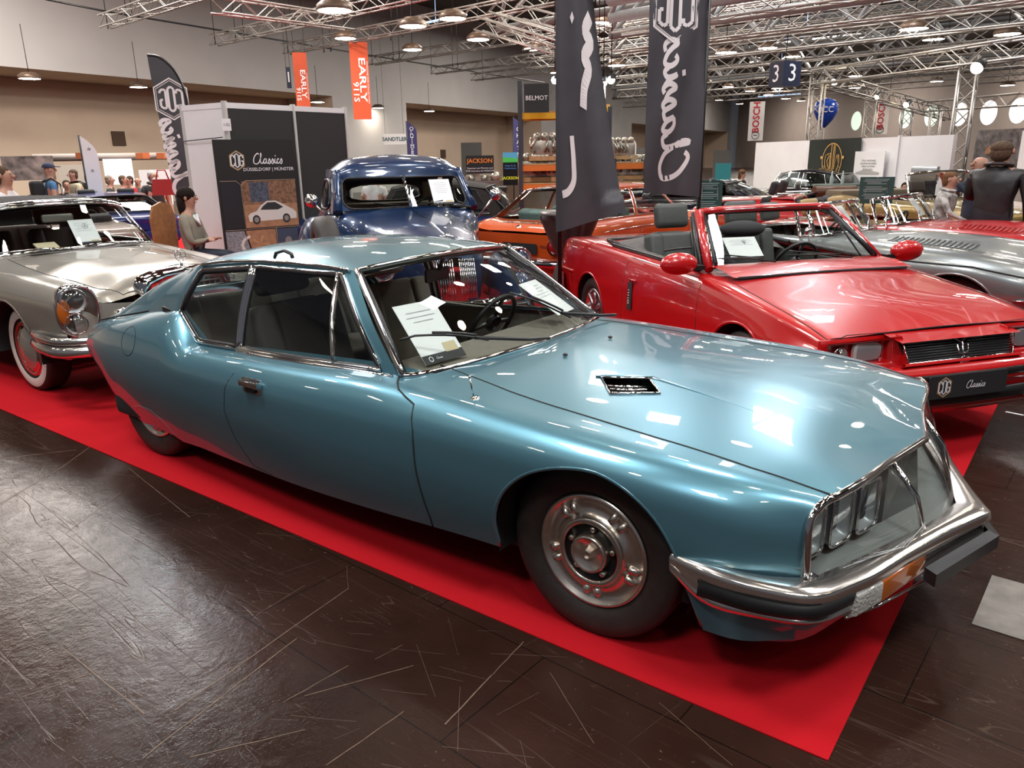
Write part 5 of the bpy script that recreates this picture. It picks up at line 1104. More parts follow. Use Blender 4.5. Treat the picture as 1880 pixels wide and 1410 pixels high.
# ================================================================ silver-beige saloon-coupe with a star (left)
def make_merc():
    PX, PY, PR = -5.0, .297, -.008
    SIL = paint('silver_beige_paint', (.36, .335, .29), .55, .3)
    e = empty('convertible', (PX, PY, 0), PR, label='silver beige classic convertible with star ornament, black roof up and whitewall tyres, left', cat='car')
    R = lambda x, *p: [(x+(q[2] if len(q) > 2 else 0), q[0], q[1]) for q in p]
    rows = [R(-3.5, (.80, .40), (.84, .5), (.86, .62), (.84, .74), (.78, .80), (.6, .83), (.35, .84), (0, .85)),
            R(-2.75, (.84, .30), (.885, .45), (.90, .62), (.88, .78), (.80, .86), (.65, .90), (.35, .92), (0, .93)),
            R(-1.6, (.84, .28), (.885, .45), (.90, .64), (.88, .80), (.82, .90), (.72, .93), (.35, .94), (0, .95)),
            R(-.75, (.84, .28), (.89, .45), (.905, .65), (.885, .80), (.82, .895), (.72, .925), (.35, .955), (0, .965)),
            R(-.3, (.84, .30), (.89, .46), (.905, .66), (.885, .79), (.82, .865), (.66, .885), (.35, .935), (0, .945)),
            R(.25, (.84, .32), (.885, .47), (.90, .66), (.885, .77), (.80, .843), (.62, .845), (.35, .905), (0, .918)),
            R(.60, (.83, .34), (.88, .47), (.89, .64), (.88, .76), (.79, .838), (.60, .80), (.35, .872), (0, .893)),
            R(.76, (.82, .36), (.87, .47), (.88, .62), (.87, .75), (.785, .825), (.60, .765, .02), (.38, .80, .03), (0, .86, -.02)),
            R(.82, (.80, .40), (.85, .48), (.855, .60), (.85, .72), (.78, .79), (.60, .72, .015), (.38, .745, .03), (0, .80, .0))]
    arches = [archp(-.02, .33, .375), archp(-2.75, .33, .36)]
    deck = [(-.80, -.68), (-.68, -.4), (-.66, 0), (-.68, .4), (-.80, .68), (-2.7, .66), (-2.7, -.66)]
    hood = [(-.60, -.60), (.1, -.615), (.7, -.54), (.86, -.42), (.86, .42), (.7, .54), (.1, .615), (-.60, .60)]
    S = bodywork(e, rows, SIL, arches, deck, hood, [[(-.65, .90), (-.55, .36), (-1.8, .36), (-1.8, .90)]], cap=None, kr=6, cc=())
    WM = mat('hubcap_paint', (.36, .335, .29), .3, .4, coat=1)
    for sg in (-1, 1):
        liner(e, -.02, .33, sg*.86, sg, .37, a0=-10, a1=190); liner(e, -2.75, .33, sg*.86, sg, .36)
        wheel(e, (-.02, sg*.80, .325), .325, sg, .17, 'disc', rimr=.205, white=WM); wheel(e, (-2.75, sg*.80, .325), .325, sg, .17, 'disc', rimr=.205, white=WM)
    # front panel below the bonnet lip
    FP = [[(.80, .80, .76), (.83, .80, .60), (.84, .79, .44), (.78, .75, .36)], [(.845, .60, .72), (.855, .60, .60), (.875, .58, .46), (.80, .58, .36)], [(.87, .40, .70), (.875, .38, .60), (.885, .36, .46), (.82, .36, .36)], [(.86, 0, .70), (.87, 0, .60), (.88, 0, .46), (.82, 0, .36)]]
    F = [[(p[0], -p[1], p[2]) for p in r] for r in FP]+FP[:-1][::-1]; Skin(dense(F, 4, 4)).rest('front_panel', SIL, e)
    for sg in (-1, 1):
        # tall oval lamp units
        o = Vector((.83, sg*.765, .688)); ax = Vector((1, sg*.25, 0)).normalized(); uu = Vector((0, 0, 1)); ss = uu.cross(ax)
        P = [(.135*math.cos(t)*(1 if math.cos(t) > 0 else 1), .175*math.sin(t)) for t in [2*math.pi*k/32 for k in range(32)]]
        P = [(math.copysign(abs(x/.135)**.75, x)*.125, math.copysign(abs(y/.175)**.8, y)*.17) for x, y in P]
        b = B(); b.grid([[tuple(o+ss*x*q+uu*y*q+ax*h) for x, y in P] for q, h in ((1.06, -.09), (1.06, .0), (1.0, .012), (.93, .006), (.90, -.02))], closed=True); lamp = b.build('lamp_bezel', CHROME, e)
        b = B(); b.add([tuple(o+ss*x*.92+uu*y*.92-ax*.012) for x, y in P], [tuple(range(32))]); b.build('lamp_backing', mat('lamp_backing', (.15, .13, .11), .3, .6), lamp)
        headlamp(e, o+uu*.075-ss*sg*-.02+ax*.0, ax, .078); headlamp(e, o-uu*.082-ss*sg*-.025+ax*.0, ax, .066)
        b = B(); b.ell(o-ss*-sg*-.085*(-1)+ax*.0+uu*.0, (.02, .045, .09), 10); b.build('amber_lens', mat('amber_lens', (.42, .10, .012), .2, coat=1), lamp)
        headlamp(e, (.93, sg*.50, .61), (1, 0, 0), .066, 'fog_lamp')
        for z, t, mx_ in ((.505, .026, .0), (.435, .038, .01)):
            b = B(); P = spl([(.36, sg*.885), (.60, sg*.93), (.84, sg*.91), (.97, sg*.78), (1.03, sg*.5), (1.05, 0)], 6)
            b.tube([(x+mx_, y, z) for x, y in P], t, 8, upv=(0, 0, 1), flat=1.1); b.build('bumper_bar', mat('bumper_chrome', (.68, .64, .60), .1, 1), e)
    # upright grille with bright shell and star
    sh = [(-.315, .50), (-.345, .78), (-.31, .845), (-.18, .885), (0, .90), (.18, .885), (.31, .845), (.345, .78), (.315, .50)]
    b = B(); b.grid([[(x, y*q, .5+(z-.5)*q2) for y, z in sh] for x, q, q2 in ((.80, 1.04, 1.04), (.92, 1.02, 1.02), (.935, .98, .985), (.925, .86, .83), (.90, .85, .82))]); g = b.build('grille_shell', CHROME, e)
    b = B(); b.add([(.895, y*.85, .5+(z-.5)*.82) for y, z in sh], [tuple(range(9))]); b.build('grille_backing', GAP, g)
    gb = mat('grille_bar_metal', (.62, .58, .52), .38, .5)
    for k in range(9): b = B(); z = .53+.0365*k; b.tube([(.915, -.30, z), (.915, .30, z)], .0065, 5); b.build('grille_bar', gb, g)
    for k in range(13): b = B(); y = -.27+.045*k; b.box((.908, y, .675), (.006, .008, .32)); b.build('grille_upright', gb, g)
    b = B(); c = Vector((.86, 0, .985)); t = [(0, math.cos(a)*.042, math.sin(a)*.042) for a in [2*math.pi*k/24 for k in range(24)]]
    b.tube([c+Vector(q) for q in t], .0035, 6, closed=True)
    for a in (90, 210, 330): b.tube([c, c+Vector((0, math.cos(R_(a))*.042, math.sin(R_(a))*.042))], [.005, .0015], 5)
    b.tube([(.86, 0, .90), (.86, 0, .945)], [.016, .005], 8); b.lathe([(.028, 0), (.02, .01), (0, .012)], (.925, 0, .87), (1, 0, .3), 18); b.build('star_ornament', CHROME, e)
    wsb = [(-.80, .70, .93), (-.72, .58, .945), (-.66, .35, .96), (-.63, 0, .968)]; wst = [(-1.08, .60, 1.255), (-1.02, .50, 1.285), (-.97, .30, 1.31), (-.95, 0, 1.318)]
    base = [(-.82, .72, .925), (-1.3, .73, .93), (-1.9, .73, .93), (-2.35, .72, .93), (-2.6, .68, .93)]; rail = [(-1.10, .61, 1.26), (-1.4, .63, 1.30), (-1.9, .63, 1.30), (-2.2, .60, 1.25), (-2.4, .57, 1.20)]
    glasshouse(e, base, rail, wsb, wst, [(-2.62, .60, .95), (-2.7, .3, .96), (-2.72, 0, .96)], [(-2.42, .54, 1.20), (-2.45, .3, 1.26), (-2.45, 0, 1.28)], .07, mat('black_soft_top', (.018, .014, .013), .9, noise=.15, bump=.3, bscale=300), [(.15, 2.0)], trim=CHROME, roofc=[1.33, 1.36, 1.37, 1.33, 1.28])
    b = B(); b.tube([(x-.02, y*1.0, z+.02) for x, y, z in spl([(p[0], -p[1], p[2]) for p in wst]+[(p[0], p[1], p[2]) for p in wst[:-1][::-1]], 4)], .022, 8); b.build('header_rail', CHROME, e)
    br = mat('dark_red_brown_leather', (.05, .02, .015), .6); cabin(e, -.75, -2.6, .72, .34, .92, br)
    b = B(); b.box((-1.02, .0, 1.20), (.02, .26, .07)); b.build('rear_view_mirror', mat('mirror_back', (.35, .34, .30), .3, .6), e, bev=.02)
    b = B(); b.box((-1.12, -.36, 1.22), (.02, .40, .13)); b.build('sun_visor', DARK, e, bev=.01)
    for y0, y1 in ((-.10, -.62), (.50, -.02)): b = B(); b.tube([(-.62, y0, .975), (-.68, (y0+y1)/2, .985), (-.70, y1, .975)], .005, 5); b.tube([(-.60, y0, .968), (-.64, (y0+y1)/2, .985)], .007, 5); b.build('wiper', CHROME, e)
    b = B(); b.box((-.58, 0, .962), (.10, .9, .012)); b.build('air_intake', CHROME, e, bev=.005)
    M = Matrix.Translation((PX, PY, 0)) @ Matrix.Rotation(PR, 4, 'Z')
    def star(b, o, ux, uy, s):
        b.tube([o+ux*math.cos(a)*s+uy*math.sin(a)*s for a in [2*math.pi*k/20 for k in range(20)]], .0015, 4, closed=True)
        for a in (90, 210, 330): b.tube([o, o+ux*math.cos(R_(a))*s+uy*math.sin(R_(a))*s], [.003, .001], 4)
    sheet('information_sheet', M @ Vector((-.93, .17, 1.075)), M.to_3x3() @ Vector((0, 1, 0)), M.to_3x3() @ Vector((-.55, 0, .8)), .21, .24, None, 5, logo=star, label='white sheet with a star emblem in the silver beige convertible windscreen', cat='sheet', dark=.06)
    b = B(); b.box((0, 0, 0), (.10, .17, .012), ry=.4); o = b.build('note_card', mat('tan_card', (.50, .42, .28), .7), label='small tan card lying at the foot of the silver beige convertible windscreen', cat='card'); o.location = M @ Vector((-.80, -.22, .99)); o.rotation_euler = (0, 0, PR)
make_merc()
# ================================================================ dark blue old pickup
def make_truck():
    e = empty('pickup_truck', (-3.30, 2.24, 0), -.56, label='shiny dark blue vintage pickup truck with rounded cab and split windscreen', cat='car')
    BL = paint('dark_blue_paint', (.010, .032, .095), .2, .3)
    R = lambda x, *p: [(x, q[0], q[1]) for q in p]
    rows = [R(-2.05, (.74, .45), (.77, .6), (.775, .85), (.765, 1.05), (.72, 1.13), (.5, 1.15), (0, 1.16)),
            R(-1.5, (.74, .45), (.77, .6), (.775, .85), (.765, 1.06), (.72, 1.14), (.5, 1.16), (0, 1.17)),
            R(-1.10, (.70, .45), (.73, .6), (.735, .85), (.72, 1.04), (.66, 1.12), (.45, 1.17), (0, 1.19)),
            R(-.95, (.60, .5), (.64, .62), (.65, .82), (.63, .98), (.56, 1.07), (.38, 1.14), (0, 1.165)),
            R(-.5, (.48, .5), (.50, .62), (.52, .80), (.50, .93), (.44, 1.01), (.30, 1.075), (0, 1.11)),
            R(.0, (.36, .5), (.38, .6), (.39, .76), (.37, .87), (.32, .95), (.22, 1.0), (0, 1.035)),
            R(.28, (.22, .45), (.24, .55), (.25, .70), (.24, .80), (.21, .87), (.14, .92), (0, .955)),
            R(.38, (.10, .45), (.11, .5), (.12, .65), (.11, .75), (.10, .80), (.07, .83), (0, .85))]
    S = bodywork(e, rows, BL, [], [(-1.15, -.62), (-1.15, .62), (-1.95, .62), (-1.95, -.62)], None, [], cap=None, kr=6, kc=5, cc=())
    b = B(); b.tube(S.drape([(-.93, 0), (.36, 0)], 'xy', off=.003), .006, 5); b.build('bonnet_strip', CHROME, e)
    b = B(); b.tube(S.drape([(-.94, -.60), (-.5, -.47), (.1, -.32)], 'xy', off=-.001), .005, 5); b.tube(S.drape([(-.94, .60), (-.5, .47), (.1, .32)], 'xy', off=-.001), .005, 5); b.build('bonnet_gap', GAP, e)
    # cab upper part
    def ring(x, z, s): return x
    wsb = [(-1.10, .66, 1.165), (-1.06, .5, 1.18), (-1.02, .25, 1.19), (-1.0, 0, 1.195)]; wst = [(-1.34, .60, 1.46), (-1.30, .5, 1.475), (-1.26, .25, 1.485), (-1.24, 0, 1.49)]
    base = [(-1.16, .715, 1.14), (-1.45, .745, 1.13), (-1.8, .745, 1.12), (-2.05, .70, 1.12)]; rail = [(-1.38, .655, 1.47), (-1.5, .675, 1.50), (-1.8, .675, 1.50), (-2.0, .63, 1.47)]
    def full(r, k=6): return dense(mirror(r), k, 5)
    W = Skin(full([wst, wsb])); ap = [(x*(1-.03*(z > 0)), 1.327+z) for x, z in rrect(1.25, .285, .085, 5)]
    W.take(W.cut(ap, 'yz'), 'windscreen', GLASS, e); W.rest('windscreen_surround', BL, e)
    b = B(); b.tube(W.drape(ap, 'yz', side=1, off=.003, closed=True)[:-1], .010, 6, closed=True); b.build('windscreen_rubber', BLACK, e)
    b = B(); b.tube([(-.985, 0, 1.20), (-1.11, 0, 1.35), (-1.235, 0, 1.49)], .016, 6); b.build('windscreen_divider', CHROME, e)
    # roof dome
    rr = [[wst[0], wst[1], wst[2], wst[3]],
          [(-1.36, .625, 1.52), (-1.33, .50, 1.565), (-1.30, .25, 1.59), (-1.29, 0, 1.60)],
          [(-1.48, .655, 1.545), (-1.46, .52, 1.62), (-1.44, .25, 1.655), (-1.43, 0, 1.665)],
          [(-1.75, .66, 1.54), (-1.75, .52, 1.63), (-1.75, .25, 1.675), (-1.75, 0, 1.685)],
          [(-2.0, .625, 1.50), (-2.02, .50, 1.57), (-2.03, .25, 1.60), (-2.03, 0, 1.61)],
          [(-2.12, .60, 1.40), (-2.16, .50, 1.42), (-2.17, .25, 1.43), (-2.17, 0, 1.43)]]
    Skin(full(rr), flip=True).rest('cab_roof', BL, e)
    bw = [rr[-1], [(-2.15, .66, 1.2), (-2.19, .5, 1.2), (-2.2, .25, 1.2), (-2.2, 0, 1.2)], [(-2.12, .74, .9), (-2.15, .5, .9), (-2.15, .25, .9), (-2.15, 0, .9)]]
    Q = Skin(full(bw), flip=True); rp = sub([(-.42, 1.20), (.42, 1.20), (.40, 1.40), (-.40, 1.40)], 2); Q.take(Q.cut(rp, 'yz', lambda c: c.z > 1.1), 'rear_window', GLASS, e); Q.rest('cab_back', BL, e)
    b = B(); b.grid([[(-2.10, y, z) for y in (-.60, -.43)] for z in (.9, 1.40)]); b.grid([[(-2.10, y, z) for y in (.43, .60)] for z in (.9, 1.40)]); b.grid([[(-2.10, y, z) for y in (-.6, .6)] for z in (.9, 1.20)]); b.build('cab_lining', mat('tan_lining', (.26, .22, .15), .85), e)
    b = B(); b.tube([(-2.09, y, z) for y, z in rp], .02, 6, closed=True); b.build('rear_window_rubber', BLACK, e)
    for sg in (-1, 1):
        D = np.stack([spl([(p[0], p[1]*sg, p[2]) for p in r], 5) for r in (base, [(p[0], (p[1]+q[1])/2+.01, (p[2]+q[2])/2) for p, q in zip(base, rail)], rail, [(q[0], q[1]-.005, q[2]+.05) for q in rail])]); D = np.stack([spl(D[:, j], 4) for j in range(D.shape[1])], axis=1)
        Q = Skin(D, flip=sg < 0); wp = sub([(-1.30, 1.18), (-1.88, 1.17), (-1.86, 1.45), (-1.46, 1.46)], 2)
        Q.take(Q.cut(wp, 'xz'), 'side_window', GLASS, e); Q.rest('door_frame', BL, e)
        b = B(); b.tube(Q.drape(wp, side=sg, off=.002, closed=True)[:-1], .012, 6, closed=True); b.build('window_rubber', BLACK, e)
        b = B(); b.tube([(-1.12, sg*.69, 1.15), (-1.25, sg*.66, 1.32), (-1.37, sg*.63, 1.48), (-1.40, sg*.62, 1.53)], [.05, .04, .045, .05], 10, upv=(0, 1, 0)); b.build('pillar', BL, e)
        # fenders, headlamps, mirrors
        b = B(); b.ell((-.02, sg*.62, .47), (.46, .19, .38), 14, cut=-.1); b.build('front_fender', BL, e)
        headlamp(e, (.34, sg*.60, .79), (1, 0, .05), .095); b = B(); b.ell((.22, sg*.60, .78), (.18, .115, .115), 10); b.build('lamp_pod', BL, e)
        b = B(); b.tube([(.46, sg*.58, .45), (.52, sg*.3, .44), (.54, 0, .44)], .05, 8, flat=1.3); b.build('front_bumper', CHROME, e)
        wheel(e, (-.02, sg*.74, .36), .36, sg, .17, 'disc', rimr=.22); wheel(e, (-2.55, sg*.74, .36), .36, sg, .17, 'disc', rimr=.22)
        q = Vector((-1.10, sg*.93, 1.28)); b = B(); b.lathe([(.0, -.045), (.04, -.035), (.065, .0), (.06, .012), (0, .012)], q, (-1, 0, 0), 16); o = b.build('door_mirror', CHROME, e); b = B(); b.tube([q, (-1.13, sg*.74, 1.05)], .009, 6); b.build('mirror_arm', CHROME, o)
        b = B(); b.ell((-2.55, sg*.72, .62), (.50, .22, .42), 12, cut=-.1); b.build('rear_fender', BL, e)
        for k in range(9): y = sg*(.03+.018*k); b = B(); b.tube([(.40-.35*abs(y), y, .84-.1*abs(y)), (.46-.35*abs(y), y, .66), (.47-.35*abs(y), y, .50)], .006, 5); b.build('grille_bar', CHROME, e)
    # spare wheel on the right flank
    b = B(); b.lathe([(.16, -.02), (.16, .09), (.22, .13), (.31, .13), (.35, .10), (.36, .03), (.35, -.04), (.31, -.07), (.16, -.06)], (-.72, -.86, .80), (0, -1, 0), 36); b.build('spare_wheel', RUBBER, e)
    b = B(); b.box((-2.55, 0, .80), (.75, 1.3, .45)); b.build('load_bed', BL, e, bev=.02)
    cabin(e, -1.12, -2.1, .70, .60, 1.14, mat('tan_lining', (.26, .22, .15), .85), seats=False, lhd=1)
    b = B(); b.box((-1.95, 0, .95), (.16, 1.25, .5)); b.build('bench_seat', mat('tan_lining', (.26, .22, .15), .85), e, bev=.05)
    b = B(); b.ell((.18, 0, 1.01), (.07, .022, .018), 8); b.build('bonnet_ornament', CHROME, e)
    for sg in (-1, 1): b = B(); b.tube([(-1.03, sg*.10, 1.21), (-1.06, sg*.35, 1.24)], .006, 5); b.build('wiper', BLACK, e)
    M = Matrix.Translation((-3.30, 2.24, 0)) @ Matrix.Rotation(-.56, 4, 'Z')
    sheet('information_sheet', M @ Vector((-1.13, .36, 1.325)), M.to_3x3() @ Vector((-.1, 1, 0)), M.to_3x3() @ Vector((-.62, 0, .78)), .22, .30, None, 6, label='white sheet taped inside the dark blue pickup truck windscreen', cat='sheet', dark=.07)
make_truck()
# ================================================================ orange hatchback seen from behind
def make_orange():
    e = empty('hatchback', (-3.91, 7.80, 0), 1.49, label='bright orange two-door hatchback seen from behind, between the pickup truck and the middle flag', cat='car')
    OR = paint('orange_paint', (.62, .085, .008), 0, .3)
    R = lambda x, *p: [(x+(q[2] if len(q) > 2 else 0), q[0], q[1]) for q in p]
    rows = [R(-3.28, (.74, .34), (.76, .5), (.78, .66), (.775, .76), (.74, .80), (.4, .81), (0, .815)),
            R(-3.18, (.75, .32), (.785, .5), (.80, .68), (.79, .79), (.75, .84), (.4, .86), (0, .865)),
            R(-2.4, (.75, .28), (.79, .48), (.81, .70), (.79, .84), (.74, .895), (.4, .90), (0, .90)),
            R(-1.2, (.75, .28), (.79, .48), (.81, .70), (.79, .85), (.74, .90), (.4, .90), (0, .90)),
            R(-.4, (.75, .28), (.79, .48), (.81, .70), (.79, .84), (.74, .88), (.4, .90), (0, .905)),
            R(.4, (.74, .32), (.78, .48), (.79, .66), (.77, .78), (.72, .81), (.4, .83), (0, .835)), R(.68, (.72, .36), (.75, .48), (.76, .62), (.74, .72), (.70, .75), (.4, .765), (0, .77))]
    S = bodywork(e, rows, OR, [archp(0, .30, .34), archp(-2.5, .30, .34)], [(-.55, -.62), (-.5, 0), (-.55, .62), (-2.9, .62), (-2.9, -.62)], None, [[(-.58, .88), (-.5, .34), (-1.72, .34), (-1.80, .88)]], cap=None)
    base = [(-.60, .72, .90), (-1.2, .73, .90), (-1.75, .73, .90), (-2.5, .71, .89), (-2.95, .68, .88)]; rail = [(-1.02, .545, 1.25), (-1.3, .56, 1.27), (-1.7, .565, 1.275), (-2.15, .55, 1.26), (-2.45, .52, 1.22)]
    glasshouse(e, base, rail, [(-.58, .70, .905), (-.50, .5, .91), (-.45, .25, .915), (-.44, 0, .92)], [(-1.02, .54, 1.255), (-.98, .45, 1.265), (-.95, .25, 1.275), (-.94, 0, 1.28)],
               [(-3.02, .64, .875), (-3.06, .4, .885), (-3.08, .2, .89), (-3.08, 0, .89)], [(-2.46, .50, 1.235), (-2.48, .4, 1.25), (-2.49, .2, 1.265), (-2.49, 0, 1.27)], .04, OR, [(.12, 1.95), (2.06, 3.5)], trim=CHROME, roofc=[1.29, 1.315, 1.32, 1.30, 1.27])
    for sg in (-1, 1):
        wheel(e, (0, sg*.72, .30), .30, sg, .16, 'alloy'); wheel(e, (-2.5, sg*.72, .30), .30, sg, .16, 'alloy'); liner(e, 0, .3, sg*.77, sg, .34); liner(e, -2.5, .3, sg*.77, sg, .34)
        b = B(); b.lathe([(.0, .03), (.075, .028), (.085, .0)], (-3.31, sg*.62, .66), (-1, 0, 0), 20); o = b.build('tail_lamp', mat('red_lens', (.35, .01, .01), .2, coat=1), e)
        b = B(); b.lathe([(.085, .0), (.092, .02), (.082, .03)], (-3.31, sg*.62, .66), (-1, 0, 0), 20); b.build('lamp_rim', BLACK, o)
        mirror_pod(e, (-.78, sg*.84, .97), mat('blue_mirror', (.05, .25, .5), .1, 1), (-.75, sg*.74, .92), (.03, .06, .045))
    b = B(); b.grid([[(-3.285, y, z) for y in (-.74, .74)] for z in (.36, .58, .79)]); b.build('tail_panel', OR, e)
    b = B(); b.tube([(-2.9, -.80, .47), (-3.25, -.80, .47), (-3.36, -.70, .47), (-3.40, 0, .47), (-3.36, .70, .47), (-3.25, .80, .47), (-2.9, .80, .47)], .045, 8, upv=(0, 0, 1), flat=1.1); b.build('rear_bumper', CHROME, e)
    b = B(); b.tube([(-3.41, -.66, .475), (-3.45, 0, .475), (-3.41, .66, .475)], .014, 6); b.build('bumper_strip', BLACK, e)
    plate(e, (-3.31, -.10, .625), (0, -1, 0), (0, 0, 1), .52, .12)
    b = B(); b.lathe([(.04, 0), (.04, .01), (0, .014)], (-3.20, .0, .845), (-1, 0, .9), 20); b.build('badge', CHROME, e)
    b = B(); text(b, 'touring', (-3.292, -.50, .66), (0, -1, 0), (0, 0, 1), .07); b.build('model_script', CHROME, e)
    b = B(); b.tube([(-.62, sg_*.815, .78) for sg_ in ()] or [(-.3, -.805, .80), (-1.8, -.812, .80), (-3.1, -.80, .77)], .007, 5); b.build('flank_trim', CHROME, e)
    gy = mat('pale_green_vinyl', (.20, .30, .28), .6); cabin(e, -.62, -2.6, .70, .30, .88, gy)
    b = B(); b.box((-2.75, 0, .60), (.5, 1.2, .4)); b.build('boot_floor', DARK, e)
make_orange()
# ================================================================ small blue roadster with black hood
def make_blue():
    e = empty('roadster', (-7.55, 4.85, 0), R_(210), label='dark blue vintage roadster with black soft top, behind the orange hatchback', cat='car')
    BL = paint('deep_blue_paint', (.006, .02, .10), .1, .3)
    rows = [station(-2.9, .40, .78, .80, .55), station(-2.5, .32, .86, .90, .70), station(-1.6, .30, .84, .88, .72), station(-.8, .32, .85, .92, .66), station(.2, .4, .80, .90, .45), station(.7, .45, .76, .82, .36)]
    S = bodywork(e, rows, BL, [], None, None, [[(-.9, .82), (-.9, .36), (-1.7, .36), (-1.8, .83)]], kr=4)
    for sg in (-1, 1):
        for x in (0, -2.4): b = B(); b.ell((x, sg*.66, .40), (.48, .16, .36), 12, cut=0.); b.build('wing', BL, e); wheel(e, (x, sg*.74, .31), .31, sg, .13, 'disc')
        headlamp(e, (.6, sg*.35, .75), (1, 0, 0), .09)
    ST = mat('black_soft_top', (.018, .014, .013), .9)
    base = [(-.75, .62, .90), (-1.3, .64, .88), (-1.9, .62, .88), (-2.5, .56, .90)]; rail = [(-.95, .50, 1.26), (-1.3, .55, 1.31), (-1.8, .54, 1.31), (-2.2, .48, 1.24)]
    glasshouse(e, base, rail, [(-.74, .60, .90), (-.72, .4, .905), (-.70, .2, .91), (-.70, 0, .91)], [(-.94, .50, 1.27), (-.92, .4, 1.28), (-.91, .2, 1.285), (-.91, 0, 1.29)],
               [(-2.55, .52, .92), (-2.6, .35, .94), (-2.62, .2, .94), (-2.62, 0, .94)], [(-2.22, .46, 1.25), (-2.25, .35, 1.27), (-2.27, .2, 1.28), (-2.27, 0, 1.28)], .05, ST, [(.15, 1.3), (2.0, 2.7)], trim=BLACK)
make_blue()
# ================================================================ two long-nosed roadsters
def make_etype(name, pos, rz, col, label, inner, metal=0., full_=True):
    e = empty('roadster', pos, rz, label=label, cat='car'); PM = paint(name, col, metal, .28)
    R = lambda x, *p: [(x, q[0], q[1]) for q in p]
    rows = [R(-3.35, (.30, .46), (.36, .52), (.40, .60), (.36, .68), (.28, .72), (.15, .735), (0, .74)),
            R(-3.0, (.50, .36), (.58, .48), (.62, .60), (.58, .72), (.46, .80), (.25, .83), (0, .84)),
            R(-2.4, (.62, .27), (.74, .44), (.79, .60), (.76, .76), (.66, .855), (.4, .88), (0, .89)),
            R(-1.7, (.64, .24), (.76, .42), (.80, .58), (.77, .74), (.68, .83), (.4, .86), (0, .87)),
            R(-1.1, (.64, .24), (.76, .42), (.80, .58), (.78, .74), (.69, .83), (.42, .875), (0, .90)),
            R(-.5, (.64, .26), (.77, .42), (.81, .58), (.80, .73), (.71, .82), (.42, .865), (0, .925)),
            R(.1, (.64, .28), (.77, .42), (.81, .58), (.80, .71), (.71, .80), (.44, .825), (0, .90)),
            R(.5, (.60, .32), (.70, .42), (.75, .54), (.73, .66), (.64, .745), (.40, .77), (0, .845)),
            R(.85, (.42, .40), (.52, .46), (.57, .54), (.55, .62), (.47, .68), (.28, .71), (0, .745)), R(1.08, (.12, .48), (.16, .5), (.2, .54), (.18, .58), (.14, .61), (.08, .63), (0, .635))]
    S = bodywork(e, rows, PM, [archp(-.02, .32, .355), archp(-2.42, .32, .33)], [(-1.28, -.56), (-1.18, 0), (-1.28, .56), (-2.2, .52), (-2.2, -.52)], None, [[(-1.3, .82), (-1.3, .30), (-1.95, .30), (-2.0, .82)]], kr=6, kc=5)
    b = B(); b.tube(S.drape([(-.95, .745), (.1, .735), (.62, .655), (1.0, .57)], side=-1, off=.002), .006, 5); b.build('bonnet_seam', GAP, e)
    for k in range(16):
        for sg in (-1, 1): x = -.72+.045*k; b = B(); p = S.drape([(x, sg*.30), (x, sg*.50)], 'xy', off=.004, step=.3); b.tube(p, .008, 5, flat=.6); b.build('louvre', PM, e)
    for sg in (-1, 1):
        wheel(e, (-.02, sg*.70, .32), .32, sg, .16, 'wire', rimr=.21); wheel(e, (-2.42, sg*.68, .32), .32, sg, .16, 'wire', rimr=.21); liner(e, -.02, .32, sg*.76, sg, .355); liner(e, -2.42, .32, sg*.72, sg, .33)
        b = B(); b.tube([(.42, sg*.77, .50), (.65, sg*.73, .50), (.95, sg*.5, .50), (1.1, sg*.2, .50)], [.012, .03, .035, .03], 8, flat=.8); b.build('quarter_bumper', CHROME, e)
        headlamp(e, (.80, sg*.53, .67), (1, sg*.2, .35), .085)
    wsb = [(-1.52, .60, .86), (-1.36, .54, .875), (-1.24, .3, .895), (-1.19, 0, .90)]; wst = [(-1.66, .50, 1.13), (-1.52, .45, 1.15), (-1.44, .25, 1.165), (-1.41, 0, 1.17)]
    W = Skin(dense(mirror([wst, wsb]), 4, 5)); W.rest('windscreen', GLASS, e)
    b = B(); mm = lambda r: [(p[0], -p[1], p[2]) for p in r]+[(p[0], p[1], p[2]) for p in r[:-1][::-1]]
    b.tube(list(spl(mm(wsb), 4))+list(spl(mm(wst), 4))[::-1], .018, 8, closed=True)
    for sg in (-1, 1): b.tube([(-1.40, sg*.55, .87), (-1.56, sg*.47, 1.15)], .022, 8)
    b.build('windscreen_frame', CHROME, e)
    for y in (-.38, .0, .38): b = B(); b.tube([(-1.16, y, .905), (-1.25, y+.18, .96), (-1.30, y+.3, 1.0)], .006, 5); b.build('wiper', CHROME, e)
    cabin(e, -1.28, -2.25, .58, .24, .84, inner, rows2=False, backs=.42); mirror_pod(e, (-1.36, -.74, .93), CHROME, (-1.38, -.68, .83), (.03, .05, .04))
    return e
make_etype('silver_grey_paint', (.64, 5.05, 0), -.25, (.26, .28, .28), 'silver grey long-nosed roadster behind the boxy red convertible', mat('grey_leather', (.06, .065, .06), .5), .6)
make_etype('blood_red_paint', (1.0, 6.68, 0), -.22, (.42, .004, .006), 'bright red long-nosed roadster beyond the silver grey one', mat('tan_leather', (.40, .28, .12), .6))
for pos, rz, lab, sc in (((-1.66, 5.43, 1.0), -.1, 'white sheet lying behind the silver grey roadster windscreen', 1), ((-.42, 7.35, 1.02), -.12, 'white sheet lying behind the red long-nosed roadster windscreen', 1)):
    pos = Vector((.64, 5.05, 0))+Matrix.Rotation(-.25, 3, 'Z') @ Vector((-1.50, .18, 1.02)) if sc and 'silver' in lab else Vector((1.0, 6.68, 0))+Matrix.Rotation(-.22, 3, 'Z') @ Vector((-1.48, .30, 1.02))
    sheet('information_sheet', pos, (.1, 1, 0), (-.6, 0, .75), .2, .24, None, 4, label=lab, cat='sheet')
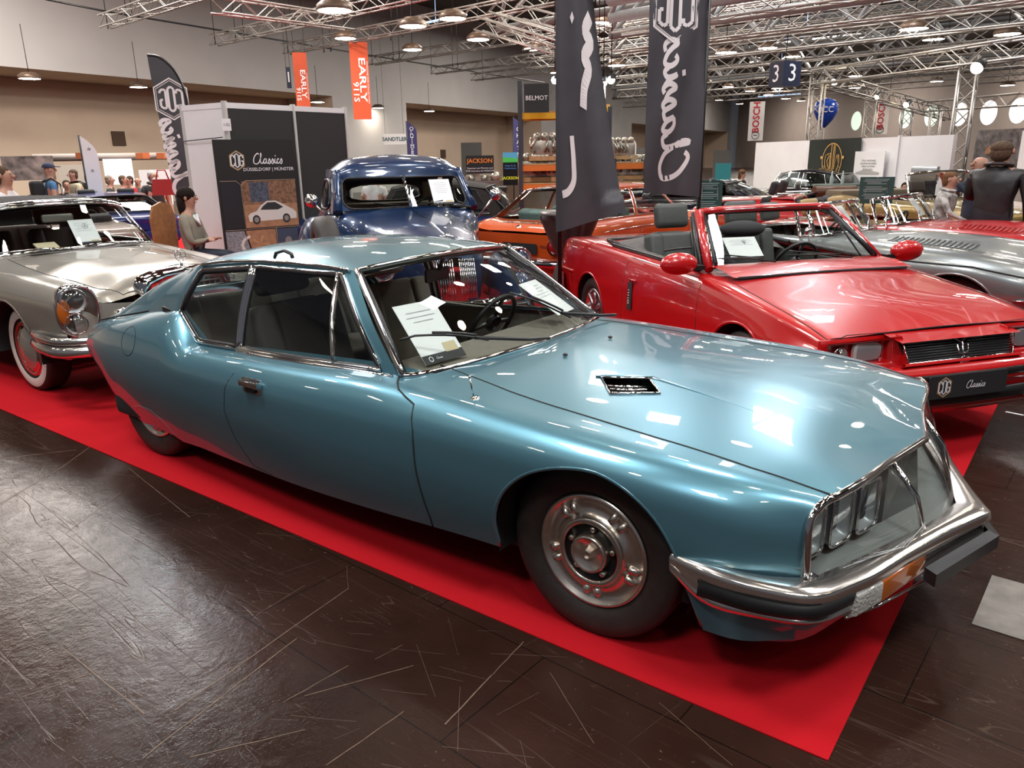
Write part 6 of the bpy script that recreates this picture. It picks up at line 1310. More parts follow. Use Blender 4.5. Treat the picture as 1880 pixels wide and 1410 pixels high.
# ================================================================ cars further back
def saloon(name, pos, rz, PM, label, zs=.90, roof=1.30, L=4.3, hw=.82, windows=((.1, 1.6), (1.72, 2.8)), trim=None, spoiler=False, notch=True, cat='car', wst='dark', wb=2.55, nose=True, kr=4):
    e = empty(name, (pos[0], pos[1], 0), rz, label=label, cat=cat); xf = .78; xr = xf-L
    rows = [station(xr, .40, zs-.02, zs, hw*.94), station(xr+.5, .28, zs+.02, zs+.05, hw), station(-1.6, .22, zs+.02, zs+.03, hw), station(-.5, .24, zs-.01, zs+.03, hw), station(.3, .28, zs-.12, zs-.06, hw*.98), station(xf, .36, zs-.2, zs-.16, hw*.92)]
    S = bodywork(e, rows, PM, [archp(0, .31, .35), archp(-wb, .31, .35)], [(-.6, -hw*.8), (-.55, 0), (-.6, hw*.8), (xr+.95, hw*.8), (xr+.95, -hw*.8)], None, [[(-.60, zs), (-.55, .3), (-1.65, .3), (-1.75, zs)]], kr=kr)
    h = roof; y = hw*.86; q = xr+(.85 if notch else .30)
    base = [(-.62, y, zs+.01), (-1.2, y, zs+.01), (-1.75, y, zs+.02), (-2.3, y, zs+.03), (q, y*.95, zs+.04)]; rail = [(-1.05, hw*.66, h-.04), (-1.35, hw*.68, h-.02), (-1.75, hw*.69, h-.01), (-2.15, hw*.67, h-.02), (q+.55, hw*.62, h-.06)]
    glasshouse(e, base, rail, [(-.60, y*.97, zs+.01), (-.52, y*.7, zs+.02), (-.47, y*.35, zs+.03), (-.46, 0, zs+.03)], [(-1.05, hw*.65, h-.035), (-1.0, hw*.5, h-.02), (-.97, hw*.3, h-.01), (-.96, 0, h)],
               [(q-.02, y*.9, zs+.05), (q-.08, y*.6, zs+.055), (q-.1, y*.3, zs+.06), (q-.1, 0, zs+.06)], [(q+.53, hw*.60, h-.05), (q+.50, hw*.45, h-.03), (q+.49, hw*.2, h-.02), (q+.49, 0, h-.02)], .03, PM, list(windows), trim=trim or BLACK, wg=DGLASS)
    for sg in (-1, 1):
        for x in (0, -wb): wheel(e, (x, sg*(hw-.04), .31), .31, sg, .18, 'alloy'); liner(e, x, .31, sg*(hw-.03), sg, .34)
        b = B(); b.box((xr-.05, sg*hw*.66, zs-.14), (.06, .34, .13)); b.build('tail_lamp', mat('red_lens', (.35, .01, .01), .2, coat=1), e)
        b = B(); b.box((xf+.05, sg*hw*.66, zs-.28), (.06, .30, .12)); b.build('headlamp', mat('lamp_reflector', (.85, .85, .83), .35, .35), e)
        mirror_pod(e, (-.75, sg*(hw+.08), zs+.07), PM, None, (.06, .09, .06))
    b = B(); b.box((xr-.07, 0, .48), (.14, hw*1.9, .16)); b.build('rear_bumper', PM, e, bev=.04); b = B(); b.box((xf+.06, 0, .44), (.14, hw*1.85, .18)); b.build('front_bumper', PM, e, bev=.04)
    if spoiler:
        b = B(); b.box((xr+.08, 0, zs+.10), (.20, hw*1.7, .03)); b.box((xr+.08, hw*.82, zs+.05), (.18, .03, .10)); b.box((xr+.08, -hw*.82, zs+.05), (.18, .03, .10)); b.build('spoiler', PM, e, bev=.008)
    cabin(e, -.6, xr+1.3, hw*.86, .28, zs, DARK, dash=True); return e
BK = paint('blue_black_paint', (.008, .008, .016), .1, .2)
saloon('sports_saloon', (-6.3, 11.35), R_(185), BK, 'blue-black two-door sports saloon with boot spoiler, parked behind the green board', zs=.85, roof=1.17, spoiler=True, windows=((.15, 1.85), (2.12, 3.4)))
BK2 = paint('black_paint', (.006, .006, .007), .1, .15)
def vintage():
    p = at(1392, 350, 20.5); e = empty('vintage_saloon', (p.x, p.y, 0), R_(168), label='black rounded vintage saloon in front of the white partition', cat='car')
    rows = [station(-2.6, .45, .95, 1.0, .60), station(-2.2, .36, 1.02, 1.04, .72), station(-1.2, .34, 1.0, 1.02, .74), station(-.5, .36, .98, 1.02, .62), station(.4, .45, .92, .98, .42), station(.8, .5, .86, .92, .36)]
    bodywork(e, rows, BK2, [], [(-.7, -.5), (-.7, .5), (-2.1, .5), (-2.1, -.5)], None, [], kr=4)
    e.scale = (1, 1, .84)
    base = [(-.65, .60, 1.02), (-1.1, .66, 1.01), (-1.7, .68, 1.01), (-2.45, .55, 1.0)]; rail = [(-.85, .52, 1.42), (-1.15, .56, 1.50), (-1.7, .56, 1.50), (-2.15, .46, 1.38)]
    glasshouse(e, base, rail, [(-.64, .58, 1.02), (-.6, .4, 1.03), (-.58, .2, 1.04), (-.58, 0, 1.04)], [(-.84, .50, 1.43), (-.82, .4, 1.45), (-.81, .2, 1.46), (-.81, 0, 1.46)],
               [(-2.5, .50, 1.0), (-2.55, .35, 1.02), (-2.58, .2, 1.02), (-2.58, 0, 1.02)], [(-2.17, .44, 1.39), (-2.19, .35, 1.42), (-2.2, .2, 1.43), (-2.2, 0, 1.43)], .05, BK2, [(.12, 1.4), (1.6, 2.5)], trim=CHROME, wg=DGLASS)
    for sg in (-1, 1):
        for x in (0, -2.2): wheel(e, (x, sg*.74, .34), .34, sg, .14, 'disc'); b = B(); b.ell((x, sg*.68, .45), (.52, .17, .38), 10, cut=0); b.build('wing', BK2, e)
vintage()
p = at(1262, 345, 14.5)
oc = saloon('sports_coupe', (-9.3, 17.8), R_(120), BK2, 'black sports car with its engine lid raised, partly behind the right flag', zs=.84, roof=1.10, notch=False, windows=((.15, 1.6),))
b = B(); b.grid([[( -2.35-.28*t, y, .98+.62*t-.25*t*t) for y in np.linspace(-.55, .55, 7)] for t in np.linspace(0, 1, 6)]); b.grid([[( -2.32-.28*t, y, 1.01+.62*t-.25*t*t) for y in np.linspace(-.55, .55, 7)] for t in np.linspace(0, 1, 6)]); b.build('engine_lid', BK2, oc)
saloon('sports_coupe', (-4.55, 9.55), R_(186), paint('signal_red_paint', (.52, .005, .008)), 'low red sports car just beyond the orange hatchback bonnet', zs=.74, roof=.98, L=3.7, notch=False, hw=.76, windows=((.2, 1.6),))
# gold open car
def gold():
    e = empty('convertible', (.07, 10.25, 0), -.75, label='gold open-top car behind the running child and the men', cat='car'); GP = paint('gold_paint', (.36, .24, .075), .5, .3)
    rows = [station(-3.05, .42, .82, .84, .80), station(-2.8, .32, .90, .92, .86), station(-1.8, .28, .90, .92, .88), station(-.6, .28, .90, .94, .88), station(.2, .32, .86, .90, .87), station(.8, .38, .80, .84, .82)]
    bodywork(e, rows, GP, [archp(0, .33, .36), archp(-2.7, .33, .36)], [(-.7, -.70), (-.62, 0), (-.7, .70), (-2.6, .70), (-2.6, -.70)], None, [[(-.75, .88), (-.7, .36), (-1.9, .36), (-1.9, .88)]])
    for sg in (-1, 1):
        for x in (0, -2.7): wheel(e, (x, sg*.80, .33), .33, sg, .18, 'disc'); liner(e, x, .33, sg*.84, sg, .36)
        b = B(); b.tube([(-.5, sg*.885, .70), (-3.0, sg*.87, .69)], .008, 5); b.build('flank_trim', CHROME, e); b = B(); b.box((-1.78, sg*.885, .80), (.16, .02, .03)); b.build('door_handle', CHROME, e, bev=.005)
        headlamp(e, (.84, sg*.66, .70), (1, 0, 0), .09)
    wsb = [(-.72, .70, .93), (-.6, .4, .95), (-.57, 0, .96)]; wst = [(-1.0, .60, 1.30), (-.93, .4, 1.33), (-.91, 0, 1.34)]
    Skin(dense(mirror([wst, wsb]), 4, 5)).rest('windscreen', GLASS, e); mm = lambda r: [(p[0], -p[1], p[2]) for p in r]+[(p[0], p[1], p[2]) for p in r[:-1][::-1]]
    b = B(); b.tube(list(spl(mm(wsb), 4))+list(spl(mm(wst), 4))[::-1], .02, 8, closed=True); b.tube([(-.72, -.70, .93), (-.98, -.66, .95), (-1.1, -.60, 1.0)], .012, 6); b.build('windscreen_frame', CHROME, e)
    cabin(e, -.75, -2.7, .74, .30, .90, mat('dark_brown_leather', (.05, .03, .02), .5), backs=.42)
    b = B(); b.box((-2.70, 0, .95), (.5, 1.4, .14)); b.build('folded_hood', mat('tan_cloth', (.16, .12, .08), .9), e, bev=.05)
gold()
# left: blue coupe, white/red tail, small ones
p = at(215, 380, 11.2)
saloon('sports_coupe', (-15.1, 4.9), R_(165), paint('royal_blue_paint', (.008, .02, .16), .1), 'shiny royal blue sports car seen from behind, left of the seated woman', zs=.82, roof=1.15, notch=False, hw=.82, windows=((.15, 2.3),))
p = at(292, 410, 10.3)
oc = saloon('coupe', (-12.35, 2.55), R_(170), paint('pearl_pink_paint', (.45, .33, .30), .3), 'pale pinkish coupe tail between the blue sports car and the seated woman', zs=.84, roof=1.12, L=4.0, hw=.78, windows=((.15, 1.85),))
# ================================================================ stand furniture, flags, signs
FLAG = mat('dark_grey_flag', (.052, .047, .054), .55, noise=.1, nscale=6, spec=.4)
POLE = mat('black_pole', (.01, .01, .01), .35)
SCR = mat('pale_pink_print', (.72, .66, .66), .55)
def basis(p):
    """unit vectors facing the camera at p: right, up"""
    v = Vector((p[0]-CX, p[1]-CY, 0)).normalized(); return Vector((v.y, -v.x, 0)), Vector((0, 0, 1))
def face(px, d, turn=0.):
    v = at(px, 300, 1)-Vector((CX, CY, 0)); a = math.atan2(v.y, v.x)-math.pi/2+R_(turn); return Vector((math.cos(a), math.sin(a), 0))
# --- right flag with the joined word running upwards
def straight_flag():
    d = 8.75; top = at(1283, -150, d); foot = at(1283, 392, d); ux = face(1240, d, 12); up = Vector((0, 0, 1))
    e = empty('feather_flag', (foot.x, foot.y, 0), label='grey flag with upright white writing and a hexagon logo, right of the other tall flag', cat='flag')
    b = B(); b.tube([(0, 0, 0), (0, 0, top.z)], .017, 8); b.build('pole', POLE, e); b = B(); b.box((0, 0, .02), (.3, .06, .03)); b.box((0, 0, .02), (.06, .3, .03)); b.build('foot', POLE, e)
    z0 = at(1200, 352, d).z; W_ = .605; n = 26; rows = []
    fold = lambda s, z: .035*math.sin(s*5+z*1.3)+.02*math.sin(z*4+s*9)
    nn = ux.cross(up)
    for i in range(n+1):
        z = z0+(top.z-z0)*i/n; rows.append([tuple(-ux*(.01+W_*s)+up*(z-.06*(1-s)*(1 if i == 0 else 0))+nn*fold(s, z)) for s in np.linspace(0, 1, 13)])
    A = np.array(rows); b = B(); b.grid(A); b.grid(A+np.array(nn)*.003); cl = b.build('cloth', FLAG, e, fixn=False)
    def on(u, z, off=.006):  # map flag coords (u to the left from pole, height z)
        return tuple(-ux*(.01+u)+up*z+nn*(fold(u/W_, z)-off if ((-nn).dot(Vector((CX, CY, 1.6))-foot) > 0) else fold(u/W_, z)+off))
    b = B(); L = 2.48-.0; zb = at(1240, 328, d).z; k_ = (at(1240, 82, d).z-zb)/5.6
    for P in SCRIPT:
        vs, fs = stroke(P, .24, 10); b.add([on(.30-(y-.9)*k_*.62, zb+x*k_) for x, y in vs], fs)
    b.build('flag_writing', SCR, cl)
    b = B(); c = at(1226, 18, d).z
    for s_, w_ in ((.30, .08), (.27, .03)):
        k = 1-w_; vs = [(x*s_, y*s_) for x, y in HEXP]+[(x*s_*k, y*s_*k) for x, y in HEXP]; b.add([on(.33+x*.9, c+y) for x, y in vs], [(i, (i+1) % 6, 6+(i+1) % 6, 6+i) for i in range(6)])
    for P in ([(-.33, .36), (-.33, .54), (-.50, .62), (-.70, .48), (-.70, -.48), (-.50, -.62), (-.33, -.54), (-.33, -.36)], [(0, .80), (.19, .64), (.19, -.64), (0, -.80), (-.19, -.64), (-.19, .64), (0, .80)], [(.70, .36), (.70, .48), (.50, .62), (.34, .54), (.34, -.54), (.50, -.62), (.70, -.48), (.70, -.06), (.54, -.06)]):
        for a, c2 in zip(P, P[1:]):
            vs, fs = stroke([(a[0]*.25, a[1]*.27), (c2[0]*.25, c2[1]*.27)], .035); b.add([on(.33+x, c+y) for x, y in vs], fs)
    b.build('hexagon_logo', SCR, cl)
straight_flag()
# --- middle flag, seen nearly edge-on and twisting
def twisted_flag():
    d = 7.3; foot = at(1028, 540, d); top = at(1022, -160, d); ux = face(1060, d, -8); up = Vector((0, 0, 1)); nn = ux.cross(up)
    e = empty('feather_flag', (foot.x, foot.y, 0), label='dark grey flag twisted almost edge-on, its hem hanging over the clothed high table', cat='flag')
    b = B(); b.tube([(0, 0, 0), (0, 0, top.z)], .02, 8); b.build('pole', POLE, e); b = B(); b.box((0, 0, .02), (.3, .06, .03)); b.box((0, 0, .02), (.06, .3, .03)); b.build('foot', POLE, e)
    b = B(); b.tube([(0, 0, 1.0), (0, 0, 1.14)], .035, 8); b.build('pole_clamp', POLE, e)
    zb = at(1060, 415, d).z; n = 30; rows = []
    for i in range(n+1):
        t = i/n; z = zb+(top.z-zb)*t; wd = .40*(1-t)**1.4+.235; sw = max(0, 1-t*2.2); r = []
        for s in np.linspace(0, 1, 15):
            x = s*wd; y = .16*math.sin(s*math.pi*1.6+.4)*(.5+.5*t)+.05*math.sin(s*9+z*.8); r.append(tuple(ux*(x-.025)+nn*y+up*(z+.13*s*sw*(1 if i < 3 else 0)+(-.05*(1-s) if i == 0 else 0))))
        rows.append(r)
    A = np.array(rows); b = B(); b.grid(A); b.grid(A+np.array(nn)*.003); cl = b.build('cloth', FLAG, e, fixn=False)
    S = A.reshape(n+1, 15, 3); sgn = 1 if nn.dot(Vector((CX, CY, 1.6))-foot) > 0 else -1
    def on(s, z):
        t = (z-zb)/(top.z-zb)*n; i = int(max(0, min(n-1, t))); f = t-i; j = s*14; k = int(max(0, min(13, j))); g = j-k
        p = (S[i][k]*(1-f)*(1-g)+S[i+1][k]*f*(1-g)+S[i][k+1]*(1-f)*g+S[i+1][k+1]*f*g); return tuple(p+np.array(nn)*.012*sgn)
    zz = lambda y: at(1040, y, d).z
    b = B()
    for P, w_ in (([(.30, zz(250)), (.31, zz(300)), (.29, zz(335)), (.20, zz(352)), (.12, zz(356))], .07), ([(.86, zz(28)), (.72, zz(60)), (.82, zz(75)), (.66, zz(110)), (.72, zz(120)), (.60, zz(165)), (.55, zz(200))], .13), ([(.42, zz(30)), (.46, zz(42))], .08)):
        vs, fs = stroke(P, w_, 6); b.add([on(x, y) for x, y in vs], fs)
    b.build('flag_writing', SCR, cl)
twisted_flag()
# --- left feather flag
def left_flag():
    d = 13.2; P = [(270, 101), (290, 104), (312, 120), (330, 146), (342, 180), (347, 220), (349, 260), (352, 300), (356, 345)]; Q = [(270, 101), (276, 135), (283, 170), (290, 205), (297, 240), (304, 275), (311, 310), (318, 345), (325, 380)]
    e0 = at(346, 345, d); e = empty('feather_flag', (e0.x, e0.y, 0), label='black curved feather flag with a hexagon logo behind the left end of the white partition', cat='flag'); o = Vector((e0.x, e0.y, 0))
    Rr = [at(x, y, d)-o for x, y in P]; Lq = [at(x, y, d)-o for x, y in Q]; ux = face(310, d); up = Vector((0, 0, 1)); nn = ux.cross(up); sg = 1 if nn.dot(Vector((CX, CY, 1.6))-o) > 0 else -1
    A = np.array([[tuple(a*(1-s)+c*s) for s in np.linspace(0, 1, 6)] for a, c in zip(spl([tuple(q) for q in Lq], 3), spl([tuple(q) for q in Rr], 3)) for a, c in [(Vector(a), Vector(c))]])
    b = B(); b.grid(A); b.grid(A+np.array(nn)*.003); cl = b.build('cloth', FLAG, e, fixn=False)
    b = B(); b.tube(list(spl([tuple(q) for q in Rr], 3))+[(.02, 0, 0)], .018, 6); b.build('pole', POLE, e)
    b = B(); c = at(315, 182, d)-o; tilt = Matrix.Rotation(R_(-10), 3, nn*sg); u2 = (Matrix.Rotation(R_(8), 3, Vector((0, 0, 1))) @ ux); hexring(b, c, ux, up, .27, .07, .01*sg); hexring(b, c, ux, up, .235, .035, .01*sg)
    for q in ([(.33, .36), (.33, .54), (.50, .62), (.70, .48), (.70, -.48), (.50, -.62), (.33, -.54), (.33, -.36)], [(0, .80), (.19, .64), (.19, -.64), (0, -.80), (-.19, -.64), (-.19, .64), (0, .80)], [(-.70, .36), (-.70, .48), (-.50, .62), (-.34, .54), (-.34, -.54), (-.50, -.62), (-.70, -.48), (-.70, -.06), (-.54, -.06)]):
        for a, c2 in zip(q, q[1:]): vs, fs = stroke([(a[0]*.22, a[1]*.22), (c2[0]*.22, c2[1]*.22)], .032); put(b, vs, fs, c, ux, up, .01*sg)
    b.build('hexagon_logo', SCR, cl)
    b = B(); c = at(325, 288, d)-o; dn = (at(340, 335, d)-at(318, 232, d)).normalized(); 
    for Pq in SCRIPT: vs, fs = stroke([((x-2.9)*.19, (y-.9)*.15) for x, y in Pq], .055, 6); put(b, vs, fs, c, dn*-1, nn.cross(dn)*(1 if nn.cross(dn).dot(ux) > 0 else -1), .01*(-1 if ((dn*-1).cross(nn.cross(dn)*(1 if nn.cross(dn).dot(ux) > 0 else -1))).dot(nn*sg) < 0 else 1))
    b.build('flag_writing', SCR, cl)
left_flag()
# --- high table with a draped cloth
p = at(1046, 430, 8.1); e = empty('bar_table', (p.x, p.y, 0), label='round high table wrapped in a tied grey-brown cloth behind the twisted flag', cat='table')
pr = [(.30, 1.10), (.305, 1.07), (.27, .98), (.16, .72), (.11, .62), (.13, .55), (.17, .40), (.22, .15), (.26, .0)]; b = B(); n = 64
b.grid([[(math.cos(a)*r*(1+.10*math.sin(a*9+z)*(1 if z < 1.06 else 0)), math.sin(a)*r*(1+.10*math.sin(a*9+z)*(1 if z < 1.06 else 0)), z) for a in [2*math.pi*k/n for k in range(n)]] for r, z in spl([(r, z) for r, z in pr], 3)], closed=True)
b.build('table_skirt', mat('taupe_satin', (.085, .065, .06), .35, noise=.1, spec=.6), e); b = B(); b.lathe([(.31, 1.07), (.31, 1.10), (0, 1.105)], (0, 0, 0), n=32); b.build('tabletop', mat('taupe_satin', (.085, .065, .06)), e)
# --- partition with black panels and the banner
def partition():
    d0, d1, d2 = 11.9, 11.2, 12.4
    a, c, f = at(334, 192, d0), at(411, 188, d1), at(632, 201, d2); h = c.z
    A_, C_, F_ = [Vector((q.x, q.y, 0)) for q in (a, c, f)]
    e = empty('partition', C_, label='white framed exhibition partition with black panels behind the pickup truck', cat='partition')
    def panel(P, Q, m, nm, t=.04, z0=0., z1=None, parent=e):
        u = (Q-P); L = u.length; u.normalize(); b = B(); mid = (P+Q)/2-C_; b.box((mid.x, mid.y, (z0+(z1 or h))/2), (L, t, (z1 or h)-z0), rz=math.atan2(u.y, u.x)); return b.build(nm, m, parent)
    panel(A_, C_, WHITE, 'side_panel', z1=h); M1 = C_+(F_-C_)*.535
    panel(C_, M1, mat('black_panel', (.02, .018, .018), .7), 'front_panel', z0=.03, z1=h-.05); panel(M1, F_, MT['black_panel'], 'front_panel', z0=.03, z1=h-.05)
    for q in (C_, M1, F_, A_):
        for dd in (-.0,): b = B(); b.box((q.x-C_.x, q.y-C_.y, h/2+.01), (.055, .055, h+.02), rz=.3); b.build('upright', mat('alu_post', (.62, .60, .58), .4, .3), e)
    for P, Q in ((C_, M1), (M1, F_), (A_, C_)): panel(P, Q, WHITE, 'top_rail', .05, h-.07, h)
    b = B(); q = (at(334, 260, d0)-C_, at(409, 252, d1-.02)-C_); b.tube([(q[0].x, q[0].y, q[0].z), (q[1].x, q[1].y, q[1].z)], .006, 4); b.build('panel_joint', GAP, e)
    b = B(); q = at(416, 229, d1-.08)-C_; ux = face(416, d1); b.prism(rrect(.11, .15, .005), q, ux, (0, 0, 1), .004); t = b.build('number_card', WHITE, e); b = B(); text(b, '1.02', q, ux, (0, 0, 1), .05, off=.004+.002); b.build('card_number', INK, t)
    # banner
    ux = (F_-C_).normalized(); up = Vector((0, 0, 1)); nn = ux.cross(up); sg = 1 if nn.dot(Vector((CX, CY, 0))-C_) > 0 else -1
    dB = d1-.16; tl = at(389, 256, dB); tr = at(537, 254, dB+.42); w_ = 1.12; hB = 1.62
    o = Vector((tl.x, tl.y, tl.z)); ux = (Vector((tr.x, tr.y, 0))-Vector((tl.x, tl.y, 0))); w_ = ux.length; ux.normalize(); nn = ux.cross(up); sg = 1 if nn.dot(Vector((CX, CY, 0))-o) > 0 else -1
    bn = empty('poster_banner', o, label='black hanging banner with logo and photographs of a white sports car', cat='banner'); z = Vector((0, 0, 0))
    def quad(P, m, nm, off, par=bn):
        b = B(); put(b, P, [tuple(range(len(P)))], z, ux, up, off*sg); return b.build(nm, m, par)
    b = B(); b.prism([(0, -hB), (w_, -hB), (w_, 0), (0, 0)], z, ux, up, -.01*sg); sh = b.build('sheet', mat('black_vinyl', (.012, .010, .010), .5), bn)
    b = B(); b2 = B(); k = w_/1.5; coglogo(b, b2, ux*.40*k+up*-.36*k, ux, up, .155*k, .004*sg); b.build('logo_ring', GOLD, bn)
    classics(b2, ux*.98*k+up*-.34*k, ux, up, .19*k, .004*sg); text(b2, 'DÜSSELDORF | MÜNSTER', ux*.98*k+up*-.52*k, ux, up, .082*k, off=.004*sg, sx=1.05); b2.build('banner_writing', WHITEPRINT, bn)
    q = lambda x, y: (x*w_, -y*hB)
    m1 = mat('photo_dark', (.012, .012, .016), .5); m2 = mat('photo_wood', (.20, .10, .055), .6, noise=.5, nscale=25); m3 = mat('photo_ground', (.34, .17, .09), .6, noise=.2, nscale=14); m4 = mat('photo_trees', (.06, .07, .10), .6, noise=.6, nscale=30); m5 = mat('photo_white', (.62, .58, .55), .5); m6 = mat('photo_check', (.22, .22, .24), .5, noise=.7, nscale=60)
    quad([q(.03, .33), q(.27, .33), q(.27, .71), q(.03, .71)], m1, 'photo_left', .003); quad([q(.29, .33), q(.98, .33), q(.98, .52), q(.29, .52)], m2, 'photo_barn', .003); quad([q(.29, .52), q(.98, .52), q(.98, .71), q(.29, .71)], m3, 'photo_yard', .003)
    quad([q(.38, .34), q(.62, .34), q(.62, .50), q(.38, .50)], m4, 'photo_trees', .0035); quad([q(.03, .73), q(.26, .73), q(.34, .96), q(.03, .96)], m6, 'photo_seat', .003); quad([q(.28, .73), q(.66, .73), q(.66, .96), q(.36, .96)], m3, 'photo_wheel', .003); quad([q(.68, .73), q(.98, .73), q(.98, .96), q(.68, .96)], mat('photo_blue', (.05, .06, .10), .5), 'photo_nose', .003)
    car = [(.34, .655), (.33, .61), (.36, .59), (.44, .575), (.50, .53), (.58, .495), (.70, .495), (.80, .53), (.92, .575), (.96, .60), (.955, .65), (.34, .66)]
    quad([q(*p_) for p_ in car], m5, 'printed_car', .005); quad([q(.49, .565), (q(.53, .535)), q(.59, .507), q(.69, .507), q(.79, .55), q(.72, .57)], INK, 'printed_windows', .006)
    for x in (.43, .82):
        quad([(x*w_+math.cos(a)*.075*k, -.645*hB+math.sin(a)*.085*k) for a in [2*math.pi*j/18 for j in range(18)]], INK, 'printed_tyre', .006); quad([(x*w_+math.cos(a)*.045*k, -.645*hB+math.sin(a)*.05*k) for a in [2*math.pi*j/18 for j in range(18)]], mat('photo_rim', (.25, .22, .2), .4), 'printed_rim', .007)
    for a in range(5): quad([(.45*w_+r*math.cos(t), -.85*hB+r*math.sin(t)) for r, t in ((.03*k, R_(72*a-20)), (.17*k, R_(72*a-9)), (.17*k, R_(72*a+9)), (.03*k, R_(72*a+20)))], mat('photo_spoke', (.42, .24, .12), .5), 'printed_spoke', .004)
    vs, fs = stroke([(.38*w_+.24*k*math.cos(R_(t)), -.85*hB+.17*k*math.sin(R_(t))) for t in (110, 150, 180, 215, 245)], .05*k); b = B(); put(b, vs, fs, z, ux, up, .005*sg); b.build('printed_wheel_rim', m5, bn)
    quad([(.84*w_+math.cos(a)*.14*k, -.89*hB+math.sin(a)*.10*k) for a in [2*math.pi*j/18 for j in range(18)]], m5, 'printed_wing', .004); quad([(.82*w_+math.cos(a)*.07*k, -.84*hB+math.sin(a)*.085*k) for a in [2*math.pi*j/18 for j in range(18)]], mat('photo_rim', (.4, .38, .36), .4), 'printed_headlamp', .006)
    b = B(); 
    for P in ([(.03, .325), (.22, .325), (.28, .36), (.34, .325), (.98, .325)], [(.28, .36), (.28, .72), (.98, .72)], [(.03, .72), (.28, .72), (.28, .88), (.35, .965), (.98, .965)], [(.67, .72), (.67, .965)]): b.tube([ux*q(*p_)[0]+up*q(*p_)[1]+nn*.008*sg for p_ in P], .004*k, 4)
    b.build('gold_lines', mat('tan_line', (.45, .32, .22), .5), bn)
partition()
# ---- hanging things
def hang(name, x0, y0, x1, y1, d, m, label, cat, turn=0., t=.02, cab=0, group=None):
    """thin upright sheet whose top-left / bottom-right corners are seen at the two pixels"""
    a = at(x0, y0, d); c = at(x1, y1, d); ux = face((x0+x1)/2, d, turn); wd = (Vector((c.x-a.x, c.y-a.y, 0))).length/max(.3, math.cos(R_(turn))); h = a.z-c.z; cx = (a+c)/2
    e = empty(name, (cx.x, cx.y, cx.z), label=label, cat=cat, group=group); up = Vector((0, 0, 1)); nn = ux.cross(up); sg = 1 if nn.dot(Vector((CX, CY, 0))-Vector((cx.x, cx.y, 0))) > 0 else -1
    b = B(); b.prism([(-wd/2, -h/2), (wd/2, -h/2), (wd/2, h/2), (-wd/2, h/2)], nn*-t*sg, ux, up, t*sg); b.build('panel', m, e)
    if cab:
        zt = (cab-cx.z) if cab > 5 else h*.5+cab
        for s_ in (-.4, .4): b = B(); b.tube([ux*wd*s_+up*h*.5, ux*wd*s_+up*zt], .008, 4); b.build('cable', BLACK, e)
    return e, ux, up, wd, h, sg
ORB = mat('orange_red_banner', (.60, .085, .025), .6, noise=.05)
for x0, y0, x1, y1, d, lab in ((536, 96, 572, 215, 29, 'orange-red hanging banner partly hidden by the partition, the left one of two'), (640, 77, 683, 219, 28, 'orange-red hanging banner with white vertical lettering, the right one of two')):
    e, ux, up, w_, h, sg = hang('hanging_banner', x0, y0, x1, y1, d, ORB, lab, 'banner', 0, cab=10.6)
    b = B(); o = Vector((0, 0, 0)); dn = -up; r_ = ux   # lettering turned a quarter clockwise
    text(b, 'EARLY', ux*w_*.12+up*h*.02, dn, r_, w_*.50, off=.02, bold=True, sx=2.0*h/3.0); text(b, '911S', ux*-w_*.27+up*-h*.14, dn, r_, w_*.42, off=.02, bold=True, sx=1.6*h/3.0)
    text(b, 'PORSCHE FOR COLLECTORS', ux*w_*.41+up*-h*.02, dn, r_, w_*.11, off=.02, sx=1.9*h/3.0); b.build('banner_lettering', WHITEPRINT, e)
def sign(name, x0, y0, x1, y1, d, m, txt, size, tm, label, cat='sign', turn=0, cab=0, bold=False, y=0, extra=()):
    e, ux, up, w_, h, sg = hang(name, x0, y0, x1, y1, d, m, label, cat, turn, cab=cab); b = B(); text(b, txt, up*y*h, ux, up, size*h, bold=bold, off=.015); b.build('lettering', tm, e)
    for s_, sz, yy, mm_ in extra: b = B(); text(b, s_, up*yy*h, ux, up, sz*h, off=.015); b.build('lettering', mm_, e)
    return e, ux, up, w_, h
NAVY = mat('navy_sign', (.012, .018, .045), .4)
sign('hall_number_sign', 524, 123, 536, 162, 30, NAVY, '1', .7, WHITEPRINT, 'dark hall number sign reading 1 beside the left orange-red banner', cab=10.6)
p = at(1441, 137, 21); e = empty('hall_number_sign', p, HALL_ROT-.7, label='dark blue cube sign with white figure 3 hanging from the roof', cat='sign'); b = B(); b.box((0, 0, 0), (.52, .52, .56)); b.build('cube', NAVY, e)
M = Matrix.Rotation(HALL_ROT-.7, 3, 'Z')
for ax in range(4):
    a = ax*math.pi/2; b = B(); text(b, '3', (math.cos(a)*.262, math.sin(a)*.262, 0), (-math.sin(a), math.cos(a), 0), (0, 0, 1), .56, off=.005); b.build('figure', WHITEPRINT, e)
b = B(); b.tube([(0, 0, .28), (0, 0, 10.6-p.z)], .01, 5); b.build('cable', BLACK, e)
BOX = mat('bosch_red', (.55, .01, .02), .5)
for x0, y0, x1, y1, d, lab in ((1377, 187, 1400, 258, 40, 'white hanging flag with red vertical lettering by the pale wall, the left one'), (1607, 186, 1628, 246, 34, 'white hanging flag with red vertical lettering before the round windows')):
    e, ux, up, w_, h, sg = hang('hanging_flag', x0, y0, x1, y1, d, WHITE, lab, 'flag', 0, cab=10.6); b = B(); text(b, 'BOSCH', up*h*.10, up, -ux, w_*.62, bold=True, off=.02); b.build('lettering', BOX, e)
    b = B(); c = up*-h*.36; b.tube([c+ux*math.cos(a)*w_*.24+up*math.sin(a)*w_*.24+ux.cross(up)*.03 for a in [2*math.pi*k/18 for k in range(18)]], .012, 4, closed=True); b.tube([c+ux*-.08, c+ux*.08], .02, 4); b.build('round_mark', INK, e)
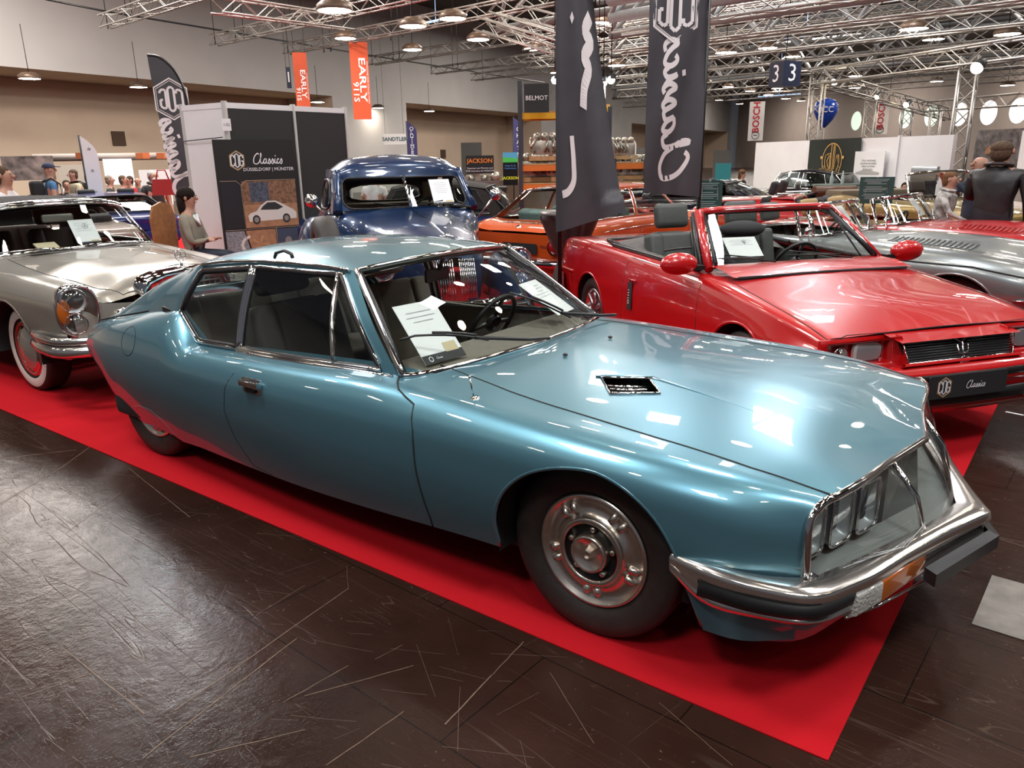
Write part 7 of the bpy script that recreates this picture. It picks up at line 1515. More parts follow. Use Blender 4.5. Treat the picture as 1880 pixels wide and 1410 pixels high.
# balloon
p = at(1516, 205, 34); e = empty('balloon', p, label='large blue teardrop balloon with white letters beside the truss tower', cat='balloon'); b = B(); b.lathe([(.0, -.62), (.08, -.55), (.30, -.30), (.44, -.02), (.46, .15), (.38, .36), (.2, .47), (0, .5)], (0, 0, 0), n=28); b.build('envelope', mat('blue_balloon', (.01, .06, .42), .25, coat=1), e); b = B(); b.tube([(0, 0, -.6), (0, 0, -p.z)], .006, 4); b.build('string', WHITE, e)
ux = face(1516, 34); b = B(); v = (Vector((CX, CY, 0))-Vector((p.x, p.y, 0))).normalized(); text(b, 'PCC', v*.47+Vector((0, 0, .05)), ux, (0, 0, 1), .30, off=.01); b.build('lettering', WHITEPRINT, e)
# far signs
sign('hanging_sign', 703, 246, 746, 265, 36, WHITE, 'SANDTLER', .50, mat('teal_print', (.03, .09, .12), .5), 'white hanging sign with dark lettering above the pickup truck roof', cab=10.6, bold=True)
def feather(x, y0, y1, w_, d, m, txt, tm, label):
    a = at(x, y0, d); c = at(x, y1, d); o = Vector((c.x, c.y, 0)); ux = face(x, d); up = Vector((0, 0, 1)); h = a.z; wd = w_*d/1400; e = empty('feather_flag', o, label=label, cat='flag'); z0 = max(.4, c.z-.6); b = B()
    P = [(0, h)]+[(wd*(1-(1-t)**2.2), h-(h-z0)*.28*t) for t in (.25, .5, .75, 1)]+[(wd, z0), (0, z0)]; b.prism(P, (0, 0, 0), ux, up, .01); cl = b.build('cloth', m, e); b = B(); b.tube([(0, 0, 0), (0, 0, h)], .02, 5); b.build('pole', POLE, e)
    b = B(); n = len(txt)
    for i, ch in enumerate(txt): text(b, ch, ux*wd*.5+up*(h-(h-z0)*(.2+.7*i/n)), ux, up, wd*.55, off=.015)
    b.build('lettering', tm, e)
PUR = mat('purple_flag', (.035, .03, .14), .6)
feather(748, 222, 268, 17, 34, PUR, 'OLDTIMER', WHITEPRINT, 'small purple feather flag right of the white hanging sign'); feather(943, 214, 300, 18, 30, PUR, 'CHATEAU', WHITEPRINT, 'purple feather flag left of the engine racking')
feather(158, 248, 330, 22, 17, WHITE, '* * *', INK, 'white feather flag beyond the silver beige convertible'); feather(1158, 252, 285, 9, 40, WHITE, 'NORD', INK, 'small far white flag between the two tall flags')
# ---- engine racking
ORA = mat('orange_beam', (.62, .17, .02), .5); YEL = mat('yellow_beam', (.75, .45, .02), .5); STL = mat('dark_upright', (.03, .035, .045), .5)
def rack(x0, x1, d, zs, top, label, beam=ORA):
    a = at(x0, 300, d); c = at(x1, 300, d); A_ = Vector((a.x, a.y, 0)); u = (Vector((c.x, c.y, 0))-A_); L = u.length; u.normalize(); n = Vector((-u.y, u.x, 0)); rz = math.atan2(u.y, u.x); e = empty('pallet_rack', A_, label=label, cat='rack')
    for q in (Vector((0, 0, 0)), u*L):
        for s_ in (0, .7): b = B(); w_ = q+n*s_; b.box((w_.x, w_.y, top/2), (.09, .09, top), rz=rz); b.build('upright', STL, e)
    for z in zs:
        for s_ in (0, .7): b = B(); w_ = u*L/2+n*s_; b.box((w_.x, w_.y, z), (L, .05, .12), rz=rz); b.build('beam', YEL if z > 2.1 else beam, e)
        b = B(); w_ = u*L/2+n*.35; b.box((w_.x, w_.y, z+.08), (L, .7, .03), rz=rz); b.build('shelf', mat('pine_wood', (.45, .28, .13), .7, noise=.2), e)
    return A_, u, L, n
ENG = mat('cast_engine', (.42, .38, .32), .35, .7, noise=.35, nscale=9)
def engine(loc, rz, s, label):
    rs = random.Random(int(loc[0]*97+loc[1]*31)); e = empty('engine', loc, rz, label=label, cat='engine', group=None); b = B(); b.box((0, 0, .28*s), (.75*s, .42*s, .34*s)); b.build('crankcase', ENG, e, bev=.03*s)
    b = B()
    for i in range(4): b.lathe([(.07*s, 0), (.085*s, .05*s), (.07*s, .16*s), (0, .18*s)], ((-.27+.18*i)*s, .1*s, .44*s), (0, .4, 1), 10); b.lathe([(.07*s, 0), (.085*s, .05*s), (.07*s, .16*s), (0, .18*s)], ((-.27+.18*i)*s, -.1*s, .44*s), (0, -.4, 1), 10)
    b.build('cylinders', ENG, e); b = B()
    for i in range(7): x = rs.uniform(-.35, .35)*s; b.tube([(x, -.22*s, .2*s), (x+rs.uniform(-.1, .1)*s, -.30*s, .32*s), (x+rs.uniform(-.1, .1)*s, -.2*s, .5*s)], .025*s, 6)
    b.lathe([(.16*s, 0), (.18*s, .03*s), (.05*s, .06*s)], (-.39*s, 0, .35*s), (-1, 0, 0), 16); b.build('pipes', ENG, e); b = B(); b.box((0, 0, .06*s), (.9*s, .6*s, .10*s)); b.build('cradle', mat('pine_wood', (.45, .28, .13), .7), e)
zl = at(985, 337, 17).z; zm = at(985, 298, 17).z
A1, u1, L1, n1 = rack(956, 1028, 17, (max(.2, zl-.08), zm-.12, at(985, 213, 17).z), at(985, 148, 17).z, 'tall pallet rack with a yellow top beam left of the twisted flag')
A2, u2, L2, n2 = rack(1062, 1118, 17.4, (max(.2, zl-.08), at(1080, 247, 17).z, at(1080, 199, 17).z), at(1110, 196, 17.4).z, 'pallet rack with a yellow top beam right of the twisted flag')
A3, u3, L3, n3 = rack(1128, 1186, 18, (max(.2, zl-.1), zm-.12), zm+.05, 'low orange pallet rack behind the young man in blue')
r1 = math.atan2(u1.y, u1.x)
for (A_, u_, n_, f, z, s_, lab) in ((A1, u1, n1, .25, zl, 1.0, 'left bare engine on the lower shelf of the left rack'), (A1, u1, n1, .78, zl, 1.0, 'right bare engine on the lower shelf of the left rack'), (A1, u1, n1, .72, zm, .95, 'bare engine on the middle shelf of the left rack'),
    (A2, u2, n2, .35, at(1080, 244, 17.4).z, .8, 'bare engine on the upper shelf of the right rack'), (A3, u3, n3, .2, zm, .8, 'bare engine on the upper shelf behind the young man in blue'), (A3, u3, n3, .45, zl, .9, 'left bare engine on the lower shelf behind the young man in blue'), (A3, u3, n3, .85, zl, .9, 'right bare engine on the lower shelf near the right flag')):
    L_ = L1 if A_ is A1 else (L2 if A_ is A2 else L3); q = A_+u_*L_*f+n_*.35; engine((q.x, q.y, z+.02), r1, s_, lab)
sign('box_sign', 962, 154, 1008, 206, 16.6, mat('black_sign', (.008, .008, .009), .5), 'BELMOT', .22, WHITEPRINT, 'large black box sign with white lettering on top of the engine rack', bold=False)
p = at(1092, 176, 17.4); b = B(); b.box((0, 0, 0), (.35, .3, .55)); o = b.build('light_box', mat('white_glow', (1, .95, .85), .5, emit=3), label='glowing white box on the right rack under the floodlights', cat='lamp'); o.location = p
sign('board_sign', 1087, 256, 1108, 302, 16.8, mat('black_sign', (.008, .008, .009), .5), 'für die', .16, mat('blue_print', (.1, .3, .7), .5, emit=.3), 'black tilted board with blue writing behind the twisted flag', y=.1, cab=1.2)
sign('trade_sign', 855, 286, 907, 318, 14.4, mat('black_sign', (.008, .008, .009), .5), 'JACKSON', .34, mat('orange_print', (.8, .25, .03), .5), 'black stand sign with orange name above the blue roadster', bold=True, y=.2, extra=(('Reparatur von Motoren und', .13, -.2, WHITEPRINT), ('PDK-Getrieben für PORSCHE', .13, -.36, WHITEPRINT)))
e, ux, up, w_, h = sign('screen', 923, 280, 951, 340, 14.6, mat('black_screen', (.005, .005, .006), .3), 'JACKSON', .12, mat('yellow_print', (.6, .6, .03), .5, emit=.4), 'upright display screen with a green picture and yellow name', cat='screen', bold=True, y=-.28, extra=(('Wagen Sie die', .06, .1, MT['blue_print']), ('Transformation', .06, .02, MT['blue_print'])))
b = B(); put(b, [(-w_*.5, h*.2), (w_*.5, h*.2), (w_*.5, h*.32), (-w_*.5, h*.36)], [(0, 1, 2, 3)], (0, 0, 0), ux, up, .016); b.build('green_picture', mat('screen_green', (.05, .35, .06), .5, emit=.5), e)
b = B(); put(b, [(-w_*.5, h*.36), (w_*.5, h*.32), (w_*.5, h*.5), (-w_*.5, h*.5)], [(0, 1, 2, 3)], (0, 0, 0), ux, up, .016); b.build('blue_picture', mat('screen_blue', (.06, .25, .4), .5, emit=.5), e)
sign('sign_board', 1187, 298, 1197, 345, 17, mat('black_sign', (.008, .008, .009), .5), 'T', .3, MT['yellow_print'], 'narrow black board with yellow letters at the left edge of the right flag', bold=True, y=.2)
# parts stall: tables with boxes of parts
def stall(x0, x1, y, d, label, m, z=None):
    a = at(x0, y, d); c = at(x1, y, d); q = (a+c)/2; L = (a-c).length; e = empty('stall_table', (q.x, q.y, 0), math.atan2((c-a).y, (c-a).x), label=label, cat='table'); h = q.z; b = B(); b.box((0, 0, h-.02), (L, .8, .04)); b.build('tabletop', m, e)
    b = B(); b.box((0, -.38, h/2-.02), (L-.02, .02, h-.04)); b.build('skirt', m, e); return q, L
stall(850, 930, 343, 13.4, 'black covered stall table under the orange-lettered sign', mat('black_cloth', (.02, .018, .018), .8)); q, L = stall(852, 915, 331, 14.8, 'stall table crowded with metal parts', mat('grey_cloth', (.15, .13, .12), .8))
r0 = random.Random(4)
for i in range(16):
    w_ = at(856+i*3.6, 329, 14.5+(i % 3)*.25); b = B(); s_ = r0.uniform(.05, .1); (b.lathe([(s_*.6, 0), (s_, s_*.5), (s_*.7, s_*1.5), (0, s_*1.6)], (0, 0, 0), n=10) if i % 2 else b.box((0, 0, s_*.7), (s_*1.6, s_*1.4, s_*1.4))); o = b.build('engine_part', ENG, bev=0, label='small bare metal engine part lying on the crowded stall table', cat='engine part', group='parts on the stall table'); o.location = (w_.x, w_.y, q.z+.001)
# ---- white partition on the right with the round emblem banner
def right_wall():
    d0, d1 = 24, 17.5; a, c = at(1388, 262, d0), at(1752, 247, d1); A_, C_ = Vector((a.x, a.y, 0)), Vector((c.x, c.y, 0)); h = (a.z+c.z)/2+.02
    e = empty('partition', A_, label='long white exhibition partition below the gantry on the right', cat='partition'); u = (C_-A_); L = u.length; u.normalize(); n = Vector((-u.y, u.x, 0)); b = B()
    b.add([tuple(q) for q in (Vector((0, 0, 0)), u*L, u*L+Vector((0, 0, c.z)), Vector((0, 0, a.z)))]+[tuple(q+n*.08) for q in (Vector((0, 0, 0)), u*L, u*L+Vector((0, 0, c.z)), Vector((0, 0, a.z)))], [(0, 1, 2, 3), (7, 6, 5, 4), (3, 2, 6, 7), (1, 5, 6, 2), (0, 3, 7, 4)]); b.build('wall_panel', WHITE, e)
    b = B(); q = u*L*.80; b.box((q.x, q.y, h/2), (.06, .06, h), rz=math.atan2(u.y, u.x)); b.build('joint_post', WHITE, e)
    def hit(px, py):
        r = at(px, py, 1)-Vector((CX, CY, 1.62)); w0 = Vector((A_.x-CX, A_.y-CY)); den = r.x*u.y-r.y*u.x; t = (w0.x*u.y-w0.y*u.x)/den; return Vector((CX+r.x*t, CY+r.y*t, 1.62+r.z*t))
    return hit, u, e
hit, wu, we = right_wall()
def onwall(name, x0, y0, x1, y1, m, label, cat, off=.06):
    a, c = hit(x0, y0), hit(x1, y1); v = Vector((-(wu.y), wu.x, 0)); v = v if v.dot(Vector((CX, CY, 0))-a) > 0 else -v; o = (a+c)/2+v*off; L = (Vector((c.x, c.y))-Vector((a.x, a.y))).length; h = a.z-c.z
    e = empty(name, o, label=label, cat=cat); b = B(); up = Vector((0, 0, 1)); ux = wu if wu.cross(up).dot(v) > 0 else -wu; b.prism([(-L/2, -h/2), (L/2, -h/2), (L/2, h/2), (-L/2, h/2)], -v*.02, ux, up, .02); b.build('panel', m, e); return e, ux, up, L, h
DG = mat('dark_green_banner', (.008, .014, .010), .6)
e, ux, up, L, h = onwall('banner', 1491, 257, 1576, 340, DG, 'black-green banner with a round golden emblem on the white partition', 'banner'); b = B(); r = h*.38; c0 = Vector((0, 0, h*.02))
def ringp(b, r, w_, a0, a1, n=28): vs, fs = stroke([(r*math.cos(R_(a0+(a1-a0)*i/n)), r*math.sin(R_(a0+(a1-a0)*i/n))) for i in range(n+1)], w_, 1); put(b, vs, fs, c0, ux, up, .01)
ringp(b, r, r*.06, 0, 360); ringp(b, r*.74, r*.05, 150, 390)
for x in (-1.12, 1.12): b.lathe([(r*.10, 0), (0, .01)], c0+ux*x*r+up*r*.18+ux.cross(up)*.012, ux.cross(up), 14)
for P in ([(-.55, .35), (-.2, .45), (-.2, -.5), (-.4, -.3), (-.5, 0), (-.3, .3)], [(-.1, .95), (-.1, -.65), (.12, -.65), (.12, .95)], [(.25, .9), (.25, -.55), (.5, .35), (.62, -.1), (.62, .35)]): vs, fs = stroke([(x*r, y*r) for x, y in P], r*.07, 1); put(b, vs, fs, c0, ux, up, .01)
for i, ch in enumerate('COLLECTIBLES'):
    t = R_(205+130*i/11); text(b, ch, c0+ux*math.cos(t)*r*.87+up*math.sin(t)*r*.87, (ux*-math.sin(t)+up*math.cos(t)), (ux*-math.cos(t)+up*-math.sin(t)), r*.22, off=.01)
b.build('gold_emblem', GOLD, e)
e, ux, up, L, h = onwall('poster', 1578, 278, 1624, 355, mat('white_poster', (.80, .79, .78), .5), 'white poster with four lines of text left of the green board', 'poster', .10); b = B()
for i, s_ in enumerate(('Some investments', 'are driven by wealth,', 'others are driven', 'by the heart.')): text(b, s_, up*h*(.28-.07*i), ux, up, h*.075, off=.01)
b.build('poster_text', INK, e); b = B(); put(b, [(-L*.4, -h*.05), (L*.35, -h*.05), (L*.38, 0), (L*.2, .02*h), (.05*L, .06*h), (-.15*L, .06*h), (-.3*L, .01*h), (-L*.42, -.01*h)], [tuple(range(8))], (0, 0, 0), ux, up, .01); b.build('printed_car', mat('grey_car_print', (.4, .38, .36), .5), e)
e, ux, up, L, h = onwall('photo_wall', 1760, 240, 1842, 332, mat('workshop_photo', (.10, .085, .08), .6, noise=.9, nscale=8), 'large dark printed photograph with racing cars behind the two men', 'poster', -.4)
for i, (x, y, m_, s_) in enumerate(((-.25, -.30, mat('pale_blue_print', (.25, .4, .5), .5), .26), (.2, -.33, MT['white_poster'], .3), (-.15, .1, mat('brown_print', (.30, .14, .06), .6), .12))):
    b = B(); put(b, [(x*L-s_*L, y*h-.08*h), (x*L+s_*L, y*h-.08*h), (x*L+s_*L*.9, y*h+.02*h), (x*L+s_*L*.3, y*h+.08*h), (x*L-s_*L*.4, y*h+.08*h), (x*L-s_*L*.9, y*h)], [tuple(range(6))], (0, 0, 0), ux, up, .012+.003*i); b.build('printed_car', m_, e)
b = B(); text(b, '23', ux*L*.2+up*-h*.34, ux, up, h*.09, off=.025); b.build('start_number', INK, e)
e, ux, up, L, h = onwall('poster', 1846, 240, 1960, 345, MT['white_poster'], 'white poster with grey text at the right edge behind the tall man', 'poster', -.35); b = B()
for i, s_ in enumerate(('Some investments', 'are driven by wealth,', 'others are driven')): text(b, s_, up*h*(.1-.10*i), ux, up, h*.09, off=.012)
b.build('poster_text', INK, e)
# green information boards on easels
def board(x0, y0, x1, y1, d, label, turn=0):
    e, ux, up, w_, h, sg = hang('information_board', x0, y0, x1, y1, d, mat('bottle_green_board', (.018, .055, .048), .5), label, 'board', turn, t=.015); b = B()
    for i in range(14):
        if i in (4, 9): continue
        ww = w_*(.7+.1*math.sin(i*1.9)); y = h*(.40-.055*i); put(b, [(-ww/2, y), (ww/2-.1*w_*(i % 3), y), (ww/2-.1*w_*(i % 3), y+h*.014), (-ww/2, y+h*.014)], [(0, 1, 2, 3)], (0, 0, 0), ux, up, .006)
    b.build('board_text', mat('pale_green_print', (.45, .52, .50), .5), e); z = e.location.z
    for s_ in (-1, 1): b = B(); b.tube([ux*w_*.3*s_+up*h*.3, ux*w_*.45*s_+up*-z+ux.cross(up)*-.1], .014, 6); b.build('easel_leg', BLACK, e)
    b = B(); b.tube([up*h*.5, up*-z+ux.cross(up)*-.5], .014, 6); b.build('easel_leg', BLACK, e)
board(1580, 325, 1638, 374, 12.2, 'dark green information board before the white partition'); board(1281, 331, 1324, 392, 9.6, 'dark green information board under the hem of the right flag')
# lounge furniture by the partition
BR = mat('brown_leather', (.10, .04, .02), .45, noise=.15)
def armchair(x, y, d, rz, label):
    q = at(x, y, d); e = empty('armchair', (q.x, q.y, 0), rz, label=label, cat='armchair'); b = B(); b.box((0, 0, .30), (.7, .75, .28)); b.build('seat', BR, e, bev=.06)
    b = B(); b.box((-.36, 0, .6), (.22, .9, .62)); b.tube([(-.42, -.45, .92), (-.42, .45, .92)], .10, 12); b.build('backrest', BR, e, bev=.0)
    for s_ in (-1, 1): b = B(); b.box((0, s_*.45, .40), (.8, .18, .42)); b.tube([(-.38, s_*.46, .64), (.42, s_*.46, .64)], .10, 12); b.build('armrest', BR, e)
armchair(1507, 378, 17.2, 2.4, 'brown leather armchair in front of the golden emblem banner'); armchair(1580, 385, 17.0, 3.6, 'brown leather club chair with rolled arms left of the green board')
q = at(1542, 338, 18.0); e = empty('round_table', (q.x, q.y, 0), label='small dark round table with bottles under the golden emblem banner', cat='table'); b = B(); b.lathe([(.55, q.z-.03), (.55, q.z), (0, q.z)], (0, 0, 0)); b.build('tabletop', mat('dark_green_wood', (.02, .04, .03), .5), e)
for a in (0, 2.1, 4.2): b = B(); b.tube([(math.cos(a)*.1, math.sin(a)*.1, q.z-.03), (math.cos(a)*.42, math.sin(a)*.42, 0)], .025, 6); b.build('leg', mat('brown_wood', (.10, .05, .03), .6), e)
for i, dx in enumerate((-8, 12)): q2 = at(1534+dx, 338, 17.9); b = B(); b.lathe([(.035, 0), (.037, .14), (.014, .2), (.012, .27), (0, .27)], (0, 0, 0), n=14); o = b.build('bottle', mat('clear_bottle', (.35, .42, .38), .1, coat=1), label=('left' if i == 0 else 'right')+' bottle on the small round table under the golden emblem banner', cat='bottle'); o.location = (q2.x, q2.y, q.z)
stall(1665, 1720, 333, 17.0, 'dark counter behind the seated man in the blue suit', DARK)
q = at(1698, 322, 16.9); b = B(); b.box((0, 0, .0), (.45, .35, .28)); o = b.build('coffee_machine', STEEL, bev=.03, label='shiny steel machine on the dark counter right of the seated man', cat='machine'); o.location = (q.x, q.y, at(1692, 333, 17.0).z+.141)
q = at(1640, 300, 16); 
# teal roll-up stand, left wall stalls
hang('rollup_stand', 1314, 300, 1341, 330, 13.5, mat('teal_print_panel', (.02, .25, .27), .5), 'teal and white display stand behind the raised black lid', 'display')
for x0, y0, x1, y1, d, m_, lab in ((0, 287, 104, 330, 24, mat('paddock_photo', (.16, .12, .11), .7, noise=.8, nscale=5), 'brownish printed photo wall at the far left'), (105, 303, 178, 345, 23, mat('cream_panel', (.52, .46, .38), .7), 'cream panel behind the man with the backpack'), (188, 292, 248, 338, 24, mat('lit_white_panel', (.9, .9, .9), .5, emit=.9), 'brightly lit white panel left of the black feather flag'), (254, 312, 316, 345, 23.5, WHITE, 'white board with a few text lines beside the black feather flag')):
    e, ux, up, w_, h, sg = hang('display_panel', x0, y0, x1, y1, d, m_, lab, 'panel')
    for s_ in (-.45, .45): b = B(); b.tube([ux*w_*s_+up*-h*.5, ux*w_*s_-up*e.location.z], .03, 6); b.build('leg', STEEL, e)
b = B(); p0 = at(60, 290, 25); p1 = at(330, 286, 25); b.tube([p0, p1], .10, 8); b.build('wall_rail', mat('grey_pipe', (.35, .30, .27), .6), label='grey service pipe along the recess wall above the far visitors', cat='pipe')
for x in (152, 262, 300): q = at(x, 286, 24.55); b = B(); b.box((0, 0, 0), (.38, .2, .16)); o = b.build('cable_box', mat('orange_box', (.5, .13, .04), .6), label={152: 'left', 262: 'middle', 300: 'right'}[x]+' orange box on the grey service pipe', cat='box', group='orange boxes on the pipe'); o.location = q
q = at(300, 342, 15); e = empty('handbag', q, label='red handbag hanging beside the black feather flag', cat='bag'); b = B(); b.prism([(-.2, -.15), (.2, -.15), (.16, .12), (-.16, .12)], (0, 0, 0), face(300, 15), (0, 0, 1), .08); b.build('bag_body', mat('dark_red_leather', (.35, .02, .02), .5), e); b = B(); u = face(300, 15); b.tube([u*-.1+Vector((0, 0, .12)), u*-.06+Vector((0, 0, .27)), u*.06+Vector((0, 0, .27)), u*.1+Vector((0, 0, .12))], .012, 6); b.build('handle', MT['dark_red_leather'], e)
# wooden chair of the seated woman
q = at(327, 440, 10.6); e = empty('wooden_chair', (q.x, q.y, 0), R_(20), label='high-backed orange-brown wooden chair of the seated woman', cat='chair'); wd = mat('oak_wood', (.30, .13, .045), .5, noise=.2)
b = B(); P = [(-.2, .5), (-.22, 1.0), (-.16, 1.14), (0, 1.19), (.16, 1.14), (.22, 1.0), (.2, .5)]; b.prism(P, (-.2, 0, 0), (0, 1, 0), (0, 0, 1), .03); b.build('backrest', wd, e); b = B(); b.box((0, 0, .46), (.44, .44, .04)); b.build('seat', wd, e)
for x in (-.18, .18):
    for y in (-.18, .18): b = B(); b.tube([(x, y, .44), (x*1.1, y*1.1, 0)], .02, 6); b.build('leg', wd, e)
# ================================================================ people
SKIN = mat('skin', (.40, .21, .145), .55, noise=.05)
def person(x, y, d, turn, label, top, bottom=None, hair=(.03, .02, .015), h=1.76, head_z=None, arms='down', lean=0., bald=False, cap=None, seated=False, collar=None, bag=None, long=False, shortsl=False, beard=None, hidden_z=None, look=0., bulk=1.):
    """x, y: where the top of the head is seen; turn: facing, degrees from looking at the camera (positive = to the photo's right)"""
    p = at(x, y, d); hh = p.z if head_z is None else head_z; k = h/1.76
    v = Vector((CX-p.x, CY-p.y, 0)).normalized(); rz = math.atan2(v.y, v.x)+R_(turn)
    e = empty('person', (p.x, p.y, 0), rz, label=label, cat='person'); base = hh-h      # the feet stand at base
    if seated: base = 0; k = hh/1.30
    e.scale = (bulk, bulk, 1); V = []; Rd = []; E_ = []; T = []
    def j(pt, r, parent, kind):
        V.append((pt[0]*k, pt[1]*k, pt[2]*k)); Rd.append(r if isinstance(r, tuple) else (r, r)); T.append(kind)
        if parent is not None: E_.append((parent, len(V)-1))
        return len(V)-1
    S = .0 if not seated else -.47
    L = lambda z: lean*(z-.95)
    pel = j((0, 0, .96+S), (.12*k, .155*k), None, 'b'); wa = j((L(1.12), 0, 1.12+S), (.11*k, .14*k), pel, 't'); ch = j((L(1.33), 0, 1.33+S), (.125*k, .17*k), wa, 't'); nb = j((L(1.46), 0, 1.475+S), (.085*k, .125*k), ch, 't')
    nk = j((L(1.5)+.01, 0, 1.52+S), .056*k, nb, 's'); hd = j((L(1.5)+.02, 0, 1.585+S), (.088*k, .074*k), nk, 's'); h2 = j((L(1.5)+.02, 0, 1.68+S), (.098*k, .084*k), hd, 's'); j((L(1.5)+.015, 0, 1.735+S), .05*k, h2, 's')
    for sg in (-1, 1):
        sh = j((L(1.41), sg*.185, 1.415+S), .058*k, ch, 't')
        a = arms if isinstance(arms, str) else arms[0 if sg < 0 else 1]
        P = {'down': ((-.02, .25, 1.13), (.05, .25, .90)), 'fwd': ((.10, .23, 1.14), (.32, .12, 1.14)), 'up': ((.20, .22, 1.25), (.36, .08, 1.46)), 'cross': ((.08, .24, 1.14), (.22, -.02, 1.16)), 'swing': ((.12, .22, 1.18), (.30, .18, 1.08)), 'back': ((-.16, .22, 1.17), (-.24, .22, .96)), 'lap': ((.06, .23, 1.13), (.28, .10, 1.02))}[a]
        el = j((P[0][0]+L(1.2), sg*P[0][1], P[0][2]+S), .043*k, sh, 's' if shortsl else 't'); wr = j((P[1][0]+L(1.2), sg*P[1][1], P[1][2]+S), .028*k, el, 's' if shortsl else 't')
        dv = (Vector(P[1])-Vector(P[0])).normalized(); dv = Vector((dv.x, dv.y*sg, dv.z)); w0 = Vector((P[1][0]+L(1.2), sg*P[1][1], P[1][2]+S)); sd = Vector((0, 0, 1)).cross(dv) if abs(dv.z) < .8 else Vector((1, 0, 0)); sd.normalize()
        pm = j(tuple(w0+dv*.065), (.034*k, .022*k), wr, 's')
        for f, (o, ln) in enumerate(((-.028, .062), (-.010, .078), (.010, .074), (.028, .058))):
            a1 = j(tuple(w0+dv*(.085+ln*.5)+sd*o), .0095*k, pm, 's'); j(tuple(w0+dv*(.085+ln)+sd*o*.9+Vector((0, 0, -.018))), .008*k, a1, 's')
        a1 = j(tuple(w0+dv*.065+sd*-.042+Vector((.01, 0, .01))), .010*k, pm, 's'); j(tuple(w0+dv*.10+sd*-.048+Vector((.015, 0, .01))), .009*k, a1, 's')
        if not seated:
            hp = j((0, sg*.09, .90), .088*k, pel, 'b'); kn = j((.02, sg*.10, .50), .058*k, hp, 'b'); an = j((-.01, sg*.10, .10), .042*k, kn, 'b'); he = j((.0, sg*.105, .05), .045*k, an, 'h'); j((.14, sg*.12, .035), .035*k, he, 'h')
        else:
            hp = j((.06, sg*.09, .50), .085*k, pel, 'b'); kn = j((.46, sg*.10, .50), .06*k, hp, 'b'); an = j((.42, sg*.10, .10), .042*k, kn, 'b'); he = j((.43, sg*.105, .05), .045*k, an, 'h'); j((.57, sg*.12, .035), .035*k, he, 'h')
    me = bpy.data.meshes.new('person_body'); me.from_pydata(V, E_, []); o = bpy.data.objects.new('tmp', me); COL.objects.link(o)
    m = o.modifiers.new('s', 'SKIN'); m.use_smooth_shade = True; s2 = o.modifiers.new('u', 'SUBSURF'); s2.levels = 1; s2.render_levels = 1
    sv = me.skin_vertices[0].data
    for i, r in enumerate(Rd): sv[i].radius = r
    sv[0].use_root = True
    ev = o.evaluated_get(bpy.context.evaluated_depsgraph_get()); nm = bpy.data.meshes.new_from_object(ev); bpy.data.objects.remove(o); nm.name = 'person_body'
    segs = [(Vector(V[a]), Vector(V[c]), T[c]) for a, c in E_]; idx = {'s': 0, 't': 1, 'b': 2, 'h': 3}
    nm.materials.clear()
    for mm in (SKIN, top, bottom or mat('dark_trousers', (.02, .02, .026), .85), INK): nm.materials.append(mm)
    for pl in nm.polygons:
        c = pl.center; best = 9; bi = 't'
        for a, q, t in segs:
            ab = q-a; u = max(0, min(1, (c-a).dot(ab)/max(ab.length_squared, 1e-9))); dd = (c-(a+ab*u)).length
            if dd < best: best = dd; bi = t
        if bi == 't' and c.z > (1.50+S)*k: bi = 's'
        if bi == 's' and shortsl and c.z > (1.30+S)*k and abs(c.y) > .12*k and c.z < 1.5*k+S*k: bi = 't'
        if long and bi == 'b' and c.z > .62*k: bi = 't'
        pl.material_index = idx[bi]; pl.use_smooth = True
    bo = bpy.data.objects.new('person_body', nm); COL.objects.link(bo); bo.parent = e; bo.location = (0, 0, base if not seated else 0)
    zb = bo.location.z; hx = (L(1.5)+.02)*k; hz = (1.655+S)*k
    def child(nm_, fn, m_, **kw): b = B(); fn(b); q = b.build(nm_, m_, bo, **kw); return q
    child('nose', lambda b: b.ell((hx+.098*k, 0, hz-.012*k), (.020*k, .014*k, .026*k), 6), SKIN)
    for sg in (-1, 1):
        child('ear', lambda b: b.ell((hx-.005*k, sg*.083*k, hz-.005*k), (.02*k, .012*k, .032*k), 6), SKIN); child('eye', lambda b: b.ell((hx+.084*k, sg*.032*k, hz+.018*k), (.008*k, .013*k, .007*k), 6), INK)
    child('mouth', lambda b: b.ell((hx+.085*k, 0, hz-.055*k), (.008*k, .024*k, .006*k), 6), mat('lips', (.30, .10, .08), .5))
    if cap is not None:
        child('cap', lambda b: (b.ell((hx-.004*k, 0, hz+.035*k), (.108*k, .094*k, .085*k), 10, cut=.0), b.box((hx+.12*k, 0, hz+.045*k), (.10*k, .14*k, .012*k))), cap)
    elif not bald:
        hm = mat('hair_%d' % int(hair[0]*1000), hair, .85, noise=.3, nscale=40, spec=.12, bump=.6, bscale=90)
        if long: child('hair', lambda b: (b.ell((hx-.025*k, 0, hz+.03*k), (.105*k, .098*k, .095*k), 10), b.ell((hx-.07*k, 0, hz-.09*k), (.06*k, .10*k, .15*k), 10)), hm)
        else: child('hair', lambda b: (b.ell((hx-.026*k, 0, hz+.034*k), (.088*k, .083*k, .078*k), 10), b.ell((hx-.040*k, 0, hz-.018*k), (.068*k, .080*k, .105*k), 10)), hm)
    if beard: child('beard', lambda b: b.ell((hx+.05*k, 0, hz-.075*k), (.055*k, .06*k, .06*k), 8), mat('white_beard', (.6, .58, .55), .8))
    if collar: child('collar', lambda b: b.tube([(hx+.05*k, -.05*k, (1.45+S)*k), (hx+.09*k, 0, (1.33+S)*k), (hx+.05*k, .05*k, (1.45+S)*k)], .022*k, 6), collar)
    if bulk > 1.1: child('jacket_collar', lambda b: b.tube([(hx-.03*k+.085*k*math.cos(a), .095*k*math.sin(a), (1.505+S)*k+.02*k*math.cos(a)*-1) for a in [2*math.pi*q_/16 for q_ in range(16)]], .020*k, 6, closed=True), top)
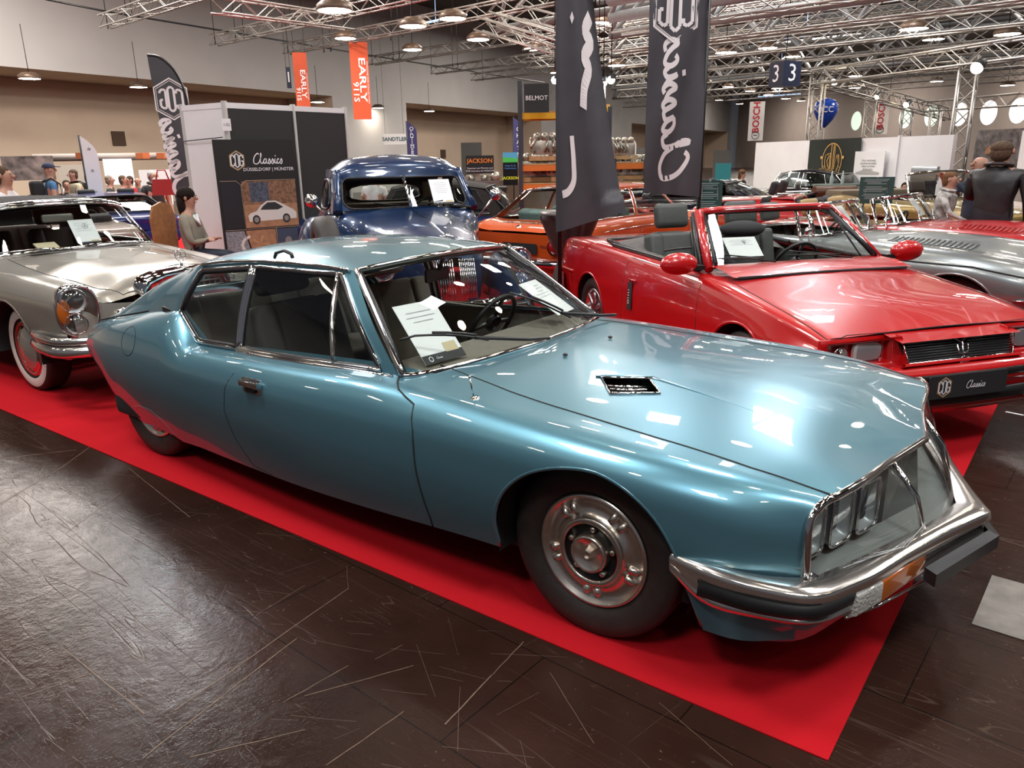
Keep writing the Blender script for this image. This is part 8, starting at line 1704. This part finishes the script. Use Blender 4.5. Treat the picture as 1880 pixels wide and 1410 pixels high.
    if bag:
        be = empty('backpack', bo.matrix_world.translation, label=bag[1], cat='backpack'); be.location = (p.x, p.y, base); be.rotation_euler = (0, 0, rz)
        b = B(); b.box((-.22*k, 0, 1.24*k), (.20*k, .30*k, .46*k)); b.build('bag_body', bag[0], be, bev=.06*k, seg=3); b = B(); b.box((-.335*k, 0, 1.14*k), (.06*k, .22*k, .2*k)); b.build('front_pocket', bag[0], be, bev=.025*k)
        for sg in (-1, 1): b = B(); b.tube([(-.13*k, sg*.10*k, 1.44*k), (0, sg*.115*k, 1.51*k), (.13*k, sg*.12*k, 1.40*k), (.12*k, sg*.14*k, 1.2*k), (-.10*k, sg*.15*k, 1.06*k)], .014*k, 6); b.build('strap', bag[0], be)
    return e
def cl(name, c): return mat(name, c, .85, noise=.12, nscale=12)
BLK = cl('black_cloth_top', (.014, .013, .014))
BAGM = cl('black_bag', (.012, .012, .014))
person(2, 305, 11.0, 60, 'man in a white T-shirt at the left edge of the photo', cl('white_tshirt', (.62, .60, .60)), h=1.78, hair=(.08, .05, .03), shortsl=True)
person(86, 300, 16.5, 100, 'man in a blue shirt and navy cap carrying a black backpack', cl('blue_shirt', (.045, .13, .26)), h=1.80, cap=cl('navy_cap', (.012, .018, .05)), bag=(BAGM, 'black backpack on the back of the man in the navy cap'), shortsl=True)
person(139, 311, 19.3, -70, 'man in a beige shirt looking down, dark rucksack on his back', cl('beige_shirt', (.42, .36, .24)), h=1.72, hair=(.09, .06, .04), lean=.12, arms='fwd', bag=(BAGM, 'dark rucksack on the back of the man in the beige shirt'))
person(161, 320, 21, 40, 'person in dark clothes just behind the man in the beige shirt', BLK, h=1.66, hair=(.07, .04, .03))
person(199, 322, 20.6, 80, 'man in a dark T-shirt standing before the lit white panel', cl('charcoal_shirt', (.03, .03, .035)), h=1.70, hair=(.25, .2, .16), shortsl=True)
person(224, 322, 20, 70, 'left visitor in a red shirt looking at a brochure', cl('red_shirt', (.36, .015, .02)), h=1.70, arms='fwd', hair=(.12, .08, .05), shortsl=True)
person(237, 323, 21.2, -60, 'right visitor in a red shirt facing the other one', cl('red_shirt', (.36, .015, .02)), h=1.69, arms='fwd', hair=(.06, .04, .03), shortsl=True)
person(252, 325, 22.2, -20, 'bald person in grey behind the white-bearded man', cl('grey_shirt', (.12, .11, .11)), h=1.66, bald=True)
person(279, 314, 18.8, 30, 'heavy man in black with grey hair and white beard', BLK, h=1.76, hair=(.4, .37, .34), beard=True, shortsl=True, bulk=1.25)
person(121, 331, 21.5, 0, 'seated visitor in dark clothes behind the left cars', BLK, h=1.5, seated=True, head_z=1.34, hair=(.05, .03, .02), arms='lap')
person(338, 331, 10.5, 70, 'smiling seated woman with long dark hair and grey blazer, arms folded', cl('grey_blazer', (.22, .20, .155)), seated=True, head_z=1.36, long=True, arms='cross', hair=(.016, .01, .008), collar=cl('white_collar', (.7, .7, .7)), bottom=cl('dark_jeans', (.012, .016, .03)))
person(1117, 294, 14.2, -85, 'young man in a blue sweater looking left in front of the engine racking', cl('blue_sweater', (.05, .085, .16)), h=1.78, hair=(.10, .05, .025))
person(1091, 322, 14.9, -60, 'person in a burgundy top mostly hidden by the twisted flag', cl('burgundy_top', (.12, .01, .02)), h=1.60, hair=(.03, .02, .015))
person(1663, 334, 16.7, 5, 'seated man in a blue suit and white shirt reading at the counter', cl('blue_suit', (.02, .045, .11)), seated=True, head_z=at(1663, 334, 16.7).z, arms='lap', hair=(.02, .012, .01), collar=cl('white_collar', (.7, .7, .7)))
person(1738, 315, 10.6, 75, 'child in a pale camouflage outfit running towards the two men', mat('pale_camouflage', (.40, .38, .36), .8, noise=.75, nscale=14), h=1.38, head_z=1.40, hair=(.14, .07, .035), arms=('swing', 'back'), lean=.10, bottom=MT['pale_camouflage'], bulk=1.15)
person(1806, 284, 11.2, -55, 'bald man with glasses in dark blue holding up a phone', cl('dark_blue_vest', (.018, .028, .05)), h=1.70, head_z=at(1806, 284, 11.2).z, bald=True, arms='up', shortsl=True, bulk=1.15)
person(1842, 259, 10.4, 165, 'large man in a black jacket with his back to us, right', mat('black_jacket', (.012, .010, .011), .45, noise=.3, bump=.3, bscale=18), h=1.78, head_z=at(1842, 259, 10.4).z, hair=(.09, .055, .035), arms=('down', 'fwd'), bulk=1.32)
person(685, 308, 12.9, 150, 'man in a white T-shirt seen through the cab of the pickup truck', cl('white_tshirt', (.62, .60, .60)), h=1.72, shortsl=True)
person(742, 312, 12.0, 160, 'person with a black bag seen through the cab of the pickup truck', BLK, h=1.70)
person(1363, 312, 21.5, 60, 'small figure with brown hair by the dark stand near the white partition', BLK, h=1.60, hair=(.10, .05, .03), long=True)
q = at(1796, 322, 10.8); b = B(); b.box((0, 0, 0), (.012, .075, .15)); o = b.build('phone', BLACK, bev=.003, label='phone held up by the bald man with glasses', cat='phone'); o.location = q; o.rotation_euler = (0, 0, az(1800))
